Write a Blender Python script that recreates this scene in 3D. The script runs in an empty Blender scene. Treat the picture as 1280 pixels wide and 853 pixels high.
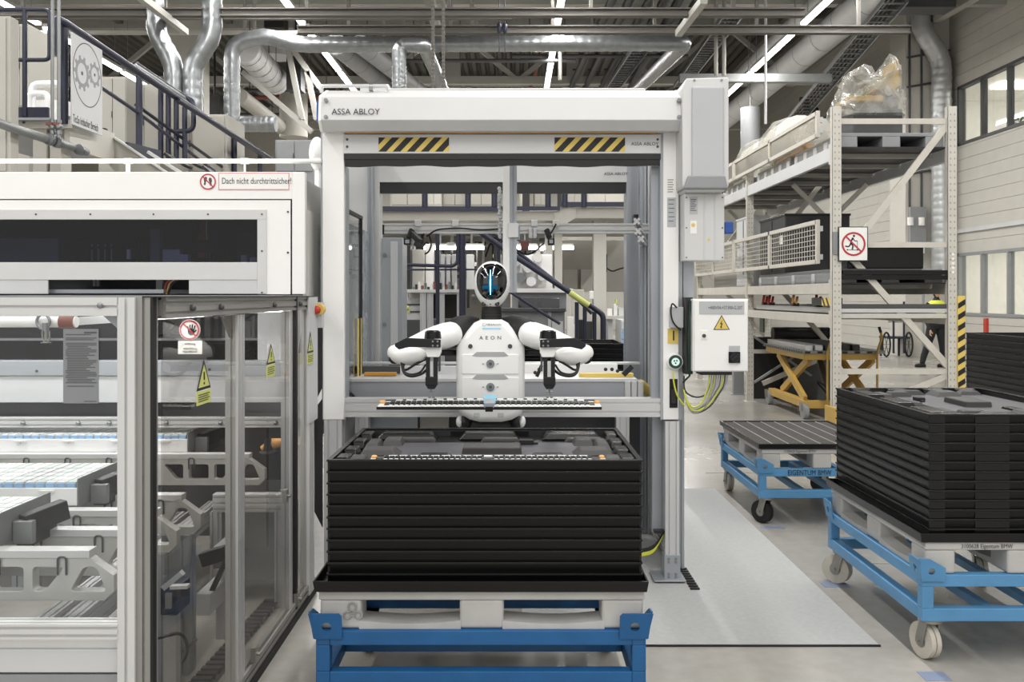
import bpy, bmesh, math, random
from mathutils import Vector, Matrix

SC = bpy.context.scene
COL = SC.collection
RND = random.Random(11)
PI = math.pi

# ------------------------------------------------------------------ camera
# eye 1.6 m above the floor at the origin, looking along +Y, level, with a shift lens
F = 1150.0          # focal length in pixels of the 1280-wide frame
EYE = 1.6
HX, HY = 640.0, 370.0
cam_data = bpy.data.cameras.new('camera')
cam_data.sensor_width = 36.0
cam_data.lens = 36.0 * F / 1280.0
cam_data.shift_y = -(426.5 - HY) / 1280.0
cam_data.clip_end = 200
cam = bpy.data.objects.new('camera', cam_data)
cam.location = (0, 0, EYE)
cam.rotation_euler = (PI / 2, 0, 0)
COL.objects.link(cam)
SC.camera = cam

# ------------------------------------------------------------------ world, lamps, exposure
world = bpy.data.worlds.new('hall_daylight')
SC.world = world
world.use_nodes = True
world.node_tree.nodes['Background'].inputs[0].default_value = (1.0, 0.985, 0.96, 1)
world.node_tree.nodes['Background'].inputs[1].default_value = 0.86
SC.view_settings.view_transform = 'Standard'
SC.view_settings.look = 'None'
SC.view_settings.gamma = 1.0
SC.view_settings.exposure = 0.24
SC.cycles.use_denoising = True
SC.cycles.max_bounces = 8
SC.cycles.transparent_max_bounces = 16

LIGHT_LINES = (-10.4, -4.6, 1.0, 6.4)      # X of the four rows of strip lamps under the roof
LIGHT_Z = 7.6
def strip_light(x, y0, y1, power):
    ld = bpy.data.lights.new('strip_light', 'AREA')
    ld.shape = 'RECTANGLE'; ld.size = 0.25; ld.size_y = y1 - y0
    ld.energy = power; ld.color = (1.0, 0.985, 0.96)
    lo = bpy.data.objects.new('strip_light', ld)
    lo.location = (x, (y0 + y1) / 2, LIGHT_Z - 0.09)
    COL.objects.link(lo)
for _x in LIGHT_LINES:
    strip_light(_x, -6.0, 6.0, 380)
    strip_light(_x, 6.0, 18.0, 430)
    strip_light(_x, 18.0, 40.0, 720)

# ------------------------------------------------------------------ helpers
def PX(px, d): return (px - HX) * d / F
def PZ(py, d): return EYE - (py - HY) * d / F
def P(px, py, d): return Vector((PX(px, d), d, PZ(py, d)))

def lin(h):
    h = h.lstrip('#')
    out = []
    for i in (0, 2, 4):
        c = int(h[i:i + 2], 16) / 255
        out.append(c / 12.92 if c <= 0.04045 else ((c + 0.055) / 1.055) ** 2.4)
    return tuple(out) + (1,)

MATS = {}
def mat(name, col, rough=0.5, metal=0.0, var=0.06, scale=6.0, bump=0.0, bscale=120.0, coat=0.0, stretch=None, emit=None, estr=0.0, spec=0.5):
    m = bpy.data.materials.new(name); m.use_nodes = True
    nt = m.node_tree; b = nt.nodes['Principled BSDF']
    c = lin(col) if isinstance(col, str) else tuple(col)
    b.inputs['Roughness'].default_value = rough
    b.inputs['Metallic'].default_value = metal
    if coat: b.inputs['Coat Weight'].default_value = coat
    tc = nt.nodes.new('ShaderNodeTexCoord')
    src = tc.outputs['Object']
    if stretch:
        mp = nt.nodes.new('ShaderNodeMapping'); mp.inputs['Scale'].default_value = stretch
        nt.links.new(src, mp.inputs['Vector']); src = mp.outputs['Vector']
    if var > 0:
        nz = nt.nodes.new('ShaderNodeTexNoise'); nz.inputs['Scale'].default_value = scale
        nz.inputs['Detail'].default_value = 4
        nt.links.new(src, nz.inputs['Vector'])
        rp = nt.nodes.new('ShaderNodeValToRGB')
        rp.color_ramp.elements[0].position = 0.3; rp.color_ramp.elements[1].position = 0.7
        rp.color_ramp.elements[0].color = tuple(max(0, x * (1 - var)) for x in c[:3]) + (1,)
        rp.color_ramp.elements[1].color = tuple(min(1, x * (1 + var)) for x in c[:3]) + (1,)
        nt.links.new(nz.outputs['Fac'], rp.inputs['Fac'])
        nt.links.new(rp.outputs['Color'], b.inputs['Base Color'])
    else:
        b.inputs['Base Color'].default_value = c
    if bump > 0:
        n2 = nt.nodes.new('ShaderNodeTexNoise'); n2.inputs['Scale'].default_value = bscale
        nt.links.new(src, n2.inputs['Vector'])
        bp = nt.nodes.new('ShaderNodeBump'); bp.inputs['Strength'].default_value = bump
        bp.inputs['Distance'].default_value = 0.002
        nt.links.new(n2.outputs['Fac'], bp.inputs['Height'])
        nt.links.new(bp.outputs['Normal'], b.inputs['Normal'])
    if emit:
        b.inputs['Emission Color'].default_value = lin(emit) if isinstance(emit, str) else emit
        b.inputs['Emission Strength'].default_value = estr
    b.inputs['Specular IOR Level'].default_value = spec
    MATS[name] = m
    return m

def glass_mat(name, tint, facing=0.06, rough=0.02, film=0.0, filmcol='#c8ccd0'):
    """thin pane: clear, with a fresnel reflection and an optional mottled diffuse film"""
    m = bpy.data.materials.new(name); m.use_nodes = True
    nt = m.node_tree; nt.nodes.remove(nt.nodes['Principled BSDF'])
    out = nt.nodes['Material Output']
    tr = nt.nodes.new('ShaderNodeBsdfTransparent'); tr.inputs[0].default_value = lin(tint)
    gl = nt.nodes.new('ShaderNodeBsdfGlossy'); gl.inputs['Roughness'].default_value = rough
    fr = nt.nodes.new('ShaderNodeFresnel'); fr.inputs['IOR'].default_value = 1.45
    mx = nt.nodes.new('ShaderNodeMixShader')
    ge = nt.nodes.new('ShaderNodeNewGeometry'); iv = nt.nodes.new('ShaderNodeMath'); iv.operation = 'SUBTRACT'; iv.inputs[0].default_value = 1.0
    nt.links.new(ge.outputs['Backfacing'], iv.inputs[1])
    mu = nt.nodes.new('ShaderNodeMath'); mu.operation = 'MULTIPLY'
    nt.links.new(fr.outputs[0], mu.inputs[0]); nt.links.new(iv.outputs[0], mu.inputs[1])
    nt.links.new(mu.outputs[0], mx.inputs[0]); nt.links.new(tr.outputs[0], mx.inputs[1]); nt.links.new(gl.outputs[0], mx.inputs[2])
    last = mx
    if film > 0:
        df = nt.nodes.new('ShaderNodeBsdfDiffuse'); df.inputs[0].default_value = lin(filmcol)
        nz = nt.nodes.new('ShaderNodeTexNoise'); nz.inputs['Scale'].default_value = 5; nz.inputs['Detail'].default_value = 8
        tc = nt.nodes.new('ShaderNodeTexCoord'); nt.links.new(tc.outputs['Object'], nz.inputs['Vector'])
        mr = nt.nodes.new('ShaderNodeMapRange'); mr.inputs['From Min'].default_value = 0.35; mr.inputs['From Max'].default_value = 0.75
        mr.inputs['To Min'].default_value = film * 0.4; mr.inputs['To Max'].default_value = film * 1.6
        nt.links.new(nz.outputs['Fac'], mr.inputs['Value'])
        m2 = nt.nodes.new('ShaderNodeMixShader')
        nt.links.new(mr.outputs[0], m2.inputs[0]); nt.links.new(mx.outputs[0], m2.inputs[1]); nt.links.new(df.outputs[0], m2.inputs[2])
        last = m2
    nt.links.new(last.outputs[0], out.inputs['Surface'])
    MATS[name] = m
    return m

def emat(name, col, strength):
    m = bpy.data.materials.new(name); m.use_nodes = True
    nt = m.node_tree; nt.nodes.remove(nt.nodes['Principled BSDF'])
    e = nt.nodes.new('ShaderNodeEmission'); e.inputs[0].default_value = lin(col); e.inputs[1].default_value = strength
    nt.links.new(e.outputs[0], nt.nodes['Material Output'].inputs['Surface'])
    MATS[name] = m
    return m

def tag(o, label=None, cat=None, group=None, kind=None):
    if label: o['label'] = label
    if cat: o['category'] = cat
    if group: o['group'] = group
    if kind: o['kind'] = kind
    return o

def thing(name, label, cat, loc=(0, 0, 0), rz=0.0, group=None, kind=None):
    o = bpy.data.objects.new(name, None)
    o.empty_display_size = 0.1
    COL.objects.link(o); o.location = loc; o.rotation_euler = (0, 0, rz)
    return tag(o, label, cat, group, kind)

def wloc(o):
    v = Vector((0, 0, 0))
    while o is not None:
        v += o.location; o = o.parent
    return v

def copy_tree(o, parent=None):
    c = o.copy(); COL.objects.link(c); c.parent = parent
    for ch in [x for x in KIDS.get(o.name, [])]:
        copy_tree(ch, c)
    KIDS.setdefault(c.name, [])
    if parent is not None: KIDS.setdefault(parent.name, []).append(c)
    return c
KIDS = {}

def perp(ax):
    ax = ax.normalized()
    up = Vector((0, 0, 1)) if abs(ax.z) < 0.95 else Vector((0, 1, 0))
    u = up.cross(ax).normalized()
    return u, ax.cross(u).normalized()

def fillet(pts, r, n=5):
    pts = [Vector(p) for p in pts]
    out = [pts[0]]
    for i in range(1, len(pts) - 1):
        a, b, c = pts[i - 1], pts[i], pts[i + 1]
        d1, d2 = (a - b), (c - b)
        rr = min(r, d1.length * 0.49, d2.length * 0.49)
        p, q = b + d1.normalized() * rr, b + d2.normalized() * rr
        for k in range(n + 1):
            t = k / n
            out.append(p * (1 - t) ** 2 + b * 2 * t * (1 - t) + q * t * t)
    out.append(pts[-1])
    return out

class MB:
    """collects shapes in world (or prototype) coordinates and links them as one mesh object"""
    def __init__(self): self.v = []; self.f = []; self.m = []; self.k = 0; self.s = []; self.sm = False
    def add(self, vs, fs, smooth=None):
        n = len(self.v); self.v += [tuple(p) for p in vs]
        for f in fs:
            self.f.append(tuple(i + n for i in f)); self.m.append(self.k); self.s.append(self.sm if smooth is None else smooth)
        return self
    def box(self, x0, x1, y0, y1, z0, z1):
        x0, x1 = min(x0, x1), max(x0, x1); y0, y1 = min(y0, y1), max(y0, y1); z0, z1 = min(z0, z1), max(z0, z1)
        vs = [(x0, y0, z0), (x1, y0, z0), (x1, y1, z0), (x0, y1, z0), (x0, y0, z1), (x1, y0, z1), (x1, y1, z1), (x0, y1, z1)]
        return self.add(vs, [(0, 3, 2, 1), (4, 5, 6, 7), (0, 1, 5, 4), (1, 2, 6, 5), (2, 3, 7, 6), (3, 0, 4, 7)], False)
    def bar(self, p, q, w, h, up=None):
        """rectangular bar from p to q; w across, h along up"""
        p, q = Vector(p), Vector(q); ax = (q - p).normalized()
        if up is None: u, v = perp(ax)
        else:
            u = Vector(up).cross(ax).normalized(); v = ax.cross(u).normalized()
        vs = []
        for c in (p, q):
            for a, b in ((-1, -1), (1, -1), (1, 1), (-1, 1)):
                vs.append(c + u * (a * w / 2) + v * (b * h / 2))
        return self.add(vs, [(3, 2, 1, 0), (4, 5, 6, 7), (0, 1, 5, 4), (1, 2, 6, 5), (2, 3, 7, 6), (3, 0, 4, 7)], False)
    def cyl(self, p, q, r, n=16, r2=None, cap=True):
        p, q = Vector(p), Vector(q); u, v = perp(q - p); r2 = r if r2 is None else r2
        vs = []
        for c, rr in ((p, r), (q, r2)):
            for i in range(n):
                a = 2 * PI * i / n; vs.append(c + u * math.cos(a) * rr + v * math.sin(a) * rr)
        self.add(vs, [(i, (i + 1) % n, n + (i + 1) % n, n + i) for i in range(n)], True)
        if cap: self.add(vs, [tuple(reversed(range(n))), tuple(range(n, 2 * n))], False)
        return self
    def tube(self, pts, r, n=10, fil=0.0, closed=False, rs=None):
        pts = [Vector(p) for p in pts]
        if fil: pts = fillet(pts, fil)
        vs = []; L = len(pts); u = None
        for i, p in enumerate(pts):
            a = pts[i - 1] if i > 0 else (pts[-1] if closed else p)
            b = pts[(i + 1) % L] if (i < L - 1 or closed) else p
            t = (b - a).normalized()
            if u is None: u, v = perp(t)
            else:
                u = (u - t * u.dot(t)).normalized(); v = t.cross(u).normalized()
            rr = rs[i] if rs else r
            for k in range(n):
                an = 2 * PI * k / n; vs.append(p + u * math.cos(an) * rr + v * math.sin(an) * rr)
        fs = []
        for i in range(L if closed else L - 1):
            j = (i + 1) % L
            for k in range(n): fs.append((i * n + k, i * n + (k + 1) % n, j * n + (k + 1) % n, j * n + k))
        self.add(vs, fs, True)
        if not closed: self.add(vs, [tuple(reversed(range(n))), tuple(range((L - 1) * n, L * n))], False)
        return self
    def ball(self, c, rx, ry=None, rz=None, n=20, m=12, rot=None):
        ry = rx if ry is None else ry; rz = rx if rz is None else rz; c = Vector(c); vs = []; fs = []
        for i in range(m + 1):
            t = PI * i / m
            for k in range(n):
                a = 2 * PI * k / n
                p = Vector((rx * math.sin(t) * math.cos(a), ry * math.sin(t) * math.sin(a), rz * math.cos(t)))
                if rot is not None: p = rot @ p
                vs.append(c + p)
        for i in range(m):
            for k in range(n): fs.append((i * n + k, (i + 1) * n + k, (i + 1) * n + (k + 1) % n, i * n + (k + 1) % n))
        return self.add(vs, fs, True)
    def prism(self, poly, o, ux, uy, t):
        """polygon (2D) placed at o with axes ux, uy, thickened by vector t"""
        o, ux, uy, t = Vector(o), Vector(ux), Vector(uy), Vector(t); n = len(poly)
        vs = [o + ux * a + uy * b for a, b in poly] + [o + ux * a + uy * b + t for a, b in poly]
        fs = [tuple(range(n)), tuple(reversed(range(n, 2 * n)))]
        fs += [(i, n + i, n + (i + 1) % n, (i + 1) % n) for i in range(n)]
        return self.add(vs, fs, False)
    def profile(self, p, q, w, h, up=(0, 0, 1), slot=0.04, sw=0.009, sd=0.008):
        """grooved aluminium extrusion from p to q"""
        p, q = Vector(p), Vector(q); ax = (q - p).normalized()
        v = Vector(up); v = (v - ax * v.dot(ax)).normalized(); u = v.cross(ax).normalized()
        def side(L):
            n = max(1, round(L / slot)); out = [-L / 2]
            pts = []
            for i in range(n):
                c = -L / 2 + (i + .5) * L / n
                pts += [(c - sw / 2, 0), (c - sw / 2, sd), (c + sw / 2, sd), (c + sw / 2, 0)]
            return [(-L / 2, 0)] + pts
        poly = []
        for a, d in side(w): poly.append((a, -h / 2 + d))
        for a, d in side(h): poly.append((w / 2 - d, a))
        for a, d in side(w): poly.append((-a, h / 2 - d))
        for a, d in side(h): poly.append((-w / 2 + d, -a))
        n = len(poly)
        vs = [p + u * a + v * b for a, b in poly] + [q + u * a + v * b for a, b in poly]
        fs = [(i, (i + 1) % n, n + (i + 1) % n, n + i) for i in range(n)]
        self.add(vs, fs, False)
        return self.add(vs, [tuple(reversed(range(n))), tuple(range(n, 2 * n))], False)
    def build(self, name, mats, parent=None, bevel=0.0, seg=2, sub=0, angle=40):
        if not isinstance(mats, (list, tuple)): mats = [mats]
        me = bpy.data.meshes.new(name)
        if parent is not None: off = wloc(parent)
        else:
            xs, ys, zs = zip(*self.v)
            off = Vector(((min(xs) + max(xs)) / 2, (min(ys) + max(ys)) / 2, min(zs)))
        me.from_pydata([(a - off.x, b - off.y, c - off.z) for a, b, c in self.v], [], self.f)
        me.polygons.foreach_set('material_index', self.m)
        me.polygons.foreach_set('use_smooth', self.s)
        for m in mats: me.materials.append(MATS[m] if isinstance(m, str) else m)
        me.update()
        o = bpy.data.objects.new(name, me); COL.objects.link(o)
        if parent is not None:
            o.parent = parent; KIDS.setdefault(parent.name, []).append(o)
        else: o.location = off
        if bevel > 0:
            b = o.modifiers.new('edge', 'BEVEL'); b.width = bevel; b.segments = seg; b.limit_method = 'ANGLE'; b.angle_limit = math.radians(angle)
            b.harden_normals = False
        if sub:
            s = o.modifiers.new('sub', 'SUBSURF'); s.levels = sub; s.render_levels = sub
        return o

def plate(name, outer, holes, o, ux, uy, t, m, parent=None, bevel=0.0):
    """flat plate with cut-outs"""
    o, ux, uy, t = Vector(o), Vector(ux), Vector(uy), Vector(t)
    bm = bmesh.new(); edges = []
    for loop in [outer] + list(holes):
        vs = [bm.verts.new(o + ux * a + uy * b) for a, b in loop]
        for i in range(len(vs)): edges.append(bm.edges.new((vs[i], vs[(i + 1) % len(vs)])))
    r = bmesh.ops.triangle_fill(bm, use_beauty=True, use_dissolve=False, edges=edges, normal=ux.cross(uy))
    fc = [g for g in r['geom'] if isinstance(g, bmesh.types.BMFace)]
    ex = bmesh.ops.extrude_face_region(bm, geom=fc)
    bmesh.ops.translate(bm, vec=t, verts=[g for g in ex['geom'] if isinstance(g, bmesh.types.BMVert)])
    bmesh.ops.recalc_face_normals(bm, faces=bm.faces[:])
    if parent is not None: off = wloc(parent)
    else:
        off = sum((v.co for v in bm.verts), Vector()) / len(bm.verts)
    bmesh.ops.translate(bm, vec=-off, verts=bm.verts[:])
    me = bpy.data.meshes.new(name); bm.to_mesh(me); bm.free()
    me.materials.append(MATS[m]); ob = bpy.data.objects.new(name, me); COL.objects.link(ob)
    if parent is not None: ob.parent = parent; KIDS.setdefault(parent.name, []).append(ob)
    else: ob.location = off
    if bevel:
        b = ob.modifiers.new('edge', 'BEVEL'); b.width = bevel; b.segments = 2; b.limit_method = 'ANGLE'
    return ob

def circ(cx, cy, r, n=20, ry=None):
    return [(cx + r * math.cos(2 * PI * i / n), cy + (ry or r) * math.sin(2 * PI * i / n)) for i in range(n)]

def rrect(x0, x1, y0, y1, r, n=4):
    out = []
    for cx, cy, a0 in ((x1 - r, y0 + r, -PI / 2), (x1 - r, y1 - r, 0), (x0 + r, y1 - r, PI / 2), (x0 + r, y0 + r, PI)):
        for i in range(n + 1):
            a = a0 + PI / 2 * i / n; out.append((cx + r * math.cos(a), cy + r * math.sin(a)))
    return out

def lettering(text, loc, size, m, parent, rot=(PI / 2, 0, 0), align='LEFT', sx=1.0, space=1.0, name='lettering'):
    cu = bpy.data.curves.new(name, 'FONT'); cu.body = text; cu.size = size; cu.extrude = 0.0004
    cu.align_x = align; cu.align_y = 'CENTER'; cu.space_character = space; cu.resolution_u = 3
    tmp = bpy.data.objects.new(name, cu); cu.materials.append(MATS[m]); COL.objects.link(tmp)
    bpy.context.view_layer.update()
    me = bpy.data.meshes.new_from_object(tmp.evaluated_get(bpy.context.evaluated_depsgraph_get()))
    bpy.data.objects.remove(tmp); bpy.data.curves.remove(cu)
    o = bpy.data.objects.new(name, me); COL.objects.link(o)
    off = wloc(parent) if parent is not None else Vector((0, 0, 0))
    o.location = Vector(loc) - off; o.rotation_euler = rot; o.scale = (sx, 1, 1)
    if parent is not None: o.parent = parent; KIDS.setdefault(parent.name, []).append(o)
    return o

FX, FZ, FT = Vector((1, 0, 0)), Vector((0, 0, 1)), Vector((0, 0.002, 0))   # axes of a face turned to the camera

# ------------------------------------------------------------------ materials
mat('alu', '#cfcfcf', 0.38, 0.55, 0.03, 3, stretch=(1, 1, 1))
mat('alu_bright', '#cccccb', 0.45, 0.12, 0.03, 3)
mat('alu_grey', '#a4a8ad', 0.42, 0.45, 0.04, 3)
mat('alu_bronze', '#9a9895', 0.4, 0.5, 0.05, 3)
mat('galv', '#8f9294', 0.32, 0.8, 0.12, 9)
mat('galv_dull', '#8f9191', 0.45, 0.6, 0.10, 6)
mat('white_paint', '#eeedeb', 0.42, 0, 0.02, 2)
mat('white_gloss', '#efefee', 0.22, 0, 0.01, 2, coat=0.3)
mat('robot_white', '#f2f2f0', 0.3, 0, 0.012, 3, coat=0.25)
mat('robot_grey', '#a9aaaa', 0.45, 0, 0.03, 5)
mat('cream_paint', '#c3c0b8', 0.5, 0, 0.03, 2)
mat('beige_paint', '#a7a49c', 0.55, 0, 0.04, 2)
mat('rack_paint', '#c6c2b8', 0.5, 0, 0.05, 8)
mat('light_grey', '#c6c7c8', 0.45, 0, 0.03, 3)
mat('mid_grey', '#8d8f91', 0.5, 0, 0.05, 4)
mat('dark_grey', '#47484a', 0.5, 0, 0.08, 4)
mat('steel_beam', '#625f5a', 0.55, 0.1, 0.06, 3)
mat('roof_deck', '#55534e', 0.6, 0, 0.05, 1)
mat('truss_white', '#a3a19b', 0.5, 0, 0.03, 2)
mat('charcoal', '#212122', 0.5, 0, 0.08, 6)
mat('black_plastic', '#0c0c0d', 0.27, 0, 0.10, 5, bump=0.15, bscale=220, spec=0.35)
mat('black_tray', '#070708', 0.33, 0, 0.12, 4, bump=0.12, bscale=300, spec=0.3)
mat('insert_grey', '#323130', 0.55, 0, 0.10, 12, bump=0.2, bscale=300)
mat('black_rubber', '#121212', 0.6, 0, 0.1, 8)
mat('black_metal', '#1d1d1f', 0.35, 0.3, 0.05, 8)
mat('navy', '#25283a', 0.4, 0, 0.05, 5)
mat('trolley_blue', '#14568a', 0.42, 0, 0.10, 9, bump=0.1, bscale=60)
mat('trolley_light', '#5189b4', 0.42, 0, 0.08, 9, bump=0.1, bscale=60)
mat('pallet_grey', '#b3b2af', 0.6, 0, 0.10, 6, bump=0.25, bscale=90)
mat('pallet_dark', '#8f8f8d', 0.6, 0, 0.10, 6)
mat('wheel_grey', '#b9b3a8', 0.6, 0, 0.12, 9)
mat('zinc', '#96958f', 0.35, 0.7, 0.08, 9)
mat('yellow_lift', '#bd9a4c', 0.45, 0, 0.08, 5)
mat('sticker_yellow', '#dcc162', 0.5, 0, 0.04, 8)
mat('amber', '#c08a2c', 0.4, 0, 0.08, 4)
mat('lime', '#c3c872', 0.5, 0, 0.05, 5)
mat('cable_yellow', '#cdd23c', 0.45, 0, 0.08, 8)
mat('black_ink', '#151515', 0.5, 0, 0, 1)
mat('grey_ink', '#4f5153', 0.5, 0, 0, 1)
mat('red_ink', '#b3303f', 0.5, 0, 0.04, 8)
mat('soft_red', '#d98d93', 0.5, 0, 0.04, 8)
mat('red_paint', '#b83a2c', 0.4, 0, 0.05, 8)
mat('paper', '#ecebe7', 0.6, 0, 0.02, 8)
mat('notice_grey', '#808385', 0.5, 0, 0.03, 6)
mat('label_grey', '#b4b6b8', 0.5, 0, 0.03, 6)
mat('pale_blue', '#8fb3d9', 0.45, 0, 0.10, 30)
mat('part_white', '#dfe0dd', 0.4, 0, 0.04, 20)
mat('part_green', '#cdd6d2', 0.3, 0.1, 0.06, 20)
mat('cast_alu', '#c9c8c5', 0.42, 0.4, 0.07, 10, bump=0.15, bscale=50)
mat('orange', '#dba25c', 0.5, 0, 0.05, 8)
mat('machine_dark', '#2a2d38', 0.4, 0, 0.25, 3)
mat('green_ring', '#1d3a30', 0.3, 0, 0.03, 5)
mat('motor_blue', '#27509c', 0.4, 0, 0.05, 5)
mat('cloth_black', '#1c1d20', 0.8, 0, 0.1, 20)
mat('skin', '#c79a7d', 0.5, 0, 0.04, 8)
mat('vest_yellow', '#d6e04a', 0.6, 0, 0.05, 8)
mat('leaf', '#5d6b4c', 0.5, 0, 0.2, 9)
mat('shadow_gap', '#1a1a1a', 0.8, 0, 0, 1)
mat('mat_grey', '#a8a9a8', 0.7, 0, 0.05, 40, bump=0.5, bscale=400)
mat('tape_blue', '#76829a', 0.6, 0, 0.06, 9)
mat('floor_strip', '#9c9890', 0.5, 0, 0.06, 9)
mat('rust_pipe', '#7c4a40', 0.5, 0, 0.08, 8)
emat('lamp_glow', '#fff8ee', 9.0)
emat('machine_lamp', '#ffffff', 7.0)
emat('lamp_soft', '#fff6ea', 9.0)
emat('cyan_glow', '#6fe0ff', 5.0)
emat('cyan_dim', '#2b8fc4', 0.3)
emat('cyan_pale', '#a4dcf2', 0.8)
emat('ring_glow', '#d6efe4', 0.9)
glass_mat('pane_clear', '#fafbfb', film=0.015)
glass_mat('pane_smoke', '#efeeec', film=0.035, filmcol='#9a9894')
glass_mat('pane_window', '#f4f7f7', film=0.02)
glass_mat('pane_tint', '#b9bdcc', film=0.01, filmcol='#30323c')
glass_mat('shrink_wrap', '#e9e9e4', film=0.28, filmcol='#dddbd5', rough=0.12)
glass_mat('pane_reflection', '#f2f5f7', film=0.4, filmcol='#c2c8cf')  # pale film colour stands in for reflections on the clear cell glass
mat('duct_light', '#b9bbbb', 0.34, 0.4, 0.08, 6)
mat('cover_grey', '#b3b5b7', 0.45, 0, 0.03, 3)
mat('rib_grey', '#6b6864', 0.6, 0, 0.06, 8)
glass_mat('net', '#dcd9d0', film=0.04, filmcol='#cfcabd', rough=0.3)
# ------------------------------------------------------------------ the hall: floor, walls, roof
WALL_X, LEFT_X, BACK_Y, ROOF_Z, NEAR_Y = 11.5, -24.0, 44.0, 10.6, -7.0

def floor_mat():
    m = bpy.data.materials.new('polished_concrete'); m.use_nodes = True
    nt = m.node_tree; b = nt.nodes['Principled BSDF']
    tc = nt.nodes.new('ShaderNodeTexCoord')
    n1 = nt.nodes.new('ShaderNodeTexNoise'); n1.inputs['Scale'].default_value = 0.9; n1.inputs['Detail'].default_value = 8
    n2 = nt.nodes.new('ShaderNodeTexNoise'); n2.inputs['Scale'].default_value = 14; n2.inputs['Detail'].default_value = 6
    for n in (n1, n2): nt.links.new(tc.outputs['Object'], n.inputs['Vector'])
    ad = nt.nodes.new('ShaderNodeMath'); ad.operation = 'MULTIPLY_ADD'
    nt.links.new(n2.outputs['Fac'], ad.inputs[0]); ad.inputs[1].default_value = 0.35
    nt.links.new(n1.outputs['Fac'], ad.inputs[2])
    r = nt.nodes.new('ShaderNodeValToRGB')
    r.color_ramp.elements[0].position = 0.45; r.color_ramp.elements[0].color = lin('#8f8c85')
    r.color_ramp.elements[1].position = 0.9; r.color_ramp.elements[1].color = lin('#a9a6a0')
    nt.links.new(ad.outputs[0], r.inputs['Fac']); nt.links.new(r.outputs['Color'], b.inputs['Base Color'])
    mr = nt.nodes.new('ShaderNodeMapRange'); mr.inputs['To Min'].default_value = 0.16; mr.inputs['To Max'].default_value = 0.34
    nt.links.new(n1.outputs['Fac'], mr.inputs['Value']); nt.links.new(mr.outputs[0], b.inputs['Roughness'])
    MATS['floor'] = m
floor_mat()
b = MB(); b.box(LEFT_X, WALL_X + 6, NEAR_Y, BACK_Y, -0.3, 0.0)
tag(b.build('floor', 'floor'), 'polished grey concrete hall floor', kind='structure')
b = MB(); b.box(2.95, 3.0, 3.0, 7.2, 0.0, 0.0025)
b.box(1.9, 2.6, 5.49, 5.505, 0.0, 0.003); b.box(1.75, 11, 8.3, 8.31, 0, 0.003)
tag(b.build('trim_1', 'floor_strip'), 'grey joint strips set flush in the concrete floor', kind='structure')
for i, (px, py, w, h) in enumerate(((1043, 731, .14, .10), (1168, 846, .11, .09), (966, 660, .16, .06))):
    d = F * EYE / (py - HY)
    b = MB(); b.box(PX(px, d) - w / 2, PX(px, d) + w / 2, d - h / 2, d + h / 2, 0.0, 0.002)
    tag(b.build('floor_marker', 'tape_blue'),
        ('blue tape marker on the floor left of the loaded right trolley', 'blue tape marker on the floor under the front wheel of the right trolley',
         'faded blue tape marker on the floor before the empty trolley')[i], 'marker', 'blue tape marks on the floor')

# right wall: cladding panels with recessed joints, two window bands with rooms behind
wall = tag(bpy.data.objects.new('wall_right', None), 'white clad hall wall with window bands', kind='structure'); COL.objects.link(wall)
wall.location = (WALL_X, 0, 0)
W1 = (PZ(183, 23.7), PZ(109, 23.7)); W2 = (PZ(394, 23.7), PZ(317, 23.7)); WY = (8.0, 23.7)
b = MB(); b.box(WALL_X + .10, WALL_X + .2, NEAR_Y, 23.7, W2[1], W1[0]); b.box(WALL_X + .10, WALL_X + .2, NEAR_Y, 23.7, W1[1], ROOF_Z)
b.box(WALL_X + .1, WALL_X + .2, NEAR_Y, 23.7, 0, W2[0]); b.box(WALL_X + .1, WALL_X + .2, 23.7, BACK_Y, 0, ROOF_Z)
b.box(WALL_X + .1, WALL_X + .2, NEAR_Y, WY[0], 0, ROOF_Z)
b.build('wall_core', 'beige_paint', wall)
z = 0.0; step = 0.3
mat('cladding', '#bfbcb4', 0.5, 0, 0.03, 3)
zs = []
while z < ROOF_Z - 0.05:
    z1 = min(z + step, ROOF_Z)
    for a, c in ((W2[0], W2[1]), (W1[0], W1[1])):
        if z < a < z1: z1 = a
        elif z < c < z1: z1 = c
    zs.append((z, z1)); z = z1
for z0, z1 in zs:
    if z1 - z0 < 0.02: continue
    inwin = any(a - 1e-4 <= z0 and z1 <= c + 1e-4 for a, c in (W1, W2))
    for y0, y1 in (((NEAR_Y, WY[0]), (23.7, BACK_Y)) if inwin else ((NEAR_Y, BACK_Y),)):
        b = MB(); b.box(WALL_X, WALL_X + .1, y0, y1, z0 + .004, z1 - .004)
        b.build('cladding_panel', 'cladding', wall)
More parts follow.
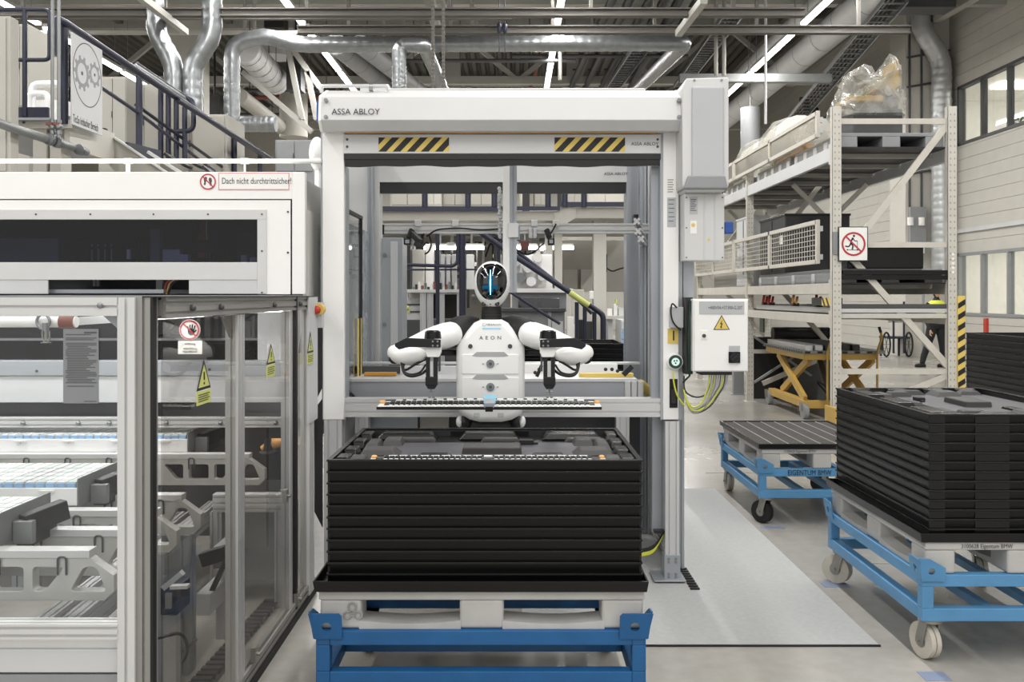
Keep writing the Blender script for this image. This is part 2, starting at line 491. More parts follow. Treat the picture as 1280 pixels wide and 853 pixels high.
for wi, (z0, z1) in enumerate((W1, W2)):
    w = tag(bpy.data.objects.new('window_%d' % (wi + 1), None), ('long upper office window band with slim grey frame', 'long lower office window band with grey frame')[wi], kind='structure')
    COL.objects.link(w); w.location = (WALL_X, 16, z0)
    b = MB(); t = .07
    b.box(WALL_X - .03, WALL_X + .14, WY[0], WY[1], z0, z0 + t); b.box(WALL_X - .03, WALL_X + .14, WY[0], WY[1], z1 - t, z1)
    b.box(WALL_X - .03, WALL_X + .14, WY[1] - t, WY[1], z0, z1); b.box(WALL_X - .03, WALL_X + .14, WY[0], WY[0] + t, z0, z1)
    b.build('window_frame', 'mid_grey' if wi else 'dark_grey', w)
    ys = [WY[1] - 1.2 * k for k in range(1, 13)]
    for y in ys:
        b = MB(); b.box(WALL_X - .03, WALL_X + .12, y - .035, y + .035, z0 + t, z1 - t); b.build('mullion', 'mid_grey' if wi else 'dark_grey', w)
    yy = [WY[1] - t] + ys + [WY[0] + t]
    for a, c in zip(yy[:-1], yy[1:]):
        b = MB(); b.box(WALL_X + .04, WALL_X + .05, c + .035, a - .035, z0 + t, z1 - t); b.build('pane', 'pane_window', w)
    # room behind
    b = MB(); D = 5.5
    b.box(WALL_X + .2, WALL_X + D, WY[0] - 1, 27, z0 - .35, z0 - .3); b.box(WALL_X + .2, WALL_X + D, WY[0] - 1, 27, z1 + .35, z1 + .4)
    b.box(WALL_X + D, WALL_X + D + .1, WY[0] - 1, 27, z0 - .35, z1 + .4); b.box(WALL_X + .2, WALL_X + D, 27, 27.1, z0 - .35, z1 + .4)
    b.box(WALL_X + .2, WALL_X + D, WY[0] - 1.1, WY[0] - 1, z0 - .35, z1 + .4)
    tag(b.build('wall_office', 'paper'), 'plain white office room behind the windows', kind='structure')
    n = 0
    for yk in (24.5, 21.5, 18.5, 15.0):
        for xk in (1.6, 4.0):
            b = MB(); b.box(WALL_X + xk, WALL_X + xk + 1.1, yk, yk + .7, z1 + .28, z1 + .35)
            o = b.build('ceiling_lamp', 'lamp_soft')
            tag(o, 'square lit ceiling lamp in the %s office, %s from the far end, %s row' % ('upper' if wi == 0 else 'lower', ('first', 'second', 'third', 'fourth')[n // 2], ('window', 'inner')[n % 2]), 'ceiling lamp',
                'office ceiling lamps %s' % ('upstairs' if wi == 0 else 'downstairs')); n += 1
# ledge rail under the upper cladding
b = MB(); b.box(WALL_X - .06, WALL_X, NEAR_Y, 23.7, PZ(292, 23.7), PZ(287, 23.7))
tag(b.build('trim_2', 'light_grey'), 'thin horizontal ledge on the clad wall', kind='structure')
b = MB(); b.box(WALL_X - .05, WALL_X, 22.2, 22.35, 0, W2[0] - .05)
tag(b.build('trim_3', 'red_paint'), 'red vertical strip below the lower windows', kind='structure')
# potted plants upstairs
for i, (yk, xk) in enumerate(((22.3, 1.0), (21.0, 1.2))):
    t = thing('potted_plant', ('trailing green plant in a white pot by the upper window edge', 'bushy green plant in a white planter behind the upper window')[i], 'plant', (WALL_X + xk, yk, W1[0] - .298))
    b = MB(); b.cyl((WALL_X + xk, yk, W1[0] - .298), (WALL_X + xk, yk, W1[0] + .1), .16, 14, .22); b.build('pot', 'paper', t)
    b = MB()
    for k in range(90):
        a = RND.random() * 6.28; r = RND.random() ** .5 * (.32 if i == 0 else .5); h = RND.random() * .5 * (1 - r)
        c = Vector((WALL_X + xk + r * math.cos(a), yk + r * math.sin(a), W1[0] + .12 + h))
        u = Vector((RND.uniform(-1, 1), RND.uniform(-1, 1), RND.uniform(-.6, .6))).normalized() * .09
        v = Vector((RND.uniform(-1, 1), RND.uniform(-1, 1), RND.uniform(-1, 1))).normalized() * .04
        b.add([c - u, c - v, c + u, c + v], [(0, 1, 2, 3)])
    tag(b.build('foliage', 'leaf', t), kind='stuff')

# far and left walls, wall column
b = MB(); b.box(LEFT_X, WALL_X + .2, BACK_Y, BACK_Y + .3, 0, ROOF_Z + 1)
tag(b.build('wall_back', 'cream_paint'), 'pale far wall of the hall', kind='structure')
b = MB(); b.box(LEFT_X - .3, LEFT_X, NEAR_Y, BACK_Y, 0, ROOF_Z + 1)
tag(b.build('wall_left', 'cream_paint'), 'pale left wall of the hall', kind='structure')
b = MB(); b.box(10.35, WALL_X, 24.2, 25.2, 0, ROOF_Z)
tag(b.build('trim_4', 'cream_paint'), 'pale column standing against the clad wall', kind='structure')
# roof: trapezoidal deck
b = MB(); x = LEFT_X; vs = []; n = 0; p = .34
pts = []
while x < WALL_X + 1:
    pts += [(x, ROOF_Z), (x + .15, ROOF_Z), (x + .2, ROOF_Z + .13), (x + .29, ROOF_Z + .13)]; x += p
vs = [(a, NEAR_Y, c) for a, c in pts] + [(a, BACK_Y + .3, c) for a, c in pts]; n = len(pts)
b.add(vs, [(i, i + 1, n + i + 1, n + i) for i in range(n - 1)], False)
b.box(LEFT_X, WALL_X + .3, NEAR_Y, BACK_Y + .3, ROOF_Z + .16, ROOF_Z + .3)
tag(b.build('ceiling', 'roof_deck'), 'grey ribbed roof deck of the hall', kind='structure')

# roof trusses
def truss(y, zb, zt, label, m='truss_white'):
    t = thing('roof_truss', label, 'truss', (0, y, zb), kind='structure')
    b = MB(); b.box(LEFT_X, WALL_X, y - .12, y + .12, zb - .12, zb + .12); b.build('bottom_chord', m, t)
    b = MB(); b.box(LEFT_X, WALL_X, y - .15, y + .15, zt - .15, zt + .15); b.build('top_chord', m, t)
    x = LEFT_X; k = 0
    while x < WALL_X - 1:
        b = MB(); b.bar((x, y, zb if k % 2 else zt), (min(x + 2.2, WALL_X), y, zt if k % 2 else zb), .14, .14); b.build('web', m, t)
        x += 2.2; k += 1
truss(21.5, 8.5, 10.3, 'pale steel roof truss nearest the front')
truss(29.5, 8.5, 10.3, 'pale steel roof truss in the middle of the hall')
truss(37.5, 8.5, 10.3, 'pale steel roof truss farthest back')
for i, x in enumerate((-19.5, -16, -12.5, -9, -6.5, -2.7, 2.7, 5.0, 8.6)):
    b = MB(); b.box(x - .1, x + .1, 8, BACK_Y, ROOF_Z - .32, ROOF_Z - .02)
    tag(b.build('ceiling_purlin', 'steel_beam'), 'grey purlin running lengthwise under the roof deck', kind='structure')
# cross girders hung low under the roof
def i_beam(name, x0, x1, y, z, h, w, m, label):
    b = MB(); t = .025
    b.box(x0, x1, y - w / 2, y + w / 2, z - h / 2, z - h / 2 + t); b.box(x0, x1, y - w / 2, y + w / 2, z + h / 2 - t, z + h / 2)
    b.box(x0, x1, y - .012, y + .012, z - h / 2, z + h / 2)
    for k in range(6): q = x0 + (x1 - x0) * (k + .5) / 6; b.box(q - .03, q + .03, y - .03, y + .03, z + h / 2, ROOF_Z - .3)
    return tag(b.build(name, m), label, 'girder')
i_beam('crane_girder', PX(372, 17.5), PX(1137, 17.5), 17.5, PZ(37.5, 17.5), .15, .16, 'steel_beam', 'grey cross girder above the large round duct')
i_beam('crane_girder', PX(-60, 16), PX(1005, 16), 16, PZ(16, 16), .14, .16, 'steel_beam', 'dark cross girder nearest the top of the picture')
b = MB(); b.box(PX(-60, 17), PX(640, 17), 16.9, 17.0, PZ(25.5, 17), PZ(23.5, 17))
for px in range(-40, 630, 34): b.box(PX(px, 17), PX(px, 17) + .02, 16.93, 16.97, PZ(24, 17), PZ(19, 17))
tag(b.build('hanging_rail', 'steel_beam'), 'thin rail with hangers just below the dark cross girder', 'rail')
b = MB(); b.box(PX(40, 20), PX(560, 20), 20, 20.12, PZ(42, 20), PZ(38, 20))
tag(b.build('cross_pipe', 'truss_white'), 'pale square tube crossing behind the left round ducts', 'pipe')
b = MB(); b.box(PX(850, 23), PX(1040, 23), 23, 23.2, PZ(102, 23), PZ(92, 23))
tag(b.build('cross_beam', 'galv_dull'), 'pale cross beam behind the motor cover and long lamp', 'beam')
# diagonal braces (pale) at upper left and upper right
for p, q, r, lab in (((165, -12, 14), (232, 40, 17), .11, 'pale slanted brace under the roof above the twin ducts'),
                  ((880, 0, 15), (848, 42, 17.2), .12, 'pale slanted strut hanging down to the cross girder'),
                  ((535, -10, 17), (548, 45, 20), .18, 'broad pale strut hanging right of the small elbow duct')):
    b = MB(); b.bar(P(*p), P(*q), r, r); tag(b.build('roof_brace', 'truss_white'), lab, 'brace')
# steel columns in the middle background
for px, d, w, y1, lab in ((566, 33, .55, 40, 'pale steel column behind the small elbow duct'), (716, 30, .35, 60, 'pale thin column standing between the lamp and black pipes')):
    b = MB(); x = PX(px, d); b.box(x - w / 2, x + w / 2, d - .04, d, 2.6, ROOF_Z); b.box(x - w / 2, x + w / 2, d + .4, d + .44, 2.6, ROOF_Z); b.box(x - .03, x + .03, d, d + .4, 0, ROOF_Z)
    tag(b.build('steel_column', 'truss_white'), lab, 'column')

# strip lamps
SEGS = [(-5.9, -2.0), (-1.8, 2.1), (2.3, 6.2), (6.4, 10.3), (10.5, 14.4), (14.6, 17.2), (17.5, 20.2), (20.5, 24.4), (24.6, 28.5), (28.7, 32.6), (32.8, 36.7)]
for li, x in enumerate(LIGHT_LINES):
    for si, (y0, y1) in enumerate(SEGS):
        if si < 4: continue
        t = thing('strip_lamp', 'strip lamp of the %s row under the roof, %s from the front' % (('far left', 'near left', 'middle', 'right')[li], ('', '', '', '', 'first', 'second', 'third', 'fourth', 'fifth', 'sixth', 'seventh')[si]), 'lamp', (x, (y0 + y1) / 2, LIGHT_Z), group='strip lamps under the roof')
        b = MB(); b.box(x - .06, x + .06, y0, y1, LIGHT_Z - .05, LIGHT_Z); b.build('tube', 'lamp_glow', t)
        b = MB(); b.box(x - .08, x + .08, y0, y1, LIGHT_Z, LIGHT_Z + .07); b.build('housing', 'light_grey', t)
        for yy in (y0 + .3, y1 - .3):
            b = MB(); b.cyl((x, yy, LIGHT_Z + .07), (x, yy, ROOF_Z), .008, 6); b.build('hanger', 'galv_dull', t)

# ------------------------------------------------------------------ ducts and services under the roof
def duct(name, pts, r, label, m='galv', fil=0.0, ribs=0.0, cat='duct', n=20, hang=()):
    t = thing(name, label, cat, pts[0])
    pp = fillet(pts, fil, 4) if fil else [Vector(p) for p in pts]
    b = MB()
    if ribs and ribs < .3:      # spiral seams as real ridges
        q = [pp[0]]; k = 0
        for a, c in zip(pp[:-1], pp[1:]):
            m_ = max(1, int((c - a).length / (ribs * .4))); q += [a.lerp(c, (i + 1) / m_) for i in range(m_)]
        b.tube(q, r, n, rs=[r * (1.05 if i % 3 == 1 else 1.0) for i in range(len(q))])
    else: b.tube(pp, r, n)
    b.build('duct_pipe', m, t)
    if ribs >= .3:
        b = MB()
        for a, c in zip(pp[:-1], pp[1:]):
            L = (c - a).length; k = int(L / ribs)
            for i in range(k):
                p = a.lerp(c, (i + .5) / k); u = (c - a).normalized() * .012
                b.cyl(p - u, p + u, r * 1.02, n, cap=False)
                b.tube
        if b.v: tag(b.build('seam_rings', 'dark_grey', t), kind='stuff')
    for hp in hang:
        q = pp[0].lerp(pp[-1], hp) if hp <= 1 else pp[int(hp) - 2]
        b = MB(); b.cyl(q, (q.x, q.y, ROOF_Z), .012, 6); b.build('hanger_rod', 'galv_dull', t)
    return t
D1 = 18.3
duct('round_duct', [P(290, 190, D1), P(290, 55, D1), P(330, 44, D1), P(372, 56, D1), P(855, 54, D1), P(855, 54, D1) + Vector((0, .2, 0)), P(790, 118, 26)], .155,
     'shiny long round duct crossing above the gate and bending down at its left end', fil=.25, ribs=.16)
duct('round_duct', [P(290, 155, 18.4), P(345, 155, 18.4)], .16, 'short horizontal branch duct at the foot of the bent shiny duct', 'galv', ribs=.09)
duct('round_duct', [P(195, -20, 16), P(195, 40, 16), P(218, 82, 16), P(218, 150, 16)], .165, 'left one of two round ducts with a sideways bend behind the stair rail', fil=.2, ribs=.13)
duct('round_duct', [P(265, -20, 16), P(265, 45, 16), P(241, 82, 16), P(241, 150, 16)], .17, 'right one of two round ducts with a sideways bend behind the stair rail', fil=.2, ribs=.13)
duct('round_duct', [P(499, 112, 15), P(499, 62, 15), P(505, 56, 15), P(530, 57, 15), P(562, 130, 21)], .115, 'small shiny elbow duct rising behind the gate header', fil=.2, ribs=.07)
duct('round_duct', [P(1151, -10, 23.9), P(1151, 35, 23.9), P(1177, 75, 23.9), P(1177, 350, 23.9)], .25, 'tall round duct with an offset bend in front of the clad wall', 'duct_light', fil=.3, ribs=.16)
duct('round_duct', [Vector((7.9, 15, 8.15)), Vector((7.9, 42, 8.15))], .36, 'wide round duct running lengthwise beside the right lamp row', 'light_grey', ribs=1.5)
duct('round_duct', [Vector((7.0, 15, 8.35)), Vector((7.0, 42, 8.35))], .2, 'slim round duct running lengthwise beside the wide one', 'light_grey', ribs=1.5)
duct('round_duct', [P(305, 60, 22), P(345, 102, 25)], .36, 'wide pale sleeve duct slanting behind the bent shiny duct', 'light_grey', ribs=.5, hang=(0, 1))
duct('round_duct', [P(345, 72, 27), P(345, 50, 27)], .5, 'short pale duct stub above the wide pale sleeve', 'light_grey', hang=(1,))
duct('round_duct', [P(420, 55, 19.5), P(510, 130, 27)], .23, 'grey round duct slanting away above the gate header', 'mid_grey', ribs=1.2)
duct('round_duct', [P(450, 55, 19.5), P(545, 130, 27)], .2, 'second grey round duct slanting away above the gate header', 'mid_grey', ribs=1.2)
duct('round_duct', [P(300, 120, 24), P(365, 170, 29)], .2, 'pale thin pipe slanting down behind the bent shiny duct', 'beige_paint')
duct('round_duct', [P(367, 110, 28), P(367, 172, 28)], .42, 'stubby beige duct standing left of the gate header', 'beige_paint', hang=(0,))
duct('round_duct', [P(938, 135, 27), P(938, 200, 27)], .28, 'short vertical duct behind the wrapped rack load', 'mid_grey', hang=(0,))
# black pipes and cable ladders going away
for i, (px0, px1) in enumerate(((742, 714), (764, 732), (790, 752), (808, 770), (826, 788), (850, 806))):
    b = MB(); p, q = P(px0 + 28, -10, 19), P(px1, 108, 30); b.tube([p, q], .10, 8)
    for k in range(4):
        c = p.lerp(q, .2 + .2 * k); b.box(c.x - .14, c.x + .14, c.y, c.y + .04, c.z + .1, c.z + .14)
    tag(b.build('ceiling_pipe', 'charcoal'), 'black insulated pipe under the roof, %s from the left of six' % ('first', 'second', 'third', 'fourth', 'fifth', 'sixth')[i], 'pipe', 'black pipes under the roof')
def cable_ladder(p, q, w, n, label):
    t = thing('cable_ladder', label, 'cable tray', p); p, q = Vector(p), Vector(q)
    u = Vector((1, 0, 0))
    for s in (-1, 1):
        b = MB(); b.bar(p + u * s * w / 2, q + u * s * w / 2, .03, .1); b.build('side_rail', 'galv', t)
    b = MB()
    for i in range(n): c = p.lerp(q, (i + .5) / n); b.bar(c - u * w / 2, c + u * w / 2, .04, .03)
    tag(b.build('rungs', 'galv', t), kind='stuff')
    b = MB()
    for k in range(4): b.tube([p + u * (w * (k - 1.5) / 5) + Vector((0, 0, .05)), q + u * (w * (k - 1.5) / 5) + Vector((0, 0, .05))], .025, 6)
    tag(b.build('cables', 'charcoal', t), kind='stuff')
cable_ladder(P(815, 40, 20), P(752, 130, 30), .4, 30, 'cable ladder with black cables left of the bent round duct')
cable_ladder(P(915, 20, 19), P(850, 108, 29), .4, 30, 'cable ladder with black cables right of the bent round duct')
cable_ladder(P(1120, 0, 19), P(960, 190, 33), .5, 40, 'cable ladder along the upper right wall')
for i, (z, xx) in enumerate(((7.9, 11.2), (7.3, 11.3), (6.7, 11.35))):
    b = MB(); b.tube([(xx, 25.4, z), (xx, 42, z)], .1, 8); tag(b.build('wall_pipe', ('galv_dull', 'charcoal', 'beige_paint')[i]), ('galvanised', 'black', 'beige')[i] + ' pipe running along the top of the right wall', 'pipe')
b = MB(); b.tube([P(1000, 125, 28), P(1008, 125, 28), P(1008, 138, 28), P(1022, 138, 28)], .1, 8); tag(b.build('wall_pipe', 'charcoal'), 'black kinked pipe above the wrapped rolls', 'pipe')
b = MB(); b.box(PX(1118, 21), PX(1190, 21), 20.8, 21.4, PZ(12, 21), PZ(-12, 21)); tag(b.build('girder_box', 'dark_grey'), 'dark steel box at the top of the offset wall duct', 'box')
b = MB(); b.bar(P(1225, -10, 20), P(1168, 24, 24), .22, .22); tag(b.build('roof_brace', 'beige_paint'), 'pale diagonal beam at the top of the clad wall', 'brace')
# wall conduits by the round duct
for i, px in enumerate((1137, 1152)):
    b = MB(); b.tube([P(px, 30, 24.17), P(px, 330, 24.17)], .03, 6); tag(b.build('conduit', 'dark_grey'), ('outer', 'inner')[i] + ' thin dark conduit beside the tall wall duct', 'conduit')
for i, py in enumerate((68, 105, 214)):
    b = MB(); b.bar(P(1134, py + 4, 24.15), P(1192, py - 6, 24.15), .05, .05); tag(b.build('duct_bracket', 'dark_grey'), ('highest', 'middle', 'lowest')[i] + ' dark bracket bar across the tall wall duct', 'bracket')
b = MB(); b.box(PX(1137, 24.1), PX(1157, 24.1), 24.05, 24.2, PZ(310, 24.1), PZ(259, 24.1)); tag(b.build('switch_box', 'mid_grey'), 'grey tall switch box on the wall behind the rack', 'box')
for i, px in enumerate((1138, 1152)):
    for j, py in enumerate((277, 312)):
        b = MB(); b.cyl(P(px, py + 5, 24.0), P(px, py - 5, 24.0), .08, 10); tag(b.build('gas_valve', 'paper'), 'white canister at the grey switch box, %s %s' % (('upper', 'lower')[j], ('left', 'right')[i]), 'canister')
# hoist hooks and suspended cables above the gate
b = MB()
for px in (624, 631):
    b.ball(P(px, 35, 17.2), .05, .05, .11, 10, 8); b.cyl((PX(px, 17.2), 17.2, ROOF_Z), P(px, 66, 17.2), .008, 6)
b.box(PX(620, 17.2), PX(636, 17.2), 17.15, 17.25, PZ(23, 17.2), PZ(20, 17.2))
tag(b.build('hoist_hooks', 'navy'), 'pair of dark blue hoist balancers hanging above the gate', 'hoist')
for i, px in enumerate((541, 554)):
    b = MB(); b.box(PX(px, 14) - .02, PX(px, 14) + .02, 14, 14.04, PZ(112, 14), PZ(-15, 14))
    for k in range(26): z = PZ(112, 14) + k * .06; b.box(PX(px, 14) - .026, PX(px, 14) + .026, 13.99, 14.05, z, z + .02)
    tag(b.build('hanging_rod', 'steel_beam'), ('left', 'right')[i] + ' slotted rod hanging beside the elbow duct', 'rod')
b = MB(); b.tube([P(957, -5, 20), P(957, 155, 20)], .03, 6); tag(b.build('hanging_rod', 'light_grey'), 'thin pale rod hanging above the wrapped rolls', 'rod')
for i, (px, py0, py1) in enumerate(((318, 0, 50), (306, 0, 45), (590, 0, 40), (700, 60, 100), (895, 20, 95), (905, 20, 95))):
    b = MB(); b.tube([P(px, py0 - 20, 21), P(px, py1, 21)], .045, 6)
    tag(b.build('hanging_rod', 'truss_white'), 'pale vertical hanger tube under the roof, %s from the left of six' % ('second', 'first', 'third', 'fourth', 'fifth', 'sixth')[i], 'rod')
b = MB(); b.tube([P(700, 0, 27), P(660, 118, 38)], .07, 8); b.tube([P(678, 0, 25), P(685, 12, 26)], .08, 8)
tag(b.build('ceiling_pipe', 'rust_pipe'), 'rust red sprinkler pipe under the roof', 'pipe')
b = MB(); b.tube([P(960, 60, 27), P(905, 118, 33)], .09, 8); tag(b.build('ceiling_pipe', 'rust_pipe'), 'rust red pipe behind the motor cover', 'pipe')
b = MB(); b.tube([P(280, 122, 30), P(400, 122, 30)], .07, 8); tag(b.build('ceiling_pipe', 'rust_pipe'), 'rust red pipe behind the bent shiny duct', 'pipe')
for i, (a, c) in enumerate((((303, 90), (390, 165)), ((360, 60), (378, 150)), ((384, 90), (396, 150)), ((366, 62), (402, 112)), ((45, 10), (58, 100)))):
    b = MB(); b.bar(P(a[0], a[1], 23), P(c[0], c[1], 23), .13, .13)
    tag(b.build('roof_brace', 'truss_white'), 'pale truss bar left of the gate, %s' % ('long and slanting', 'steep beside the dark box', 'steep at the header corner', 'short above the header corner', 'steep behind the platform rail')[i], 'brace', 'pale truss bars')
for i, (x0, x1, y0, y1) in enumerate(((330, 354, 20, 34), (358, 376, 70, 112), (254, 275, 118, 150))):
    d = 24
    b = MB(); b.box(PX(x0, d), PX(x1, d), d, d + .5, PZ(y1, d), PZ(y0, d)); b.cyl(((PX(x0, d) + PX(x1, d)) / 2, d + .25, PZ(y0, d)), ((PX(x0, d) + PX(x1, d)) / 2, d + .25, ROOF_Z), .03, 8); tag(b.build('unit_heater', 'charcoal'), ('small dark vent box hanging above the bent duct', 'tall dark box hanging behind the truss bars', 'black control box on the column behind the stair rail')[i], 'box')
b = MB(); b.box(PX(205, 22), PX(255, 22), 22, 22.4, PZ(215, 22), PZ(10, 22)); tag(b.build('hall_column', 'beige_paint'), 'broad beige hall column behind the twin ducts', 'column')

for i, (x0, x1, y, d) in enumerate(((430, 720, 76, 23), (640, 860, 70, 24), (300, 420, 113, 26.5), (620, 800, 99, 31), (280, 400, 143, 31))):
    b = MB(); b.tube([P(x0, y, d), P(x1, y, d)], .05, 6)
    for k in range(5): q = P(x0 + (x1 - x0) * (k + .5) / 5, y, d); b.cyl(q, (q.x, q.y, ROOF_Z - .02), .012, 6)
    tag(b.build('cross_rod', 'dark_grey'), 'thin dark service rod hung across the hall roof, %s of five' % ('nearest', 'second nearest', 'third nearest', 'farthest', 'fourth nearest')[i], 'rod', 'dark service rods under the roof')
for i, px in enumerate((480, 505, 530, 596, 650, 668, 740, 775)):
    b = MB(); d = 22 + i % 3; b.box(PX(px, d) - .03, PX(px, d) + .03, d, d + .06, PZ(48 - 6 * (i % 2), d), ROOF_Z); b.bar(P(px, 10, d), P(px + 24, -14, d), .05, .05)
    tag(b.build('roof_strut', 'truss_white'), 'pale thin roof strut with a slanted arm, %s from the left of eight' % ('first', 'second', 'third', 'fourth', 'fifth', 'sixth', 'seventh', 'eighth')[i], 'strut', 'pale roof struts')
mat('insert_floor', '#45444a'[:7], 0.4, 0, 0.12, 10, bump=0.2, bscale=300)
# ------------------------------------------------------------------ trolleys, pallets, tray stacks
TL, TS = 1.19, 0.88          # trolley long / short side
def caster(root, x, y, wm, a, fm='zinc'):
    b = MB(); ca, sa = math.cos(a), math.sin(a)
    off = Vector((ca * .03, sa * .03, 0)); ax = Vector((-sa, ca, 0))
    c = Vector((x, y, 0)) + off
    b.cyl((x, y, .172), (x, y, .19), .05, 14); b.box(x - .05, x + .05, y - .045, y + .045, .184, .19)
    for s in (-1, 1):
        q = c + ax * s * .032
        b.bar(q + Vector((0, 0, .075)), Vector((x, y, .178)) + ax * s * .032, .05, .006, up=ax)
    b.bar(Vector((x, y, .176)) - ax * .035, Vector((x, y, .176)) + ax * .035, .06, .012)
    b.cyl(c + ax * -.045 + Vector((0, 0, .08)), c + ax * .045 + Vector((0, 0, .08)), .009, 8)
    f = b.build('caster', fm, root, .002)
    w = MB(); z = Vector((0, 0, .08))
    w.cyl(c - ax * .024 + z, c - ax * .003 + z, .079, 28); w.cyl(c + ax * .003 + z, c + ax * .024 + z, .079, 28); w.cyl(c - ax * .004 + z, c + ax * .004 + z, .07, 24)
    w.build('wheel', wm, f, .005, 2)
    w = MB(); w.cyl(c - ax * .028 + z, c + ax * .028 + z, .032, 16); w.build('hub', fm, f, .003)
def make_trolley(label, blue, wm, angles):
    t = thing('transport_trolley', label, 'trolley')
    hx, hy, w = TL / 2, TS / 2, .05
    for nm, z0, z1 in (('top_rail', .34, .392), ('bottom_rail', .19, .245)):
        for s in (-1, 1):
            b = MB(); b.box(-hx + w, hx - w, s * hy - s * w, s * hy, z0, z1); b.build(nm, blue, t, .003)
            b = MB(); b.box(s * hx - s * w, s * hx, -hy, hy, z0, z1); b.build(nm, blue, t, .003)
    for y in (-.12, .12):
        b = MB(); b.box(-hx + w, hx - w, y - .02, y + .02, .2, .24); b.build('cross_member', blue, t, .003)
    for sx in (-1, 1):
        for sy in (-1, 1):
            b = MB(); b.box(sx * hx - sx * w, sx * hx, sy * hy - sy * w, sy * hy, .245, .34); b.build('corner_post', blue, t, .003)
            # two upright gusset plates with a round hole, leaning outward
            out = [(0, 0), (.10, 0), (.10, .085), (.09, .095), (-.02, .095)]
            g = plate('corner_gusset', out, [circ(.045, .045, .017)], (sx * (hx + .004), sy * (hy + .002), .365), (-sx, 0, 0), (0, sy * .12, 1), (0, sy * .006, 0), blue, t)
            plate('side_gusset', [(0, 0), (.10, 0), (.10, .06), (.03, .10), (-.02, .105)], [circ(.04, .045, .015)], (sx * (hx + .002), sy * (hy + .004), .365), (0, -sy, 0), (sx * .12, 0, 1), (sx * .006, 0, 0), blue, t)
    k = 0
    for sx, sy in ((-1, -1), (1, -1), (-1, 1), (1, 1)):
        m, a, fm = (wm[k], angles[k], 'zinc'); caster(t, sx * (hx - .06), sy * (hy - .06), m, a, fm); k += 1
    return t
def make_pallet(label, writing):
    t = thing('plastic_pallet', label, 'pallet')
    hx, hy = .59, .425; z0 = .0
    b = MB(); b.box(-hx, hx, -hy, hy, .105, .14); b.build('deck', 'pallet_grey', t, .006)
    for iy, y in enumerate((-1, 0, 1)):
        for x in (-1, 0, 1):
            b = MB(); wx = (.15, .16)[x == 0]; wy = .13
            cx = x * (hx - wx / 2 - .004); cy = y * (hy - wy / 2 - .004)
            b.box(cx - wx / 2, cx + wx / 2, cy - wy / 2, cy + wy / 2, .0, .108); b.build('foot', 'pallet_grey', t, .012, 3)
        # bottom skid bowed up between the feet
        cy = y * (hy - .06)
        for s in (-1, 1):
            b = MB(); pts = []
            for k in range(9):
                u = k / 8; x = s * (.075 + u * (.37)); pts.append((x, .03 - .012 * math.sin(u * PI)))
            poly = [(x, 0.0) for x, z in pts] + [(x, z) for x, z in reversed(pts)]
            if s > 0: poly = poly[::-1]
            b.prism(poly, (0, cy - .055, 0), (1, 0, 0), (0, 0, 1), (0, .11, 0)); b.build('skid', 'pallet_grey', t)
    # embossed three-link mark on the long side
    b = MB()
    for cx, cz, r in ((-.468, .082, .014), (-.485, .052, .013), (-.445, .052, .013)):
        b.tube([(cx + r * math.cos(a), -hy - .001, cz + r * math.sin(a)) for a in [2 * PI * i / 18 for i in range(18)]], .0032, 6, closed=True)
    for p, q in (((-.474, .068), (-.481, .064)), ((-.471, .052), (-.459, .052)), ((-.461, .070), (-.452, .063))):
        b.bar((p[0], -hy - .001, p[1]), (q[0], -hy - .001, q[1]), .012, .004)
    b.build('embossed_mark', 'pallet_dark', t)
    if writing:
        lettering('3100628 Eigentum BMW', (-hx - .0015, .27, .122), .026, 'grey_ink', t, (PI / 2, 0, -PI / 2), sx=.85)
    return t
BL, BS = 1.209, .90
def ring_walls(b, hx, hy, z0, z1, t, flare=0.0):
    """four walls of an open box; outer face leans outward by flare towards the top"""
    o0, o1 = (hx - flare, hy - flare), (hx, hy)
    vs = []
    for (ax, ay), z in ((o0, z0), (o1, z1), ((hx - t, hy - t), z1), ((hx - t - flare, hy - t - flare), z0)):
        vs += [(-ax, -ay, z), (ax, -ay, z), (ax, ay, z), (-ax, ay, z)]
    fs = []
    for l in range(3):
        for i in range(4): j = (i + 1) % 4; fs.append((l * 4 + i, l * 4 + j, l * 4 + 4 + j, l * 4 + 4 + i))
    b.add(vs, fs, False)
def make_base_tray(label):
    t = thing('base_tray', label, 'tray')
    b = MB(); hx, hy = BL / 2, BS / 2
    ring_walls(b, hx, hy, 0, .04, .008, .006); b.build('rim', 'black_plastic', t, .002)
    b = MB(); b.box(-hx + .01, hx - .01, -hy + .01, hy - .01, .001, .012); b.build('floor_panel', 'black_plastic', t)
    return t
TRL, TRS, TRH = 1.152, .81, .0415
_tray_mesh = None
def make_tray(label, group):
    t = thing('part_tray', label, 'tray', group=group)
    b = MB(); pads = MB(); hx, hy = TRL / 2, TRS / 2
    ring_walls(b, hx - .004, hy - .004, 0, TRH - .007, .012, .007)
    # end walls: corner pads and a middle pad stand proud
    for s in (-1, 1):
        for y0, y1 in ((-hy + .006, -hy + .075), (-.20, -.05), (.05, .20), (hy - .075, hy - .006)):
            pads.box(s * (hx - .012), s * (hx - .003), y0, y1, .001, TRH - .008)
    b.build('side_wall', 'black_tray', t); tag(pads.build('wall_pads', 'black_plastic', t, .002), kind='stuff')
    b = MB(); ring_walls(b, hx, hy, TRH - .007, TRH, .018)
    vs = len(b.v); b.build('rim_lip', 'black_plastic', t, .0015)
    b = MB(); b.box(-hx + .014, hx - .014, -hy + .014, hy - .014, .001, .008); b.build('tray_floor', 'black_tray', t)
    return t
ORD = ['topmost', 'second', 'third', 'fourth', 'fifth', 'sixth', 'seventh', 'eighth', 'ninth', 'tenth', 'eleventh', 'twelfth', 'thirteenth', 'fourteenth', 'fifteenth', 'sixteenth', 'seventeenth', 'eighteenth', 'nineteenth']
proto = None
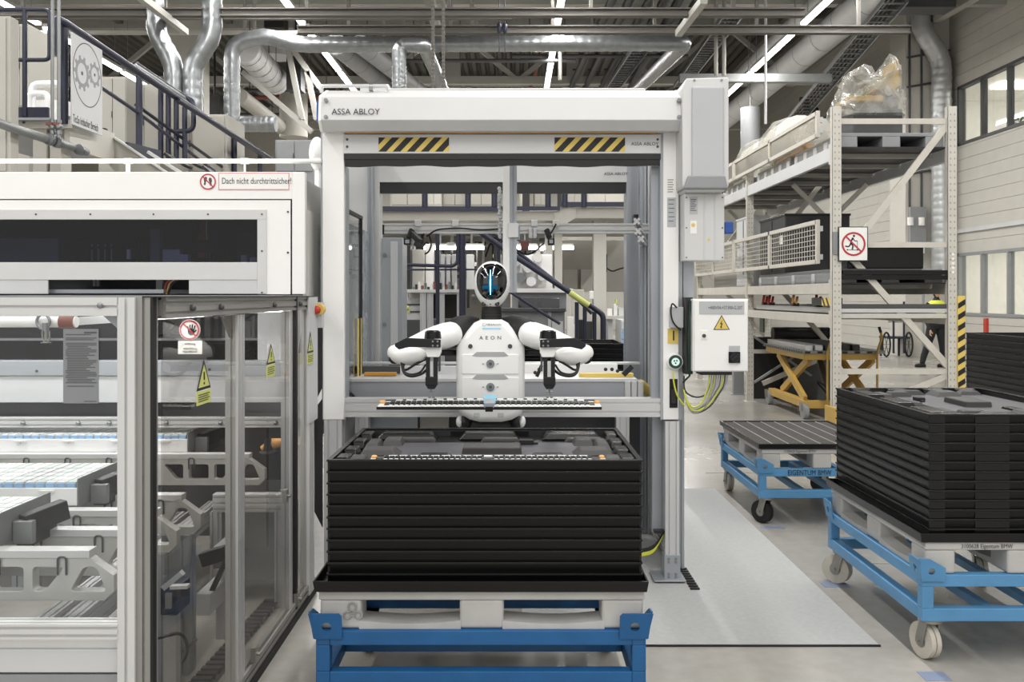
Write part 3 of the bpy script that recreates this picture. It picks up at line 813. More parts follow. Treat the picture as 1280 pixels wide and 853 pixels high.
def new_tray(lab, group):
    global proto, proto_parts
    if proto is None:
        proto = make_tray(lab, group); proto_parts = list(KIDS[proto.name]); return proto
    o = proto.copy(); COL.objects.link(o); KIDS[o.name] = []
    for ch in proto_parts:
        c = ch.copy(); COL.objects.link(c); c.parent = o; KIDS[o.name].append(c)
    return o
def stack(cx, cy, rz, z0, n, where, group):
    out = []
    for k in range(n):
        lab = 'black part tray, %s %sin the stack %s' % (ORD[k], '' if k == 0 else 'from the top ', where)
        o = new_tray(lab, group)
        o['label'] = lab; o['group'] = group
        o.location = (cx, cy, z0 + (n - 1 - k) * TRH); o.rotation_euler = (0, 0, rz)
        out.append(o)
    return out
def tray_insert(root):
    """moulded floor and blocks of an open tray (tray coordinates, front = -Y)"""
    hx, hy = TRL / 2, TRS / 2
    home = root.location.copy(); root.location = (0, 0, 0)
    b = MB(); b.box(-hx + .10, hx - .10, -hy + .03, hy - .24, .008, .014); b.build('insert_floor', 'insert_floor', root, .003)
    def block(x, y, w, d, h, m='insert_grey', top=.7, z=.009):
        b = MB(); w2, d2 = w * top, d * top
        vs = [(x - w / 2, y - d / 2, z), (x + w / 2, y - d / 2, z), (x + w / 2, y + d / 2, z), (x - w / 2, y + d / 2, z),
              (x - w2 / 2, y - d2 / 2, z + h), (x + w2 / 2, y - d2 / 2, z + h), (x + w2 / 2, y + d2 / 2, z + h), (x - w2 / 2, y + d2 / 2, z + h)]
        b.add(vs, [(0, 3, 2, 1), (4, 5, 6, 7), (0, 1, 5, 4), (1, 2, 6, 5), (2, 3, 7, 6), (3, 0, 4, 7)], False)
        b.build('insert_block', m, root, .005, 2)
    block(.02, -.06, .24, .13, .031, top=.95)
    for x in (-.42, .42): block(x, -.13, .17, .15, .031, top=.62); block(x * .95, .13, .09, .13, .03, top=.7)
    for x in (-.36, 0, .36): block(x, hy - .10, .27, .10, .029, 'black_plastic', top=.78); block(x + .05, hy - .2, .17, .05, .02, top=.85)
    for x in (-.47, .47): block(x, .05, .07, .2, .03, top=.6); block(x * 1.02, -.29, .08, .14, .026, top=.6)
    for s in (-1, 1):
        for y in (-.30, -.12, .08, .28): block(s * (hx - .045), y, .055, .12, .031, 'black_plastic', top=.8)
    for x in (-.2, .24): block(x, -.17, .13, .06, .016, 'black_plastic', top=.85)
    b = MB(); b.box(.13, .19, .1, .14, .015, .034); b.box(.11, .21, .11, .13, .012, .022); b.build('insert_clip', 'black_rubber', root, .002)
    for x in (-.14, .14): 
        b = MB(); b.box(x - .035, x + .035, hy - .028, hy - .02, .012, .032); b.build('wall_pocket', 'black_tray', root, .001)
    root.location = home
def trim_strip(name, label, L, loc, rz, segs, group=None):
    """curved backlit trim strip: white carrier, black cells, orange end caps"""
    t = thing(name, label, 'trim part', loc, rz, group)
    return t

# centre load
CX = -.10; CY = 3.35 + TRS / 2
tr = make_trolley('blue steel trolley under the centre tray stack with corner gussets', 'trolley_blue', ('black_rubber', 'black_rubber', 'wheel_grey', 'black_rubber'), (.3, 2.6, 1.4, 1.5))
tr.location = (CX - .012, CY, 0)
pl = make_pallet('grey plastic pallet under the centre black tray stack', False); pl.location = (CX - .01, CY, .392)
bt = make_base_tray('shallow black base tray on the centre pallet'); bt.location = (CX - .012, CY, .533)
st = stack(CX, CY, 0, .546, 11, 'in front of the robot', 'black trays in front of the robot')
tray_insert(st[0])
zz = .546 + 10 * TRH
# white trim part lying in the topmost tray
def make_trim(label, L, D, group, bow=.05, clamp=True, cap=.017):
    t = thing('trim_strip', label, 'trim part', group=group)
    def bowed(x): return bow * (1 - (2 * x / L) ** 2)
    n = 40; xs = [-L / 2 + L * i / n for i in range(n + 1)]
    def band(y0, y1, z0, z1, name, m, inset=0.0, tilt=0.0):
        b = MB(); vs = []
        for i, x in enumerate(xs):
            sx = (1 - inset); dy = bowed(x)
            k = 1 - .0 * abs(x)
            for (y, z) in ((y0, z0), (y1, z0), (y1, z1), (y0, z1)): vs.append((x * sx, y + dy * (y - (-D / 2)) / D, z))
        fs = []
        for i in range(n):
            for j in range(4): fs.append((i * 4 + j, (i + 1) * 4 + j, (i + 1) * 4 + (j + 1) % 4, i * 4 + (j + 1) % 4))
        fs += [(0, 1, 2, 3), (n * 4 + 3, n * 4 + 2, n * 4 + 1, n * 4)]
        b.add(vs, fs, False); return b.build(name, m, t)
    band(-D / 2, D / 2, .0, .007, 'carrier', 'part_white')
    band(-D / 2 - .004, -D / 2 + .006, -.004, .009, 'front_edging', 'black_ink')
    band(D / 2 - .008, D / 2 + .003, -.004, .012, 'rear_edging', 'black_ink', .03)
    band(-D * .2, D * .22, .006, .010, 'cell_bed', 'charcoal', .05)
    bb = MB(); bw = MB(); bt_ = MB()
    N = 38
    for i in range(N):
        x = -L / 2 + .05 + (L - .1) * (i + .5) / N; w = (L - .1) / N; dy = bowed(x) * .5
        if abs(x) < .03: continue
        for r in range(2):
            yy = dy - D * .12 + r * D * .2
            bb.box(x - w * .36, x + w * .36, yy - D * .07, yy + D * .07, .009, .016)
        bw.box(x - w * .42, x - w * .38, dy - D * .2, dy + D * .2, .009, .018)
        bt_.box(x - w * .3, x + w * .3, -D * .42 + dy * .2, -D * .28 + dy * .2, .006, .013)
    tag(bb.build('cells', 'black_ink', t), kind='stuff'); tag(bw.build('cell_dividers', 'mid_grey', t), kind='stuff'); tag(bt_.build('front_tabs', 'part_white', t), kind='stuff')
    bt2 = MB()
    for i in range(19):
        x = -L / 2 + .06 + (L - .12) * (i + .5) / 19; bt2.box(x - .016, x + .016, D / 2 + bowed(x) - .035, D / 2 + bowed(x) - .012, .006, .014)
    tag(bt2.build('rear_tabs', 'part_white', t), kind='stuff')
    for s in (-1, 1):
        b = MB(); b.ball((s * (L / 2 - .012), D * .12, .012), cap, cap * .8, cap * .6, 12, 8); b.build('end_cap', 'orange', t)
    if not clamp: return t
    b = MB(); b.box(-.024, .024, -D / 2 - .008, D * .1, .004, .03); b.build('centre_clamp', 'alu_grey', t, .003)
    b = MB(); b.box(-.028, .028, -D * .1, D / 2 + bow, .012, .03); b.build('clamp_window', 'cyan_pale', t, .003)
    b = MB(); b.box(-.018, .018, -D / 2 - .014, -D / 2 - .002, -.012, .012); b.build('clamp_foot', 'black_metal', t, .002)
    return t
t1 = make_trim('white trim strip with black cells held by the robot above the trays', 1.06, .20, None)
t1.location = (PX(612, 4.42), 4.43, 1.072); t1.rotation_euler = (.04, 0, 0)
t2 = make_trim('white trim strip lying inside the topmost tray behind its front wall', .88, .10, None, .0, False, .012)
t2.location = (CX + .01, CY - TRS / 2 + .10, zz + .021); t2.rotation_euler = (0, 0, 0)

# right loaded trolley
RX0, RY0 = 1.81, 4.0
rcx, rcy = RX0 + TRS / 2, RY0 + TRL / 2
tr = make_trolley('light blue trolley on the right under the tall tray stack', 'trolley_light', ('wheel_grey',) * 4, (0.25, 2.9, .22, .75))
tr.location = (rcx, rcy, 0); tr.rotation_euler = (0, 0, PI / 2)
pl = make_pallet('grey plastic pallet under the tall right tray stack', True); pl.location = (rcx, rcy, .392); pl.rotation_euler = (0, 0, PI / 2)
bt = make_base_tray('shallow black base tray under the tall right tray stack'); bt.location = (rcx, rcy, .533); bt.rotation_euler = (0, 0, PI / 2)
st = stack(rcx, rcy, PI / 2, .546, 13, 'on the right trolley', 'black trays on the right trolley')
tray_insert(st[0])
# empty trolley behind
ex, ey = 1.715 + BS / 2, 6.4 + BL / 2
tr = make_trolley('light blue trolley carrying an empty pallet, behind the right stack', 'trolley_light', ('black_rubber', 'black_rubber', 'black_rubber', 'wheel_grey'), (.2, 2.0, .65, .02))
tr.location = (ex, ey, 0); tr.rotation_euler = (0, 0, PI / 2)
lettering('EIGENTUM BMW', (-TL / 2 - .002, .245, .366), .052, 'black_ink', tr, (PI / 2, 0, -PI / 2), sx=.78)
KIDS[tr.name][-1].location = Vector((-TL / 2 - .002, .245, .366)); 
pl = make_pallet('grey plastic pallet under the flat black grid mat', True); pl.location = (ex, ey, .392); pl.rotation_euler = (0, 0, PI / 2)
t = thing('grid_tray', 'flat black grid tray with ribbed lines on the empty pallet', 'tray', (0, 0, 0))
b = MB(); ring_walls(b, BL / 2, BS / 2, 0, .035, .02, .004); b.build('rim', 'black_plastic', t, .002)
b = MB(); b.box(-BL / 2 + .015, BL / 2 - .015, -BS / 2 + .015, BS / 2 - .015, .001, .016); b.build('floor_panel', 'charcoal', t)
b = MB()
for i in range(1, 8):
    y = -BS / 2 + BS * i / 8; b.box(-BL / 2 + .02, BL / 2 - .02, y - .004, y + .004, .016, .03)
b.build('long_ribs', 'mid_grey', t)
b = MB()
for i in range(1, 40):
    x = -BL / 2 + BL * i / 40; b.box(x - .003, x + .003, -BS / 2 + .02, BS / 2 - .02, .016, .027)
tag(b.build('cross_ribs', 'rib_grey', t), kind='stuff')
t.location = (ex, ey, .533); t.rotation_euler = (0, 0, PI / 2)
# third stack far right
fx, fy = 3.45 + TRS / 2, 5.85 + TRL / 2
tr = make_trolley('light blue trolley under the farthest right tray stack', 'trolley_light', ('wheel_grey',) * 4, (0, 1, 2, 3)); tr.location = (fx, fy, 0); tr.rotation_euler = (0, 0, PI / 2)
pl = make_pallet('grey plastic pallet under the farthest right tray stack', False); pl.location = (fx, fy, .392); pl.rotation_euler = (0, 0, PI / 2)
st = stack(fx, fy, PI / 2, .546 - .013, 19, 'at the far right edge', 'black trays at the far right edge')
# anti-slip floor sheet
fm = thing('floor_mat', 'light grey speckled anti slip sheet on the floor beside the gate', 'mat', (.86, 4.2, 0))
b = MB(); b.box(.05, 1.675, 4.2, 7.6, 0, .007); b.build('sheet', 'mat_grey', fm)
b = MB(); b.box(.045, 1.68, 4.19, 4.2, 0, .008); b.build('front_edge', 'black_rubber', fm)

# ------------------------------------------------------------------ the robot
RD = 4.78; RXC = PX(613, RD)
rb = thing('humanoid_robot', 'white humanoid robot with a black visor standing behind the trays', 'robot', (RXC, RD + .12, 0))
def rp(px, py, d=RD): return P(px, py, d)
# torso
tor = [(601, 400), (627, 400), (635, 404), (654, 428), (656, 436), (656, 508), (652, 519), (640, 526), (627, 529), (600, 529), (587, 526), (575, 519), (570, 508), (570, 436), (572, 428), (592, 404)]
s = RD / F
poly = [((x - 613) * s, (400 - y) * s) for x, y in tor]
b = MB(); b.prism(poly[::-1], (RXC, RD, PZ(400, RD)), (1, 0, 0), (0, 0, 1), (0, .23, 0))
ob = b.build('torso', 'robot_white', rb, .035, 5, angle=60)
for p in ob.data.polygons: p.use_smooth = True
torso = ob
for i, (y0, y1) in enumerate(((443, 468), (471.5, 503))):
    x0, x1 = (577, 649)
    pts = rrect((x0 - 613) * s, (x1 - 613) * s, (400 - y1) * s, (400 - y0) * s, .012)
    b = MB(); b.prism(pts, (RXC, RD - .004, PZ(400, RD)), (1, 0, 0), (0, 0, 1), (0, .02, 0)); dr = b.build('drawer_front', 'robot_white', torso, .003, 2)
    yy = y0 - 3
    pts = [((a - 613) * s, (400 - c) * s) for a, c in ((590, yy + 5), (596, yy), (630, yy), (636, yy + 5), (630, yy + 6), (596, yy + 6))]
    b = MB(); b.prism(pts[::-1], (RXC, RD - .006, PZ(400, RD)), (1, 0, 0), (0, 0, 1), (0, .012, 0)); b.build('grip_recess', 'robot_grey', torso, .001)
    c = rp(613, (455, 484)[i], RD - .006)
    b = MB(); b.cyl(c, c + Vector((0, -.004, 0)), 5.2 * s, 20); b.build('round_badge', 'galv', torso)
    b = MB(); b.cyl(c + Vector((0, -.004, 0)), c + Vector((0, -.006, 0)), 2 * s, 12)
    for q in (-9, 9): b.box(c.x + (q - 1.2) * s, c.x + (q + 1.2) * s, c.y - .002, c.y + .004, c.z - .3 * s, c.z + .3 * s)
    b.build('badge_pin', 'grey_ink', torso)
for px in (588, 637.5):
    c = rp(px, 433, RD + .001); b = MB(); b.cyl(c, c + Vector((0, -.006, 0)), 2.8 * s, 14); b.cyl(c + Vector((0, -.006, 0)), c + Vector((0, -.008, 0)), 1.4 * s, 8); b.build('screw', 'dark_grey', torso)
lettering('A E O N', rp(613, 422.7, RD - .001), .026, 'black_ink', torso, align='CENTER', sx=1.12, space=1.12)
lettering('HEXAGON', rp(608, 406, RD - .001), .0165, 'grey_ink', torso, sx=.95)
b = MB(); c = rp(605, 406, RD - .001); b.tube([c + Vector((2 * s * math.cos(k * PI / 3), 0, 2 * s * math.sin(k * PI / 3))) for k in range(6)], .0008, 5, closed=True); b.build('hexagon_mark', 'grey_ink', torso)
b = MB(); a, c = rp(603, 412, RD - .002), rp(626, 410, RD - .002); b.box(a.x, c.x, a.y, a.y + .006, a.z, c.z); b.build('light_bar', 'cyan_pale', torso, .001)
b = MB(); 
for px in (596, 626):
    c = rp(px, 519, RD - .001); b.box(c.x - 4 * s, c.x + 4 * s, c.y, c.y + .02, c.z - 3 * s, c.z + 3 * s)
b.build('vent_patch', 'light_grey', torso, .003)
# neck
b = MB(); c = rp(614.5, 403, RD + .11); b.cyl(c, c + Vector((0, 0, 20 * s)), 13.5 * s, 24, 12.5 * s); neck = b.build('neck', 'black_rubber', rb, .004)
b = MB()
for k in range(3): b.cyl(c + Vector((0, 0, (5 + 4 * k) * s)), c + Vector((0, 0, (6 + 4 * k) * s)), 13.6 * s, 24)
b.build('neck_rings', 'charcoal', neck)
# head: egg-shaped white shell with a glossy black visor
HC = rp(615, 356, RD + .10); ha, hb, hd = 23.2 * s, 30 * s, .115
def head_r(z):
    """half width at height z (fraction of the head's half height)"""
    w = math.sqrt(max(0, 1 - abs(z) ** 2.35))
    return w * (1 - .16 * max(0, -z) ** 1.3)
b = MB(); vs = []; n, m = 40, 26
for i in range(m + 1):
    z = math.cos(PI * i / m)
    for k in range(n):
        a = 2 * PI * k / n; ca, sa = math.cos(a), math.sin(a); e = 1.0
        x = math.copysign(abs(ca) ** e, ca); y = math.copysign(abs(sa) ** e, sa); w = head_r(z)
        vs.append(HC + Vector((x * ha * w, y * hd * w, z * hb)))
fs = [(i * n + k, (i + 1) * n + k, (i + 1) * n + (k + 1) % n, i * n + (k + 1) % n) for i in range(m) for k in range(n)]
b.add(vs, fs, True); head = b.build('head_shell', 'robot_white', rb)
def head_y(x, z):
    w = head_r(z / hb) * ha
    q = 1 - min(.999, abs(x / max(w, 1e-5))) ** 2
    return HC.y - hd * head_r(z / hb) * math.sqrt(max(q, 0))
def visor(cx, cz, rx, rz_, off, name, m, pw=2.6):
    b = MB(); N, M = 36, 12; vs = [Vector((HC.x + cx, head_y(cx, cz) - off, HC.z + cz))]
    for j in range(1, M + 1):
        r = j / M
        for k in range(N):
            a = 2 * PI * k / N; ca, sa = math.cos(a), math.sin(a)
            x = cx + rx * r * math.copysign(abs(ca) ** (2 / pw), ca); z = cz + rz_ * r * math.copysign(abs(sa) ** (2 / pw), sa)
            x *= (1 - .22 * max(0, -(z - cz) / rz_) ** 1.6)
            vs.append(Vector((HC.x + x, head_y(x, z) - off * (1 - .6 * r ** 6), HC.z + z)))
    fs = [(0, 1 + (k + 1) % N, 1 + k) for k in range(N)]
    for j in range(M - 1):
        for k in range(N): fs.append((1 + j * N + k, 1 + j * N + (k + 1) % N, 1 + (j + 1) * N + (k + 1) % N, 1 + (j + 1) * N + k))
    b.add(vs, [f[::-1] for f in fs], True); return b.build(name, m, head)
mat('visor_black', '#0b0b0d', 0.05, 0, 0, 1, coat=1.0)
mat('screen_black', '#101418', 0.12, 0, 0, 1, coat=1.0)
vz = visor(0, 3.5 * s, 19.3 * s, 23 * s, .007, 'visor', 'visor_black')
b = MB()
def on_face(px, py, off): 
    x, z = (px - 615) * s, (356 - py) * s; return Vector((HC.x + x, head_y(x, z) - off, HC.z + z))
pts = [on_face(613.6, y, .010) for y in [338 + 31 * k / 12 for k in range(13)]]
b.tube(pts, 1.0 * s, 8, rs=[(.35 + .65 * math.sin(PI * (k + .3) / 12.6)) * .85 * s for k in range(13)]); b.build('face_light', 'cyan_glow', head)
def face_patch(x0, x1, y0, y1, off, name, m):
    b = MB(); vs = []; nx, nz = 6, 8
    for j in range(nz + 1):
        for i in range(nx + 1): vs.append(on_face(x0 + (x1 - x0) * i / nx, y0 + (y1 - y0) * j / nz, off))
    b.add(vs, [(j * (nx + 1) + i, (j + 1) * (nx + 1) + i, (j + 1) * (nx + 1) + i + 1, j * (nx + 1) + i + 1) for j in range(nz) for i in range(nx)], True); b.build(name, m, head)
face_patch(605, 622.5, 336, 370, .0082, 'screen', 'screen_black')
face_patch(604, 612.6, 357, 361.5, .0094, 'screen_glow', 'cyan_dim'); face_patch(614.6, 623, 357, 361.5, .0094, 'screen_glow', 'cyan_dim')
face_patch(610.5, 617, 345, 366, .0088, 'screen_glow', 'cyan_dim')
for px in (605, 621.7):
    c = on_face(px, 380.3, -.004); b = MB(); b.cyl(c, c + Vector((0, -.012, 0)), 3.1 * s, 18); cam_o = b.build('face_camera', 'black_metal', head, .001)
    b = MB(); b.cyl(c + Vector((0, -.012, 0)), c + Vector((0, -.0135, 0)), 1.7 * s, 14); b.build('lens', 'visor_black', head)
b = MB()
for py in (380.8, 384): c = on_face(613.3, py, .001); b.box(c.x - 1.1 * s, c.x + 1.1 * s, c.y - .001, c.y + .004, c.z - .8 * s, c.z + .8 * s)
b.build('chin_sensor', 'black_ink', head)
# arms, mirrored about px 613
def arm(sg):
    def q(px, py, d): return P(613 + sg * (613 - px), py, d)
    b = MB(); b.tube([q(600, 404, RD + .12), q(590, 406, RD + .12), q(578, 411, RD + .10), q(566, 417, RD + .06), q(558, 424, RD + .04)], 1, 20, rs=[.03, .055, .072, .075, .06]); sh = b.build('shoulder', 'black_rubber', rb)
    b = MB(); b.tube([q(571, 441, RD + .1), q(560, 441, RD + .03), q(548, 441, RD)], .016, 12); b.build('shoulder_underside', 'black_rubber', sh)
    A, B = q(577, 414, RD + .03), q(498, 437, RD - .06)
    b = MB(); pts = []; rs = []
    for u, rr in ((0, .012), (.02, .032), (.06, .05), (.13, .063), (.25, .068), (.4, .066), (.55, .060), (.7, .050), (.85, .040), (.95, .031), (1, .02)): pts.append(A.lerp(B, u)); rs.append(rr)
    b.tube(pts, 1, 24, rs=rs); b.build('upper_arm', 'robot_white', rb)
    b = MB(); b.tube([q(495, 436, RD - .06), q(492, 443, RD - .10), q(494, 449, RD - .14)], .03, 14); b.build('elbow', 'charcoal', rb)
    A, B = q(491, 440, RD - .10), q(533, 443, RD - .30)
    b = MB(); pts = []; rs = []
    for k in range(13):
        u = k / 12; pts.append(A.lerp(B, u) + Vector((0, 0, -.012 * math.sin(PI * u)))); rs.append(max(.012, (.062 - .022 * u) * (math.sin(PI * min(1, u * .9 + .09)) ** .45)))
    b.tube(pts, 1, 22, rs=rs); fo = b.build('forearm', 'robot_white', rb)
    D = RD - .33; sd = D / F
    cx = lambda px: 613 + sg * (613 - px)
    pl_ = [(494, 429.5), (508, 422.5), (551, 424.5), (551, 434.5), (512, 434), (499, 437), (494, 433)]
    pp = [(PX(cx(a), D), PZ(c, D)) for a, c in pl_]
    if sg > 0: pp = pp[::-1]
    b = MB(); b.prism(pp, (0, D - .012, 0), (1, 0, 0), (0, 0, 1), (0, .016, 0)); br = b.build('wrist_bracket', 'black_metal', rb, .002)
    b = MB()
    for a in (541, 547):
        for c in (427, 432.3): v = P(cx(a), c, D - .012); b.cyl(v, v + Vector((0, -.005, 0)), 1.25 * sd, 10)
    b.build('screws', 'galv', br)
    c = P(cx(541), 425, D + .05); b = MB(); b.cyl(c, c + Vector((0, 0, 10.5 * sd)), 11 * sd, 22, 10 * sd); b.cyl(c + Vector((0, 0, 10.5 * sd)), c + Vector((0, 0, 12 * sd)), 9 * sd, 22, 7 * sd); b.build('wrist_motor', 'black_plastic', rb, .003)
    b = MB(); pts = [(531, 424), (551, 424), (551, 441), (548.5, 447), (534, 447), (531, 441)]; pp = [(PX(cx(a), D), PZ(y, D)) for a, y in pts]
    if sg > 0: pp = pp[::-1]
    b.prism(pp, (0, D + .006, 0), (1, 0, 0), (0, 0, 1), (0, .06, 0)); b.build('wrist_housing', 'robot_white', rb, .004)
    b = MB()
    for a0, a1 in ((532, 537), (541.5, 546.5)):
        v, w = P(cx(a0), 447, D), P(cx(a1), 475, D); b.box(v.x, w.x, D + .01, D + .045, w.z, v.z)
    v, w = P(cx(531.5), 472, D), P(cx(546.5), 482, D); b.box(v.x, w.x, D + .005, D + .05, w.z, v.z)
    pts = [(531.5, 482), (546.5, 482), (543, 487), (535, 487)]; pp = [(PX(cx(a), D), PZ(y, D)) for a, y in pts]
    b.prism(pp if sg < 0 else pp[::-1], (0, D + .01, 0), (1, 0, 0), (0, 0, 1), (0, .035, 0))
    gr = b.build('gripper', 'black_metal', rb, .002)
    b = MB(); v, w = P(cx(537), 452, D), P(cx(541), 471, D); b.box(v.x, w.x, D + .02, D + .03, w.z, v.z); b.build('gripper_slide', 'part_white', gr, .001)
    b = MB(); v = P(cx(539), 487, D + .028); b.cyl(v, v + Vector((0, 0, -4 * sd)), 1.2 * sd, 8)
    for a in (536.5, 541.5): v, w = P(cx(a - 1.6), 490, D), P(cx(a + 1.6), 498.5, D); b.box(v.x, w.x, D + .02, D + .036, w.z, v.z)
    b.build('gripper_jaw', 'galv', gr, .001)
    b = MB(); b.box(PX(cx(547.5), D), PX(cx(550), D), D + .02, D + .05, PZ(465, D), PZ(446, D)); b.build('sensor_rod', 'dark_grey', gr)
    for k, (pts, r) in enumerate((((q(534, 448, D + .06), q(520, 455, D + .06), q(508, 463, D + .08), q(503, 462, D + .10), q(502, 453, D + .12)), .006),
                              ((q(533, 463, D + .05), q(527, 468, D + .03), q(516, 471, D + .04), q(507, 469, D + .06), q(503, 462, D + .09), q(505, 454, D + .12)), .007),
                              ((q(532, 456, D + .05), q(526, 466, D + .03), q(514, 469, D + .05), q(505, 466, D + .07), q(504, 456, D + .11)), .005))):
        b = MB(); b.tube(fillet(pts, .05), r, 8); b.build('arm_cable', 'black_rubber', fo)
arm(1); arm(-1)
# pelvis and legs (hidden behind the trays from here) ending in wheeled feet
zb = PZ(529, RD)
b = MB(); b.ball((RXC, RD + .13, zb - .04), .15, .10, .09, 20, 12); b.build('pelvis', 'charcoal', rb)
for sx in (-1, 1):
    b = MB(); b.ball((RXC + sx * .165, RD + .10, zb - .006), .02, .05, .03, 16, 10); b.build('hip_cap', 'robot_white', rb)
    b = MB(); b.ball((RXC + sx * .13, RD + .11, zb - .01), .04, .06, .04, 16, 10); b.build('hip_joint', 'charcoal', rb)
    b = MB(); b.tube([(RXC + sx * .13, RD + .13, zb - .07), (RXC + sx * .14, RD + .13, zb - .10), (RXC + sx * .15, RD + .11, .7), (RXC + sx * .15, RD + .10, .54)], 1, 18, rs=[.07, .085, .075, .055]); b.build('thigh', 'robot_white', rb)
    b = MB(); b.ball((RXC + sx * .15, RD + .10, .52), .055, .06, .06, 16, 10); b.build('knee', 'charcoal', rb)
    b = MB(); b.tube([(RXC + sx * .15, RD + .10, .5), (RXC + sx * .15, RD + .13, .36), (RXC + sx * .15, RD + .13, .10)], 1, 18, rs=[.05, .06, .04]); b.build('shin', 'robot_white', rb)
    b = MB(); b.box(RXC + sx * .15 - .05, RXC + sx * .15 + .05, RD + .02, RD + .24, .05, .1); ft = b.build('foot', 'charcoal', rb, .015, 3)
    for yy in (.06, .2):
        b = MB(); b.cyl((RXC + sx * .15 - .025, RD + yy, .042), (RXC + sx * .15 + .025, RD + yy, .042), .042, 20); b.build('wheel', 'black_rubber', ft, .004)
# ------------------------------------------------------------------ front roller gate
GD = 5.14; gs = GD / F
def gx(px): return PX(px, GD)
def gz(py): return PZ(py, GD)
def fbox(b, x0, x1, y0, y1, d, t):
    """box whose front face, at depth d, covers the given spot; t deep"""
    a, c = P(x0, y1, d), P(x1, y0, d)
    return b.box(a.x, c.x, d, d + t, a.z, c.z)
def hazard(parent, x0, x1, z0, z1, y, n=5):
    b = MB(); b.box(x0, x1, y - .001, y, z0, z1); st_ = b.build('hazard_sticker', 'sticker_yellow', parent)
    b = MB(); h = z1 - z0; p = (x1 - x0) / n; k = h * .95
    for i in range(-1, n + 1):
        q = [(x0 + i * p, 0), (x0 + i * p + p * .55, 0), (x0 + i * p + p * .55 + k, h), (x0 + i * p + k, h)]
        # clip to the sticker
        def clip(poly, lim, keep_left):
            out = []
            for a, c in zip(poly, poly[1:] + poly[:1]):
                ia = a[0] <= lim if keep_left else a[0] >= lim; ic = c[0] <= lim if keep_left else c[0] >= lim
                if ia: out.append(a)
                if ia != ic: u = (lim - a[0]) / (c[0] - a[0]); out.append((lim, a[1] + u * (c[1] - a[1])))
            return out
        q = clip(clip(q, x1, True), x0, False)
        if len(q) > 2: b.prism(q, (0, y - .0016, z0), (1, 0, 0), (0, 0, 1), (0, .0008, 0))
    b.build('hazard_stripes', 'black_ink', st_)
g = thing('roller_gate', 'white roller gate with hazard stickers framing the robot', 'gate', (gx(628), GD, 0))
b = MB(); fbox(b, 403, 430, 163, 525, GD, .16); b.build('post', 'white_paint', g, .004)
b = MB(); fbox(b, 401, 405, 163, 525, GD + .02, .12); fbox(b, 429, 432.5, 208, 525, GD + .03, .1); b.build('post_edge', 'alu_grey', g)
b = MB(); fbox(b, 829, 848.5, 163, 525, GD, .16); b.build('post', 'white_paint', g, .004)
b = MB(); fbox(b, 848.5, 853, 163, 525, GD + .02, .14); fbox(b, 825.5, 829.5, 163, 525, GD + .01, .1); b.build('post_edge', 'alu_grey', g)
b = MB(); fbox(b, 814, 826, 208, 520, GD + .08, .06); b.build('guide_channel', 'alu_grey', g)
# below: grooved legs
b = MB(); b.profile((gx(840.5), GD + .05, .12), (gx(840.5), GD + .05, gz(527)), .078, .09, up=(0, 1, 0)); b.build('leg', 'alu', g)
b = MB(); b.profile((gx(416), GD + .05, .0), (gx(416), GD + .05, gz(525)), .1, .09, up=(0, 1, 0)); b.build('leg', 'alu', g)
b = MB(); fbox(b, 830.5, 850.5, 694, 727, GD - .005, .1); fbox(b, 818, 858, 726.3, 728, GD - .05, .2); ft = b.build('foot_plate', 'alu_grey', g, .002)
b = MB()
for px in (836, 845):
    for py in (699, 703, 718, 722): v = P(px, py, GD - .005); b.cyl(v, v + Vector((0, -.005, 0)), .007, 10)
b.build('foot_bolts', 'galv', ft)
b = MB(); fbox(b, 815, 831, 520, 665, GD + .12, .06); b.build('cover_strip', 'alu_grey', g, .002)
# header box with sloping top and underside
hp = [(108, 0.0, .06), (120, 0.0, -.13), (150, 0, -.15), (163, 0, -.10), (163, 0, .12), (108, 0, .12)]
pts = [(GD + dy, PZ(py, GD + min(dy, 0))) for py, _, dy in ((111, 0, .05), (121, 0, -.13), (150, 0, -.15), (164, 0, -.10), (164, 0, .16), (111, 0, .16))]
sc_ = lambda px: PX(px, GD - .14)
b = MB(); x0, x1 = sc_(399), sc_(854)
b.prism(pts, (x0, 0, 0), (0, 1, 0), (0, 0, 1), (x1 - x0, 0, 0)); hd_ = b.build('header_box', 'alu_bright', g, .004)
pts2 = [(a - .004 if a < GD else a + .004, z + (.004 if z > gz(140) else -.004)) for a, z in pts]
for xa, xb in ((x0 - .004, x0 + .012), (x1 - .012, x1 + .004)):
    b = MB(); b.prism(pts2, (xa, 0, 0), (0, 1, 0), (0, 0, 1), (xb - xa, 0, 0)); b.build('header_end_cap', 'white_paint', g, .003)
for px in (407, 849):
    for py in (125, 146):
        v = P(px, py, GD - .156); b = MB(); b.cyl(v + Vector((0, .02, 0)), v, .011, 14); b.cyl(v, v + Vector((0, -.003, 0)), .006, 8); b.build('header_bolt', 'galv', hd_)
lettering('ASSA ABLOY', P(414.5, 140, GD - .153), .047, 'black_ink', hd_, sx=.98)
b = MB(); b.tube([(gx(431), GD - .02, gz(165.5)), (gx(822), GD - .02, gz(165.5))], .010, 10); b.build('amber_roller', 'amber', g)
b = MB(); fbox(b, 429, 826, 168, 192, GD - .01, .08); panel = b.build('bottom_panel', 'alu_bright', g, .003)
for px in (434, 822):
    for py in (174.5, 183.5): v = P(px, py, GD - .01); b = MB(); b.cyl(v, v + Vector((0, -.004, 0)), .007, 10); b.build('panel_bolt', 'dark_grey', panel)
for a, c in ((473.5, 561.5), (693, 781)): hazard(panel, gx(a), gx(c), gz(190), gz(172.3), GD - .0105)
lettering('ASSA ABLOY', P(789, 180, GD - .0115), .027, 'black_ink', panel, sx=1.0)
b = MB(); fbox(b, 430, 826, 192, 199, GD - .006, .07); b.build('seal_bar', 'charcoal', g)
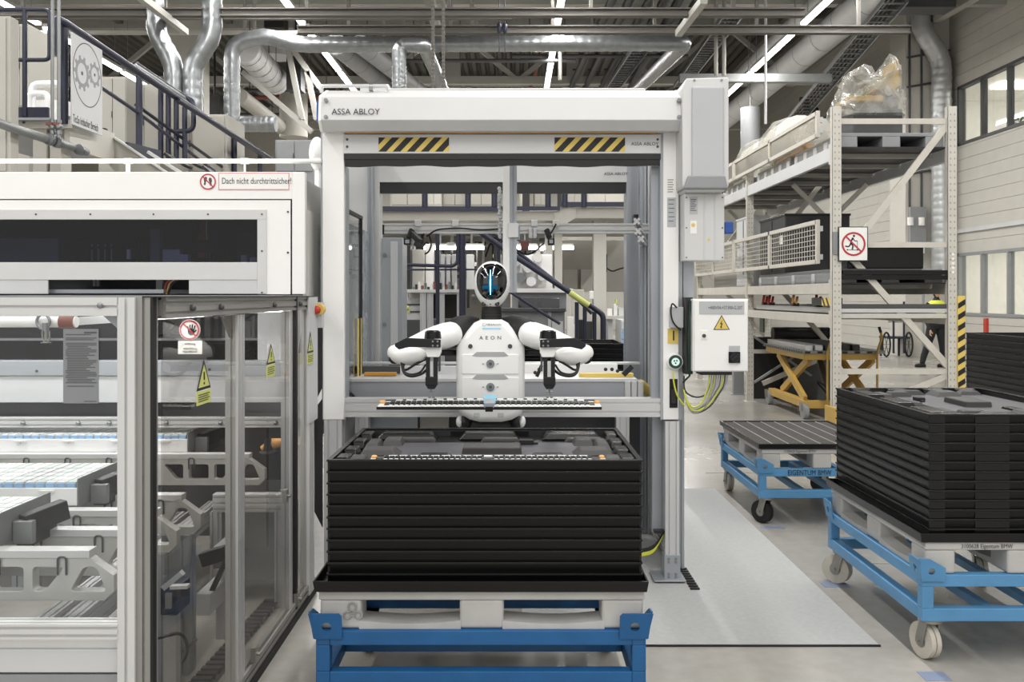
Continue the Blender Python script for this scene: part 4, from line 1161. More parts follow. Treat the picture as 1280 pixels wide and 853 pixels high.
b = MB(); n = 48; vs = []
for i in range(n + 1):
    px = 431 + (825 - 431) * i / n; w = .6 * math.sin(i * .9) + .5 * math.sin(i * .37 + 1)
    for dz, dy in ((gz(199), 0), (gz(207.5 + w), .004)): vs += [(gx(px), GD + .0 + dy, dz), (gx(px), GD + .02 + dy, dz)]
fs = []
for i in range(n):
    a, c = i * 4, (i + 1) * 4
    fs += [(a, c, c + 2, a + 2), (a + 1, a + 3, c + 3, c + 1), (a + 2, c + 2, c + 3, a + 3), (a, a + 1, c + 1, c)]
b.add(vs, fs, False); b.build('rubber_seal', 'charcoal', g)
b = MB(); hd3 = GD + .0; b.tube(fillet([P(402, 116, hd3), P(402, 107.5, hd3), P(485, 107.5, hd3), P(486, 113, hd3)], .04), .011, 10); b.build('header_pipe', 'alu', g)
b = MB(); fbox(b, 480 - 19, 480 - 14, 105, 113, hd3 - .01, .03); b.build('pipe_clip', 'galv', g)
b = MB(); a, c = P(395.5, 151, GD - .1), P(399, 126, GD - .1); b.box(a.x, c.x, GD - .1, GD + .02, a.z, c.z); b.build('blue_end_block', 'motor_blue', g, .003)
# motor cover and drive unit on the right
MD = GD - .19
cov = [(853, 110), (858, 98), (911, 96.5), (911, 232), (905, 240), (858, 240), (853, 232)]
b = MB(); pp = [(PX(a, MD), PZ(c, MD)) for a, c in cov][::-1]
b.prism(pp, (0, MD, 0), (1, 0, 0), (0, 0, 1), (0, .34, 0)); mc = b.build('motor_cover', 'alu_bright', g, .006)
b = MB(); a, c = P(865, 226, MD - .016), P(906, 107, MD - .016); b.box(a.x, c.x, MD - .016, MD + .01, a.z, c.z); b.build('cover_face', 'cover_grey', mc, .014, 2)
b = MB(); pp = [(PX(a, MD - .03), PZ(c, MD - .03)) for a, c in ((861, 219), (907, 219), (911, 236), (855, 236))][::-1]
b.prism(pp, (0, MD - .028, 0), (1, 0, 0), (0, 0, 1), (0, .3, 0)); b.build('cover_lip', 'mid_grey', mc, .008, 2)
for px in (868, 902): v = P(px, 100.5, MD); b = MB(); b.cyl(v, v + Vector((0, -.004, 0)), .007, 10); b.build('cover_bolt', 'galv', mc)
DD = GD - .12
b = MB(); fbox(b, 855.5, 905.5, 242, 326, DD, .24); du = b.build('drive_unit', 'alu_bright', g, .004)
b = MB(); fbox(b, 857, 904, 236, 243, DD + .02, .2); b.build('drive_gap', 'charcoal', g)
b = MB()
for px in range(860, 904, 5): fbox(b, px, px + 2.4, 238.5, 241.5, DD + .005, .02)
b.build('drive_clips', 'white_paint', du)
for px in (880, 893): b = MB(); fbox(b, px, px + 1.6, 243, 325, DD - .003, .01); b.build('drive_rib', 'light_grey', du)
for px, y0, y1, w, m in ((862, 246, 268, 10, 'label_grey'), (863, 276, 292, 8, 'paper')):
    b = MB(); fbox(b, px, px + w, y0, y1, DD - .002, .004); b.build('rating_label', m, du)
v = P(866.5, 281.5, DD - .003); b = MB(); b.cyl(v, v + Vector((0, -.001, 0)), 2.4 * gs, 14); b.build('warning_dot', 'sticker_yellow', du)
b = MB(); v = P(886, 299, DD - .001); b.prism([(-.009, -.008), (.009, -.008), (0, .009)], v, FX, FZ, (0, -.001, 0)); b.build('warning_triangle', 'sticker_yellow', du)
b = MB()
for k in range(7): fbox(b, 863, 870.5 - (k % 3), 249 + 2.3 * k, 249.9 + 2.3 * k, DD - .003, .002)
b.build('label_lines', 'grey_ink', du)
b = MB()
for px in (858, 903):
    for py in (247, 285, 322): v = P(px, py, DD); b.cyl(v, v + Vector((0, -.003, 0)), .004, 8)
b.build('drive_screws', 'dark_grey', du)
b = MB(); fbox(b, 906, 917, 277, 292, GD + .06, .06); b.build('blue_motor', 'motor_blue', g, .006)
b = MB(); fbox(b, 854, 867, 326, 372, GD + .04, .06); b.build('support_bar', 'alu_grey', g)
# post labels, button, number plate
for x0, x1, y0, y1, m in ((833, 844, 222, 243, 'paper'), (834, 845, 247, 284, 'label_grey')):
    b = MB(); fbox(b, x0, x1, y0, y1, GD - .002, .003); lb = b.build('post_label', m, g)
    b = MB()
    for k in range(6): fbox(b, x0 + 1.5, x1 - 2 - (k % 2), y0 + 2.5 + k * (y1 - y0) / 7, y0 + 3.4 + k * (y1 - y0) / 7, GD - .0028, .001)
    b.build('label_lines', 'grey_ink', lb)
b = MB(); fbox(b, 834.5, 848, 411, 430, GD - .003, .003); npl = b.build('number_plate', 'sticker_yellow', g)
lettering('1', P(842, 420.5, GD - .004), .08, 'black_ink', npl, align='CENTER')
b = MB(); v = P(843, 452, GD); b.cyl(v, v + Vector((0, -.03, 0)), 10.6 * gs, 28, 9.6 * gs); btn = b.build('status_button', 'white_gloss', g, .003)
b = MB(); b.cyl(v + Vector((0, -.03, 0)), v + Vector((0, -.036, 0)), 8.4 * gs, 28); b.build('button_ring', 'green_ring', btn)
b = MB(); b.cyl(v + Vector((0, -.036, 0)), v + Vector((0, -.039, 0)), 5 * gs, 24); b.build('button_face', 'ring_glow', btn)
b = MB()
for dx, dz in ((-1.5, 1.2), (1.5, 1.5), (0, -1.6)): b.cyl(v + Vector((dx * gs, -.039, dz * gs)), v + Vector((dx * gs, -.0405, dz * gs)), 1.1 * gs, 8)
b.build('button_symbol', 'green_ring', btn)
b = MB(); fbox(b, 838, 854.5, 384, 410, GD - .04, .05); b.build('junction_box', 'label_grey', g, .004)
b = MB(); fbox(b, 837, 847, 474, 510, GD - .004, .03); b.build('cable_window', 'shadow_gap', g)
b = MB(); fbox(b, 839, 845.5, 487, 505, GD - .012, .02); b.build('connector_block', 'charcoal', g, .003)
for k, (pts, m) in enumerate(((((846, 385), (840, 378), (838, 390), (841, 404), (851, 413)), 'black_rubber'), (((841.5, 464), (842, 478), (846, 495), (856, 508)), 'cable_yellow'))):
    b = MB(); b.tube(fillet([P(a, c, GD - .05) for a, c in pts], .05), .0045, 8); b.build('gate_cable', m, g)
# sill beam across the opening
t = thing('sill_beam', 'grooved aluminium beam crossing the gate behind the robot waist', 'beam', (gx(628), GD + .05, gz(522)))
b = MB(); z0, z1 = gz(522), gz(499)
b.profile((gx(430), GD + .06, (z0 + z1) / 2), (gx(829), GD + .06, (z0 + z1) / 2), .09, z1 - z0, slot=.05, sw=.014); b.build('extrusion', 'alu', t)
# black bar left of the gate and side cable harness
b = MB(); pp = [(PX(a, GD - .01), PZ(c, GD - .01)) for a, c in ((393, 380), (403, 380), (403, 660), (393, 640))][::-1]
b.prism(pp, (0, GD - .01, 0), (1, 0, 0), (0, 0, 1), (0, .012, 0)); tag(b.build('safety_edge', 'charcoal'), 'narrow black safety strip standing left of the gate post', 'strip')
for k, (y0, y1) in enumerate(((487, 512),)):
    b = MB(); pp = [(PX(a, GD - .012), PZ(c, GD - .012)) for a, c in ((393, 505), (402.5, 486), (402.5, 499), (393, 512))][::-1]
    b.prism(pp, (0, GD - .013, 0), (1, 0, 0), (0, 0, 1), (0, .002, 0)); tag(b.build('reflector', 'paper'), 'white slanted mark on the black safety strip', 'marker')
for k in range(6):
    b = MB(); o_ = k * 1.6
    b.tube(fillet([P(829, 667 + o_ * .2, GD + .06), P(824, 676 + o_ * .3, GD + .06), P(816, 684 + o_, GD + .05), P(802, 687 + o_, GD + .05)], .05), .006, 6)
    tag(b.build('harness_cable', 'cable_yellow' if k > 2 else 'black_rubber'), '%s cable of the bundle curving out beside the right gate foot' % ('first black', 'second black', 'third black', 'first yellow', 'second yellow', 'third yellow')[k], 'cable', 'cables at the right gate foot')
b = MB(); fbox(b, 818, 831, 664, 667, GD + .03, .05); tag(b.build('cable_clamp', 'black_metal'), 'black clamp holding the cable bundle at the gate leg', 'clamp')

# electrical cabinet beside the gate
cd = 5.0
t = thing('control_cabinet', 'grey electrical cabinet with yellow lightning sign beside the gate', 'cabinet', (PX(899, cd), cd + .1, PZ(466, cd)))
b = MB(); fbox(b, 866, 935, 374, 465, cd, .22); b.build('cabinet_body', 'white_paint', t, .004)
b = MB(); fbox(b, 868, 934.5, 375.5, 464, cd - .012, .012); dr = b.build('cabinet_door', 'white_paint', t, .003)
b = MB(); fbox(b, 874, 930.5, 377, 393, cd - .015, .004); sg = b.build('name_plate', 'label_grey', dr, .001)
lettering('+400V04-+ST300-G.207', P(885, 385, cd - .0155), .026, 'grey_ink', dr, sx=.72)
b = MB(); v = P(902, 412.5, cd - .0135); w = 10.3 * cd / F; b.prism([(-w, 0), (w, 0), (0, w * 1.8)], v, FX, FZ, (0, .001, 0)); tri = b.build('warning_sign', 'black_ink', dr)
b = MB(); b.prism([(-w * .84, .004), (w * .84, .004), (0, w * 1.62)], v + Vector((0, -.0006, 0)), FX, FZ, (0, .0005, 0)); b.build('sign_face', 'sticker_yellow', dr)
b = MB(); k = w / 10; b.prism([(x * k, y * k) for x, y in ((1.2, 12.5), (-2.2, 6.6), (-.3, 6.9), (-1.2, 3.8), (-2, 4.1), (-.8, 1.6), (.9, 3.4), (0, 3.5), (1.3, 8), (-.2, 7.9))][::-1], v + Vector((0, -.0012, 0)), FX, FZ, (0, .0005, 0)); b.build('lightning', 'black_ink', dr)
b = MB(); fbox(b, 876, 884.5, 413, 425, cd - .015, .004); b.build('lock_plate', 'paper', dr, .002)
b = MB(); v = P(880, 420, cd - .015); b.cyl(v, v + Vector((0, -.005, 0)), 2.4 * cd / F, 14); b.build('lock', 'dark_grey', dr)
b = MB(); fbox(b, 911, 925.5, 440, 454, cd - .02, .01); sw = b.build('switch_plate', 'black_plastic', dr, .002)
b = MB(); v = P(918, 447, cd - .02); b.cyl(v, v + Vector((0, -.014, 0)), 6 * cd / F, 22); b.bar(v + Vector((-.02, -.02, -.016)), v + Vector((.02, -.02, .016)), .012, .016); b.build('rotary_switch', 'black_metal', dr, .002)
b = MB(); fbox(b, 911, 925, 432.5, 439, cd - .014, .003); b.build('switch_label', 'label_grey', dr)
b = MB(); fbox(b, 876, 915, 465, 469, cd + .02, .14); b.build('cable_gland_plate', 'black_metal', t)
b = MB(); fbox(b, 857, 866, 372, 468, cd + .06, .1); b.build('mounting_channel', 'charcoal', t)
for k in range(9):
    px = 887 + 2.8 * k; dip = 512 + (k % 4) * 2.5; y = cd + .05 + .02 * (k % 3)
    b = MB(); b.tube(fillet([P(px, 468, y), P(px - 1, 482, y), P(878 + k * 1.2, dip - 8, y), P(866 - k * .3, dip, y), P(858 - k * .4, 500 - k, y + .02), P(854.5, 488 - k, y + .08)], .07, 5), .0042, 6)
    b.build('cabinet_cable', ('cable_yellow', 'light_grey', 'cable_yellow', 'mid_grey', 'light_grey', 'mid_grey', 'cable_yellow', 'dark_grey', 'light_grey')[k], t)
b = MB(); b.tube(fillet([P(855, 470, cd + .1), P(855, 490, cd + .1), P(869, 498, cd + .1), P(884, 494, cd + .1), P(888, 480, cd + .1)], .05), .005, 6); b.build('cabinet_cable', 'dark_grey', t)
b = MB(); b.tube([P(863, 376, cd + .04), P(861, 420, cd + .04), P(862, 470, cd + .05), P(854, 478, cd + .1)], .006, 8); b.build('cabinet_cable', 'green_ring', t)
# ------------------------------------------------------------------ rear roller gate and the cell between
BD = 6.6; bs_ = BD / F
g2 = thing('roller_gate', 'second roller gate standing farther back behind the robot', 'gate', (PX(629, BD), BD, 0))
b = MB(); fbox(b, 474, 784, 200, 228, BD, .1); p2_ = b.build('bottom_panel', 'alu_bright', g2, .003)
lettering('ASSA ABLOY', P(755, 217.5, BD - .002), .03, 'black_ink', p2_)
b = MB(); fbox(b, 475, 782, 228, 241.5, BD + .01, .05); b.build('rubber_seal', 'charcoal', g2)
for x0, x1 in ((456, 474.5), (783, 800)):
    b = MB(); fbox(b, x0, x1, 130, 500, BD, .16); b.build('post', 'alu_grey' if x0 > 600 else 'alu', g2, .004)
    b = MB(); fbox(b, x0 + 2, x1 - 2, 500, 644, BD + .02, .1); b.build('leg', 'alu_grey', g2)
b = MB(); fbox(b, 450, 806, 110, 172, BD - .1, .3); b.build('header_box', 'alu_bright', g2, .005)
b = MB(); fbox(b, 474.5, 476, 208, 300, BD + .17, .02); b.build('post_edge', 'shadow_gap', g2)
# cell side walls: posts and panes between the two gates
def cell_side(sx, label, xw):
    t = thing('cell_wall', label, 'partition', (xw, 5.9, 0))
    for y, w in ((5.38, .08), (6.52, .08)):
        b = MB(); b.profile((xw, y, 0), (xw, y, 2.7), .08, .08, up=(0, 1, 0)); b.build('upright', 'alu_grey', t)
    for z in (.06, .95, 2.66):
        b = MB(); b.profile((xw, 5.42, z), (xw, 6.48, z), .06, .08); b.build('rail', 'alu', t)
    b = MB(); b.box(xw - .004, xw + .004, 5.43, 6.47, 1.0, 2.05); b.build('pane', 'pane_reflection', t)
    b = MB(); b.box(xw - .004, xw + .004, 5.43, 6.47, 2.05, 2.62); b.build('upper_panel', 'light_grey', t)
    b = MB(); b.box(xw - .004, xw + .004, 5.43, 6.47, .1, .92); b.build('lower_panel', 'light_grey', t)
    return t
cell_side(-1, 'glazed left side wall of the cell between the gates', -1.02)
cell_side(1, 'glazed right side wall of the cell between the gates', .96)
# hinged glass door with dark frame inside the left wall
t = thing('cell_door', 'narrow dark framed glass leaf inside the cell at left', 'door leaf', (-.97, 5.6, .95))
xw = -.965
for y in (5.32, 5.86): b = MB(); b.box(xw - .012, xw + .012, y - .008, y + .008, .98, PZ(262, 5.3)); b.build('stile', 'charcoal', t)
for z in (1.0, PZ(262, 5.3)): b = MB(); b.box(xw - .012, xw + .012, 5.3, 5.88, z - .01, z + .01); b.build('door_rail', 'charcoal', t)
b = MB(); b.box(xw - .003, xw + .003, 5.34, 5.84, 1.02, PZ(264, 5.3)); b.build('pane', 'pane_clear', t)
b = MB(); b.box(xw + .012, xw + .02, 5.67, 5.685, 1.08, 1.46); b.box(xw + .012, xw + .02, 5.775, 5.79, 1.08, 1.46); b.build('hazard_edge', 'sticker_yellow', t)
b = MB(); b.box(xw + .012, xw + .018, 5.69, 5.76, 1.08, 1.46); b.build('edge_core', 'black_rubber', t)
# grey upright module left of the opening
t = thing('cell_module', 'tall grey clad machine module at the left of the rear gate', 'machine module', (PX(488, 6.75), 6.8, 0))
b = MB(); fbox(b, 475, 503, 297, 600, 6.72, .3); b.build('module_body', 'alu_grey', t, .005)
b = MB(); fbox(b, 488, 497, 302, 600, 6.715, .02); b.build('module_strip', 'light_grey', t, .003)
for py in (319, 406): v = P(481, py, 6.72); b = MB(); b.cyl(v, v + Vector((0, -.008, 0)), .016, 14); b.build('module_knob', 'galv', t)
b = MB(); fbox(b, 486, 500, 442, 462, 6.70, .02); b.build('module_window', 'dark_grey', t)
# central post
t = thing('centre_post', 'tall aluminium post hanging behind the robot head', 'post', (PX(636, 5.7), 5.7, PZ(366, 5.7)))
b = MB(); fbox(b, 628.5, 637, 140, 366, 5.66, .06); b.build('white_face', 'white_paint', t, .003)
b = MB(); b.profile((PX(641.5, 5.7), 5.71, PZ(366, 5.7)), (PX(641.5, 5.7), 5.71, PZ(140, 5.7)), .045, .09, up=(0, 1, 0)); b.build('extrusion', 'alu_grey', t)
b = MB(); fbox(b, 635, 648, 279, 297, 5.64, .1); b.build('bracket', 'alu', t, .002)
b = MB(); fbox(b, 636, 650, 282, 300, 5.8, .1); b.build('bracket', 'alu_grey', t, .002)
b = MB()
for k in range(16): v = P(624 + (k % 2), 236 + 4 * k, 5.75); b.ball(v, .012, .012, .014, 8, 6)
tag(b.build('drag_chain', 'light_grey', t), kind='stuff')
# camera bar
CD = 6.0
t = thing('camera_bar', 'horizontal aluminium bar with cameras behind the robot', 'camera bar', (PX(645, CD), CD, PZ(292, CD)))
zc = PZ(285.5, CD)
b = MB(); b.profile((PX(478, CD), CD + .03, zc), (PX(812, CD), CD + .03, zc), .05, .066, slot=.033); b.build('extrusion', 'alu_bright', t)
b = MB(); fbox(b, 478, 480, 281, 293, CD - .01, .08); b.build('end_cap', 'black_metal', t)
for px, py, w, h, dx in ((509, 302, 9, 8, 2), (748 - 59, 302, 8, 8, -2)):
    b = MB(); fbox(b, px - w / 2, px + w / 2, py - h / 2, py + h / 2, CD - .1, .1); cm = b.build('camera', 'black_plastic', t, .004)
    b = MB(); fbox(b, px - w * .28, px + w * .28, py - h * .28, py + h * .28, CD - .105, .01); b.build('lens', 'galv', cm)
    b = MB(); b.bar(P(px + dx * 3, 287, CD - .03), P(px + dx, py - h / 2, CD - .05), .02, .03); b.build('arm', 'charcoal', cm)
b = MB(); b.bar(P(513, 290, CD - .02), P(525, 302, CD - .06), .04, .035); b.build('sensor', 'dark_grey', t, .004)
b = MB(); b.bar(P(518, 304, CD - .06), P(529, 310, CD - .06), .035, .03); b.build('sensor', 'charcoal', t, .004)
b = MB(); fbox(b, 651, 661, 301, 312, CD - .08, .08); b.build('sensor', 'rust_pipe', t, .004)
for px in (522, 569, 668, 695):
    b = MB(); fbox(b, px - 4, px + 4, 275, 283, CD - .015, .04); b.build('clamp', 'alu_bright', t, .003)
for px in (664, 668): b = MB(); fbox(b, px - 3, px + 3, 285, 298, CD - .02, .02); b.build('clamp', 'light_grey', t, .003)
for pts in (((533, 296), (545, 287), (575, 285), (600, 288), (628, 286)), ((536, 293), (540, 305), (536, 315), (531, 318)), ((640, 300), (645, 313), (660, 320), (672, 312), (680, 304)), ((695, 280), (690, 290), (686, 294)), ((530, 292), (525, 303), (529, 312))):
    b = MB(); b.tube(fillet([P(a, c, CD - .04) for a, c in pts], .06), .006, 6); b.build('cable', 'black_rubber', t)
t = thing('end_bracket', 'aluminium bracket stack holding the camera bar at right', 'bracket', (PX(806, 5.9), 5.9, PZ(305, 5.9)))
for k, (y, x0) in enumerate(((279, 792), (291, 794), (300, 798))):
    b = MB(); b.profile((PX(x0, 5.9), 5.75 + k * .02, PZ(y, 5.9)), (PX(x0 + 20, 5.9), 6.3, PZ(y + 2, 5.9)), .04, .04); b.build('extrusion', 'alu', t)
b = MB(); fbox(b, 792, 806, 268, 281, 6.3, .08); b.build('black_cover', 'charcoal', t, .004)
# uprights seen in the right reveal of the cell
for px, w, m, k in ((803, 8, 'alu_grey', 'left'), (811, 5, 'alu', 'right')):
    b = MB(); b.profile((PX(px, 6.2), 6.2, 0), (PX(px, 6.2), 6.2, 2.7), w * 6.2 / F, .08, up=(0, 1, 0)); tag(b.build('cell_upright', m), '%s grooved upright in the right reveal behind the gate' % k, 'upright')
# conveyor behind the robot
VD = 5.55
t = thing('conveyor', 'grey conveyor bench with yellow guides behind the robot', 'conveyor', (PX(610, VD), VD + .3, 0))
b = MB(); fbox(b, 432, 800, 475, 500, VD, .02); b.build('front_board', 'alu_grey', t, .003)
b = MB(); b.box(PX(432, VD), PX(796, VD), VD - .01, VD + .55, PZ(475, VD) - .012, PZ(475, VD) + .008); b.build('top_plate', 'alu', t, .002)
for x0, x1, y0, y1, d, m, nm in ((432, 500, 458, 468, VD + .35, 'dark_grey', 'rear_rail'), (455, 495, 466, 470, VD + .15, 'amber', 'guide'), (500, 572, 458, 470, VD + .3, 'light_grey', 'rear_rail'), (655, 772, 455, 470, VD + .4, 'white_paint', 'rear_rail'), (724, 792, 467, 473.5, VD + .08, 'sticker_yellow', 'guide'), (432, 800, 453, 456, VD + .5, 'alu', 'rear_rail')):
    b = MB(); fbox(b, x0, x1, y0, y1, d, .05); b.build(nm, m, t, .003)
for px in (785, 793, 801): b = MB(); fbox(b, px - 3.6, px + 3.4, 477, 500, VD - .03, .05); b.build('leg_profile', 'alu_bright', t, .002)
for x in (450, 780): b = MB(); b.profile((PX(x, VD), VD + .1, 0), (PX(x, VD), VD + .1, 1.08), .08, .08, up=(0, 1, 0)); b.build('leg', 'alu', t)
for px, py in ((445, 461), (438, 465), (440, 458), (448, 470), (674, 462), (669, 466), (757, 462), (765, 462), (772, 464)):
    b = MB(); v = P(px, py, VD - .02 + .3); b.ball(v, .012, .012, .012, 8, 6); b.build('knob', 'charcoal', t)
b = MB(); b.bar(P(671, 471, VD), P(677, 457, VD), .02, .02); b.bar(P(779, 469, VD), P(790, 458, VD), .02, .03); b.build('stop_arm', 'charcoal', t)
b = MB(); b.tube([P(800, 480, VD), P(812, 490, VD + .1)], .03, 10); b.build('pipe_end', 'sticker_yellow', t)
b = MB(); b.bar(P(432, 486, VD - .05), P(444, 499, VD - .05), .02, .02); b.build('strut', 'charcoal', t)
# blue-grey panel strip low behind the trays
b = MB(); fbox(b, 440, 800, 500, 700, VD + .5, .02); tag(b.build('bench_screen', 'dark_grey'), 'dark screen under the conveyor bench behind the gate', 'screen')
for x0, x1, m, lab in ((455, 522, 'alu_grey', 'blue grey'), (525, 560, 'beige_paint', 'beige')):
    b = MB(); fbox(b, x0, x1, 520, 700, VD + .3, .1); tag(b.build('bench_box', m), lab + ' box under the conveyor bench', 'box')
# stack of black trays seen behind the right arm
kx, ky = PX(716, 7.6), 7.6 + .4
for k in range(6):
    o = new_tray('', ''); o['label'] = 'black part tray, %s %sin the stack behind the robot arm' % (ORD[k], '' if k == 0 else 'from the top '); o['group'] = 'black trays behind the robot arm'
    o.location = (kx, ky, PZ(430, 7.6) - (k + 1) * TRH); o.rotation_euler = (0, 0, 0); o.scale = (.74, .9, 1)
b = MB(); b.box(kx - .4, kx + .4, ky - .34, ky + .34, 0, PZ(430, 7.6) - 6 * TRH); tag(b.build('tray_stand', 'charcoal'), 'dark stand under the trays behind the robot arm', 'stand')
# ------------------------------------------------------------------ white machine housing at the left
BXD = 5.0
def bx(px): return PX(px, BXD)
def bz(py): return PZ(py, BXD)
h = thing('machine_housing', 'white machine housing with a dark window strip at upper left', 'machine', (bx(180), BXD, bz(368)))
L0 = -420
ZT, ZB = bz(215), bz(369)
b = MB(); fbox(b, L0, 365, 215, 249, BXD, .05); b.build('top_fascia', 'white_paint', h, .003)
b = MB(); fbox(b, L0, 363, 250.4, 274, BXD + .004, .05); fbox(b, 322, 363, 274, 368, BXD + .004, .05); b.build('door_panel', 'white_paint', h)
b = MB(); fbox(b, 363, 365.3, 250, 368, BXD + .012, .03); fbox(b, L0, 365, 248.6, 250.6, BXD + .012, .03); b.build('panel_gap', 'shadow_gap', h)
b = MB(); fbox(b, 365, 381, 215, 368, BXD, .05); b.build('corner_post', 'white_paint', h, .003)
# window frame and tinted pane
b = MB(); fbox(b, L0, 333, 262, 274.5, BXD - .004, .02); fbox(b, 321.5, 333, 274.5, 367.5, BXD - .004, .02); fbox(b, L0, 321.5, 328, 350, BXD - .004, .02); wf = b.build('window_frame', 'alu_bright', h, .002)
b = MB()
for px in (45, 113, 192, 260, 327.5): v = P(px, 268, BXD - .004); b.cyl(v, v + Vector((0, -.004, 0)), .005, 8)
for py in (314, 366): v = P(327.5, py, BXD - .004); b.cyl(v, v + Vector((0, -.004, 0)), .005, 8)
for py in (265, 316): v = P(360, py, BXD + .004); b.cyl(v, v + Vector((0, -.004, 0)), .006, 8)
b.build('screws', 'dark_grey', wf)
b = MB(); fbox(b, L0, 322, 274.5, 328, BXD + .01, .006); b.build('pane', 'pane_tint', h)
# lower flaps
b = MB(); fbox(b, L0, 60, 350, 367.5, BXD, .01); b.build('flap', 'light_grey', h, .002)
b = MB(); fbox(b, 236, 322, 350, 367.5, BXD, .01); b.build('flap', 'light_grey', h, .002)
b = MB(); fbox(b, 60, 236, 350, 368, BXD + .5, .02); b.build('inner_back', 'dark_grey', h)
b = MB(); a, c = P(60, 362, BXD + .05), P(240, 362, BXD + .5); b.box(a.x, c.x, a.y, c.y, a.z - .02, a.z); b.build('inner_shelf', 'alu_grey', h)
b = MB(); fbox(b, 116, 119, 350, 358, BXD + .4, .02); fbox(b, 120.5, 124, 350, 358, BXD + .4, .02); fbox(b, 195, 203, 350, 364, BXD + .3, .02); b.build('inner_posts', 'light_grey', h)
for k, m in enumerate(('charcoal', 'red_paint', 'charcoal', 'orange', 'charcoal')):
    b = MB(); b.tube(fillet([P(213 + k * 2.6, 349, BXD + .1), P(206 + k * 2.2, 353, BXD + .1), P(203 + k * 1.7, 368, BXD + .1)], .05), .008, 8); b.build('hose', m, h)
# roof, back and the right flank with its chamfered shoulder
b = MB(); b.box(bx(L0), bx(365), BXD + .05, BXD + 1.6, ZT - .04, ZT - .002); b.build('roof_sheet', 'white_paint', h)
b = MB(); b.box(bx(L0), bx(365), BXD + 1.2, BXD + 1.24, ZB, ZT - .04); b.build('inner_back', 'machine_dark', h)
b = MB(); b.box(bx(L0), bx(362), BXD + .06, BXD + 1.2, bz(329), bz(328) ); b.build('inner_floor', 'machine_dark', h)
xr = bx(381); d2 = BXD + 1.6
fl = [(BXD + .0, ZB), (d2, ZB), (d2, ZT - .16), (BXD + .0, ZT - .16)]
mat('speckle', '#d2d0cb', 0.6, 0, 0.22, 260)
b = MB(); b.box(xr - .02, xr, BXD + .04, d2, bz(560), ZT - .2); b.build('flank', 'speckle', h)
b = MB(); b.add([(bx(365), BXD + .02, ZT), (xr, BXD + .02, ZT - .2), (xr, d2, ZT - .2), (bx(365), d2, ZT)], [(0, 1, 2, 3)]); b.build('shoulder', 'beige_paint', h)
# contents behind the tinted pane
b = MB(); fbox(b, -200, 73, 298, 328, BXD + .3, .4); fbox(b, 187, 200, 286, 328, BXD + .25, .1); b.build('inner_module', 'mid_grey', h, .005)
b = MB(); fbox(b, 199, 240, 275, 318, BXD + .3, .2); fbox(b, 240, 268, 303, 318, BXD + .25, .2); fbox(b, 296, 321, 289, 328, BXD + .25, .2); b.build('inner_drive', 'charcoal', h, .005)
b = MB(); fbox(b, 203, 225, 312, 328, BXD + .2, .05); fbox(b, 215, 235, 318, 328, BXD + .18, .05); fbox(b, 301, 308, 319, 328, BXD + .2, .05); fbox(b, 312, 320, 322, 328, BXD + .2, .05); b.build('inner_plate', 'light_grey', h, .003)
for k in range(6): b = MB(); b.tube(fillet([P(250 + k * 2.2, 274, BXD + .2), P(251 + k * 1.8, 285, BXD + .2), P(249 + k * 2.4, 300, BXD + .2)], .04), .005, 6); b.build('wire', 'red_paint' if k < 4 else ('lime' if k == 4 else 'green_ring'), h)
for k in range(5): b = MB(); fbox(b, 247 + k * 3.4, 249.4 + k * 3.4, 316, 322, BXD + .2, .03); b.build('terminal', 'red_paint' if k < 3 else 'dark_grey', h)
for k in range(5): b = MB(); b.tube(fillet([P(165 + k * 4, 328, BXD + .22), P(167 + k * 4.2, 296, BXD + .22), P(178 + k * 3, 286, BXD + .3)], .08), .007, 6); b.build('hose', 'black_rubber', h)
for k, px in enumerate((115, 123, 131.5, 139.5)): b = MB(); b.cyl(P(px, 326, BXD + .2), P(px, 312 - (k % 2), BXD + .2), .006, 8); b.ball(P(px, 307, BXD + .2), .008, .008, .01, 8, 6); b.build('valve_pin', 'galv', h)
b = MB(); b.cyl(P(161, 324, BXD + .2), P(161, 312, BXD + .2), .012, 10); b.build('filter', 'paper', h)
# lettering on the fascia
sgn = thing('roof_sign', 'white roof warning plate with a thin red border on the machine housing', 'sign', P(317, 227, BXD - .002))
b = MB(); fbox(b, 273, 361.5, 216, 237.5, BXD - .003, .003); b.build('red_border', 'soft_red', sgn)
b = MB(); fbox(b, 274, 360.5, 217, 236.5, BXD - .004, .002); b.build('sign_face', 'paper', sgn)
lettering('Dach nicht durchtrittsicher!', P(277, 226.5, BXD - .005), .048, 'grey_ink', sgn, sx=.70)
def ring(parent, c, r, w, m, ux=FX, uy=FZ, t=(0, -.001, 0), slash=True, n=32, slash_dir=-1):
    outer, inner = circ(0, 0, r, n), circ(0, 0, r - w, n)
    plate('prohibition_ring', outer, [inner], c, ux, uy, t, m, parent)
    if slash:
        k = r - w * .6; b = MB(); d = Vector((math.cos(PI / 4), slash_dir * math.sin(PI / 4))); nrm = Vector((-d.y, d.x)) * w * .42
        q = [d * k + nrm, -d * k + nrm, -d * k - nrm, d * k - nrm]
        area = sum(q[i].x * q[(i + 1) % 4].y - q[(i + 1) % 4].x * q[i].y for i in range(4))
        if area < 0: q = q[::-1]
        b.prism([(v.x, v.y) for v in q], Vector(c) + Vector(t) * .6, ux, uy, Vector(t)); b.build('slash', m, parent)
s5 = BXD / F
fs_ = thing('footstep_sign', 'round no stepping sign with two black soles on the machine housing', 'sign', P(260, 227, BXD - .002))
c = P(260, 227.3, BXD - .002); b = MB(); b.cyl(c, c + Vector((0, -.001, 0)), 9.6 * s5, 28); b.build('sign_face', 'paper', fs_)
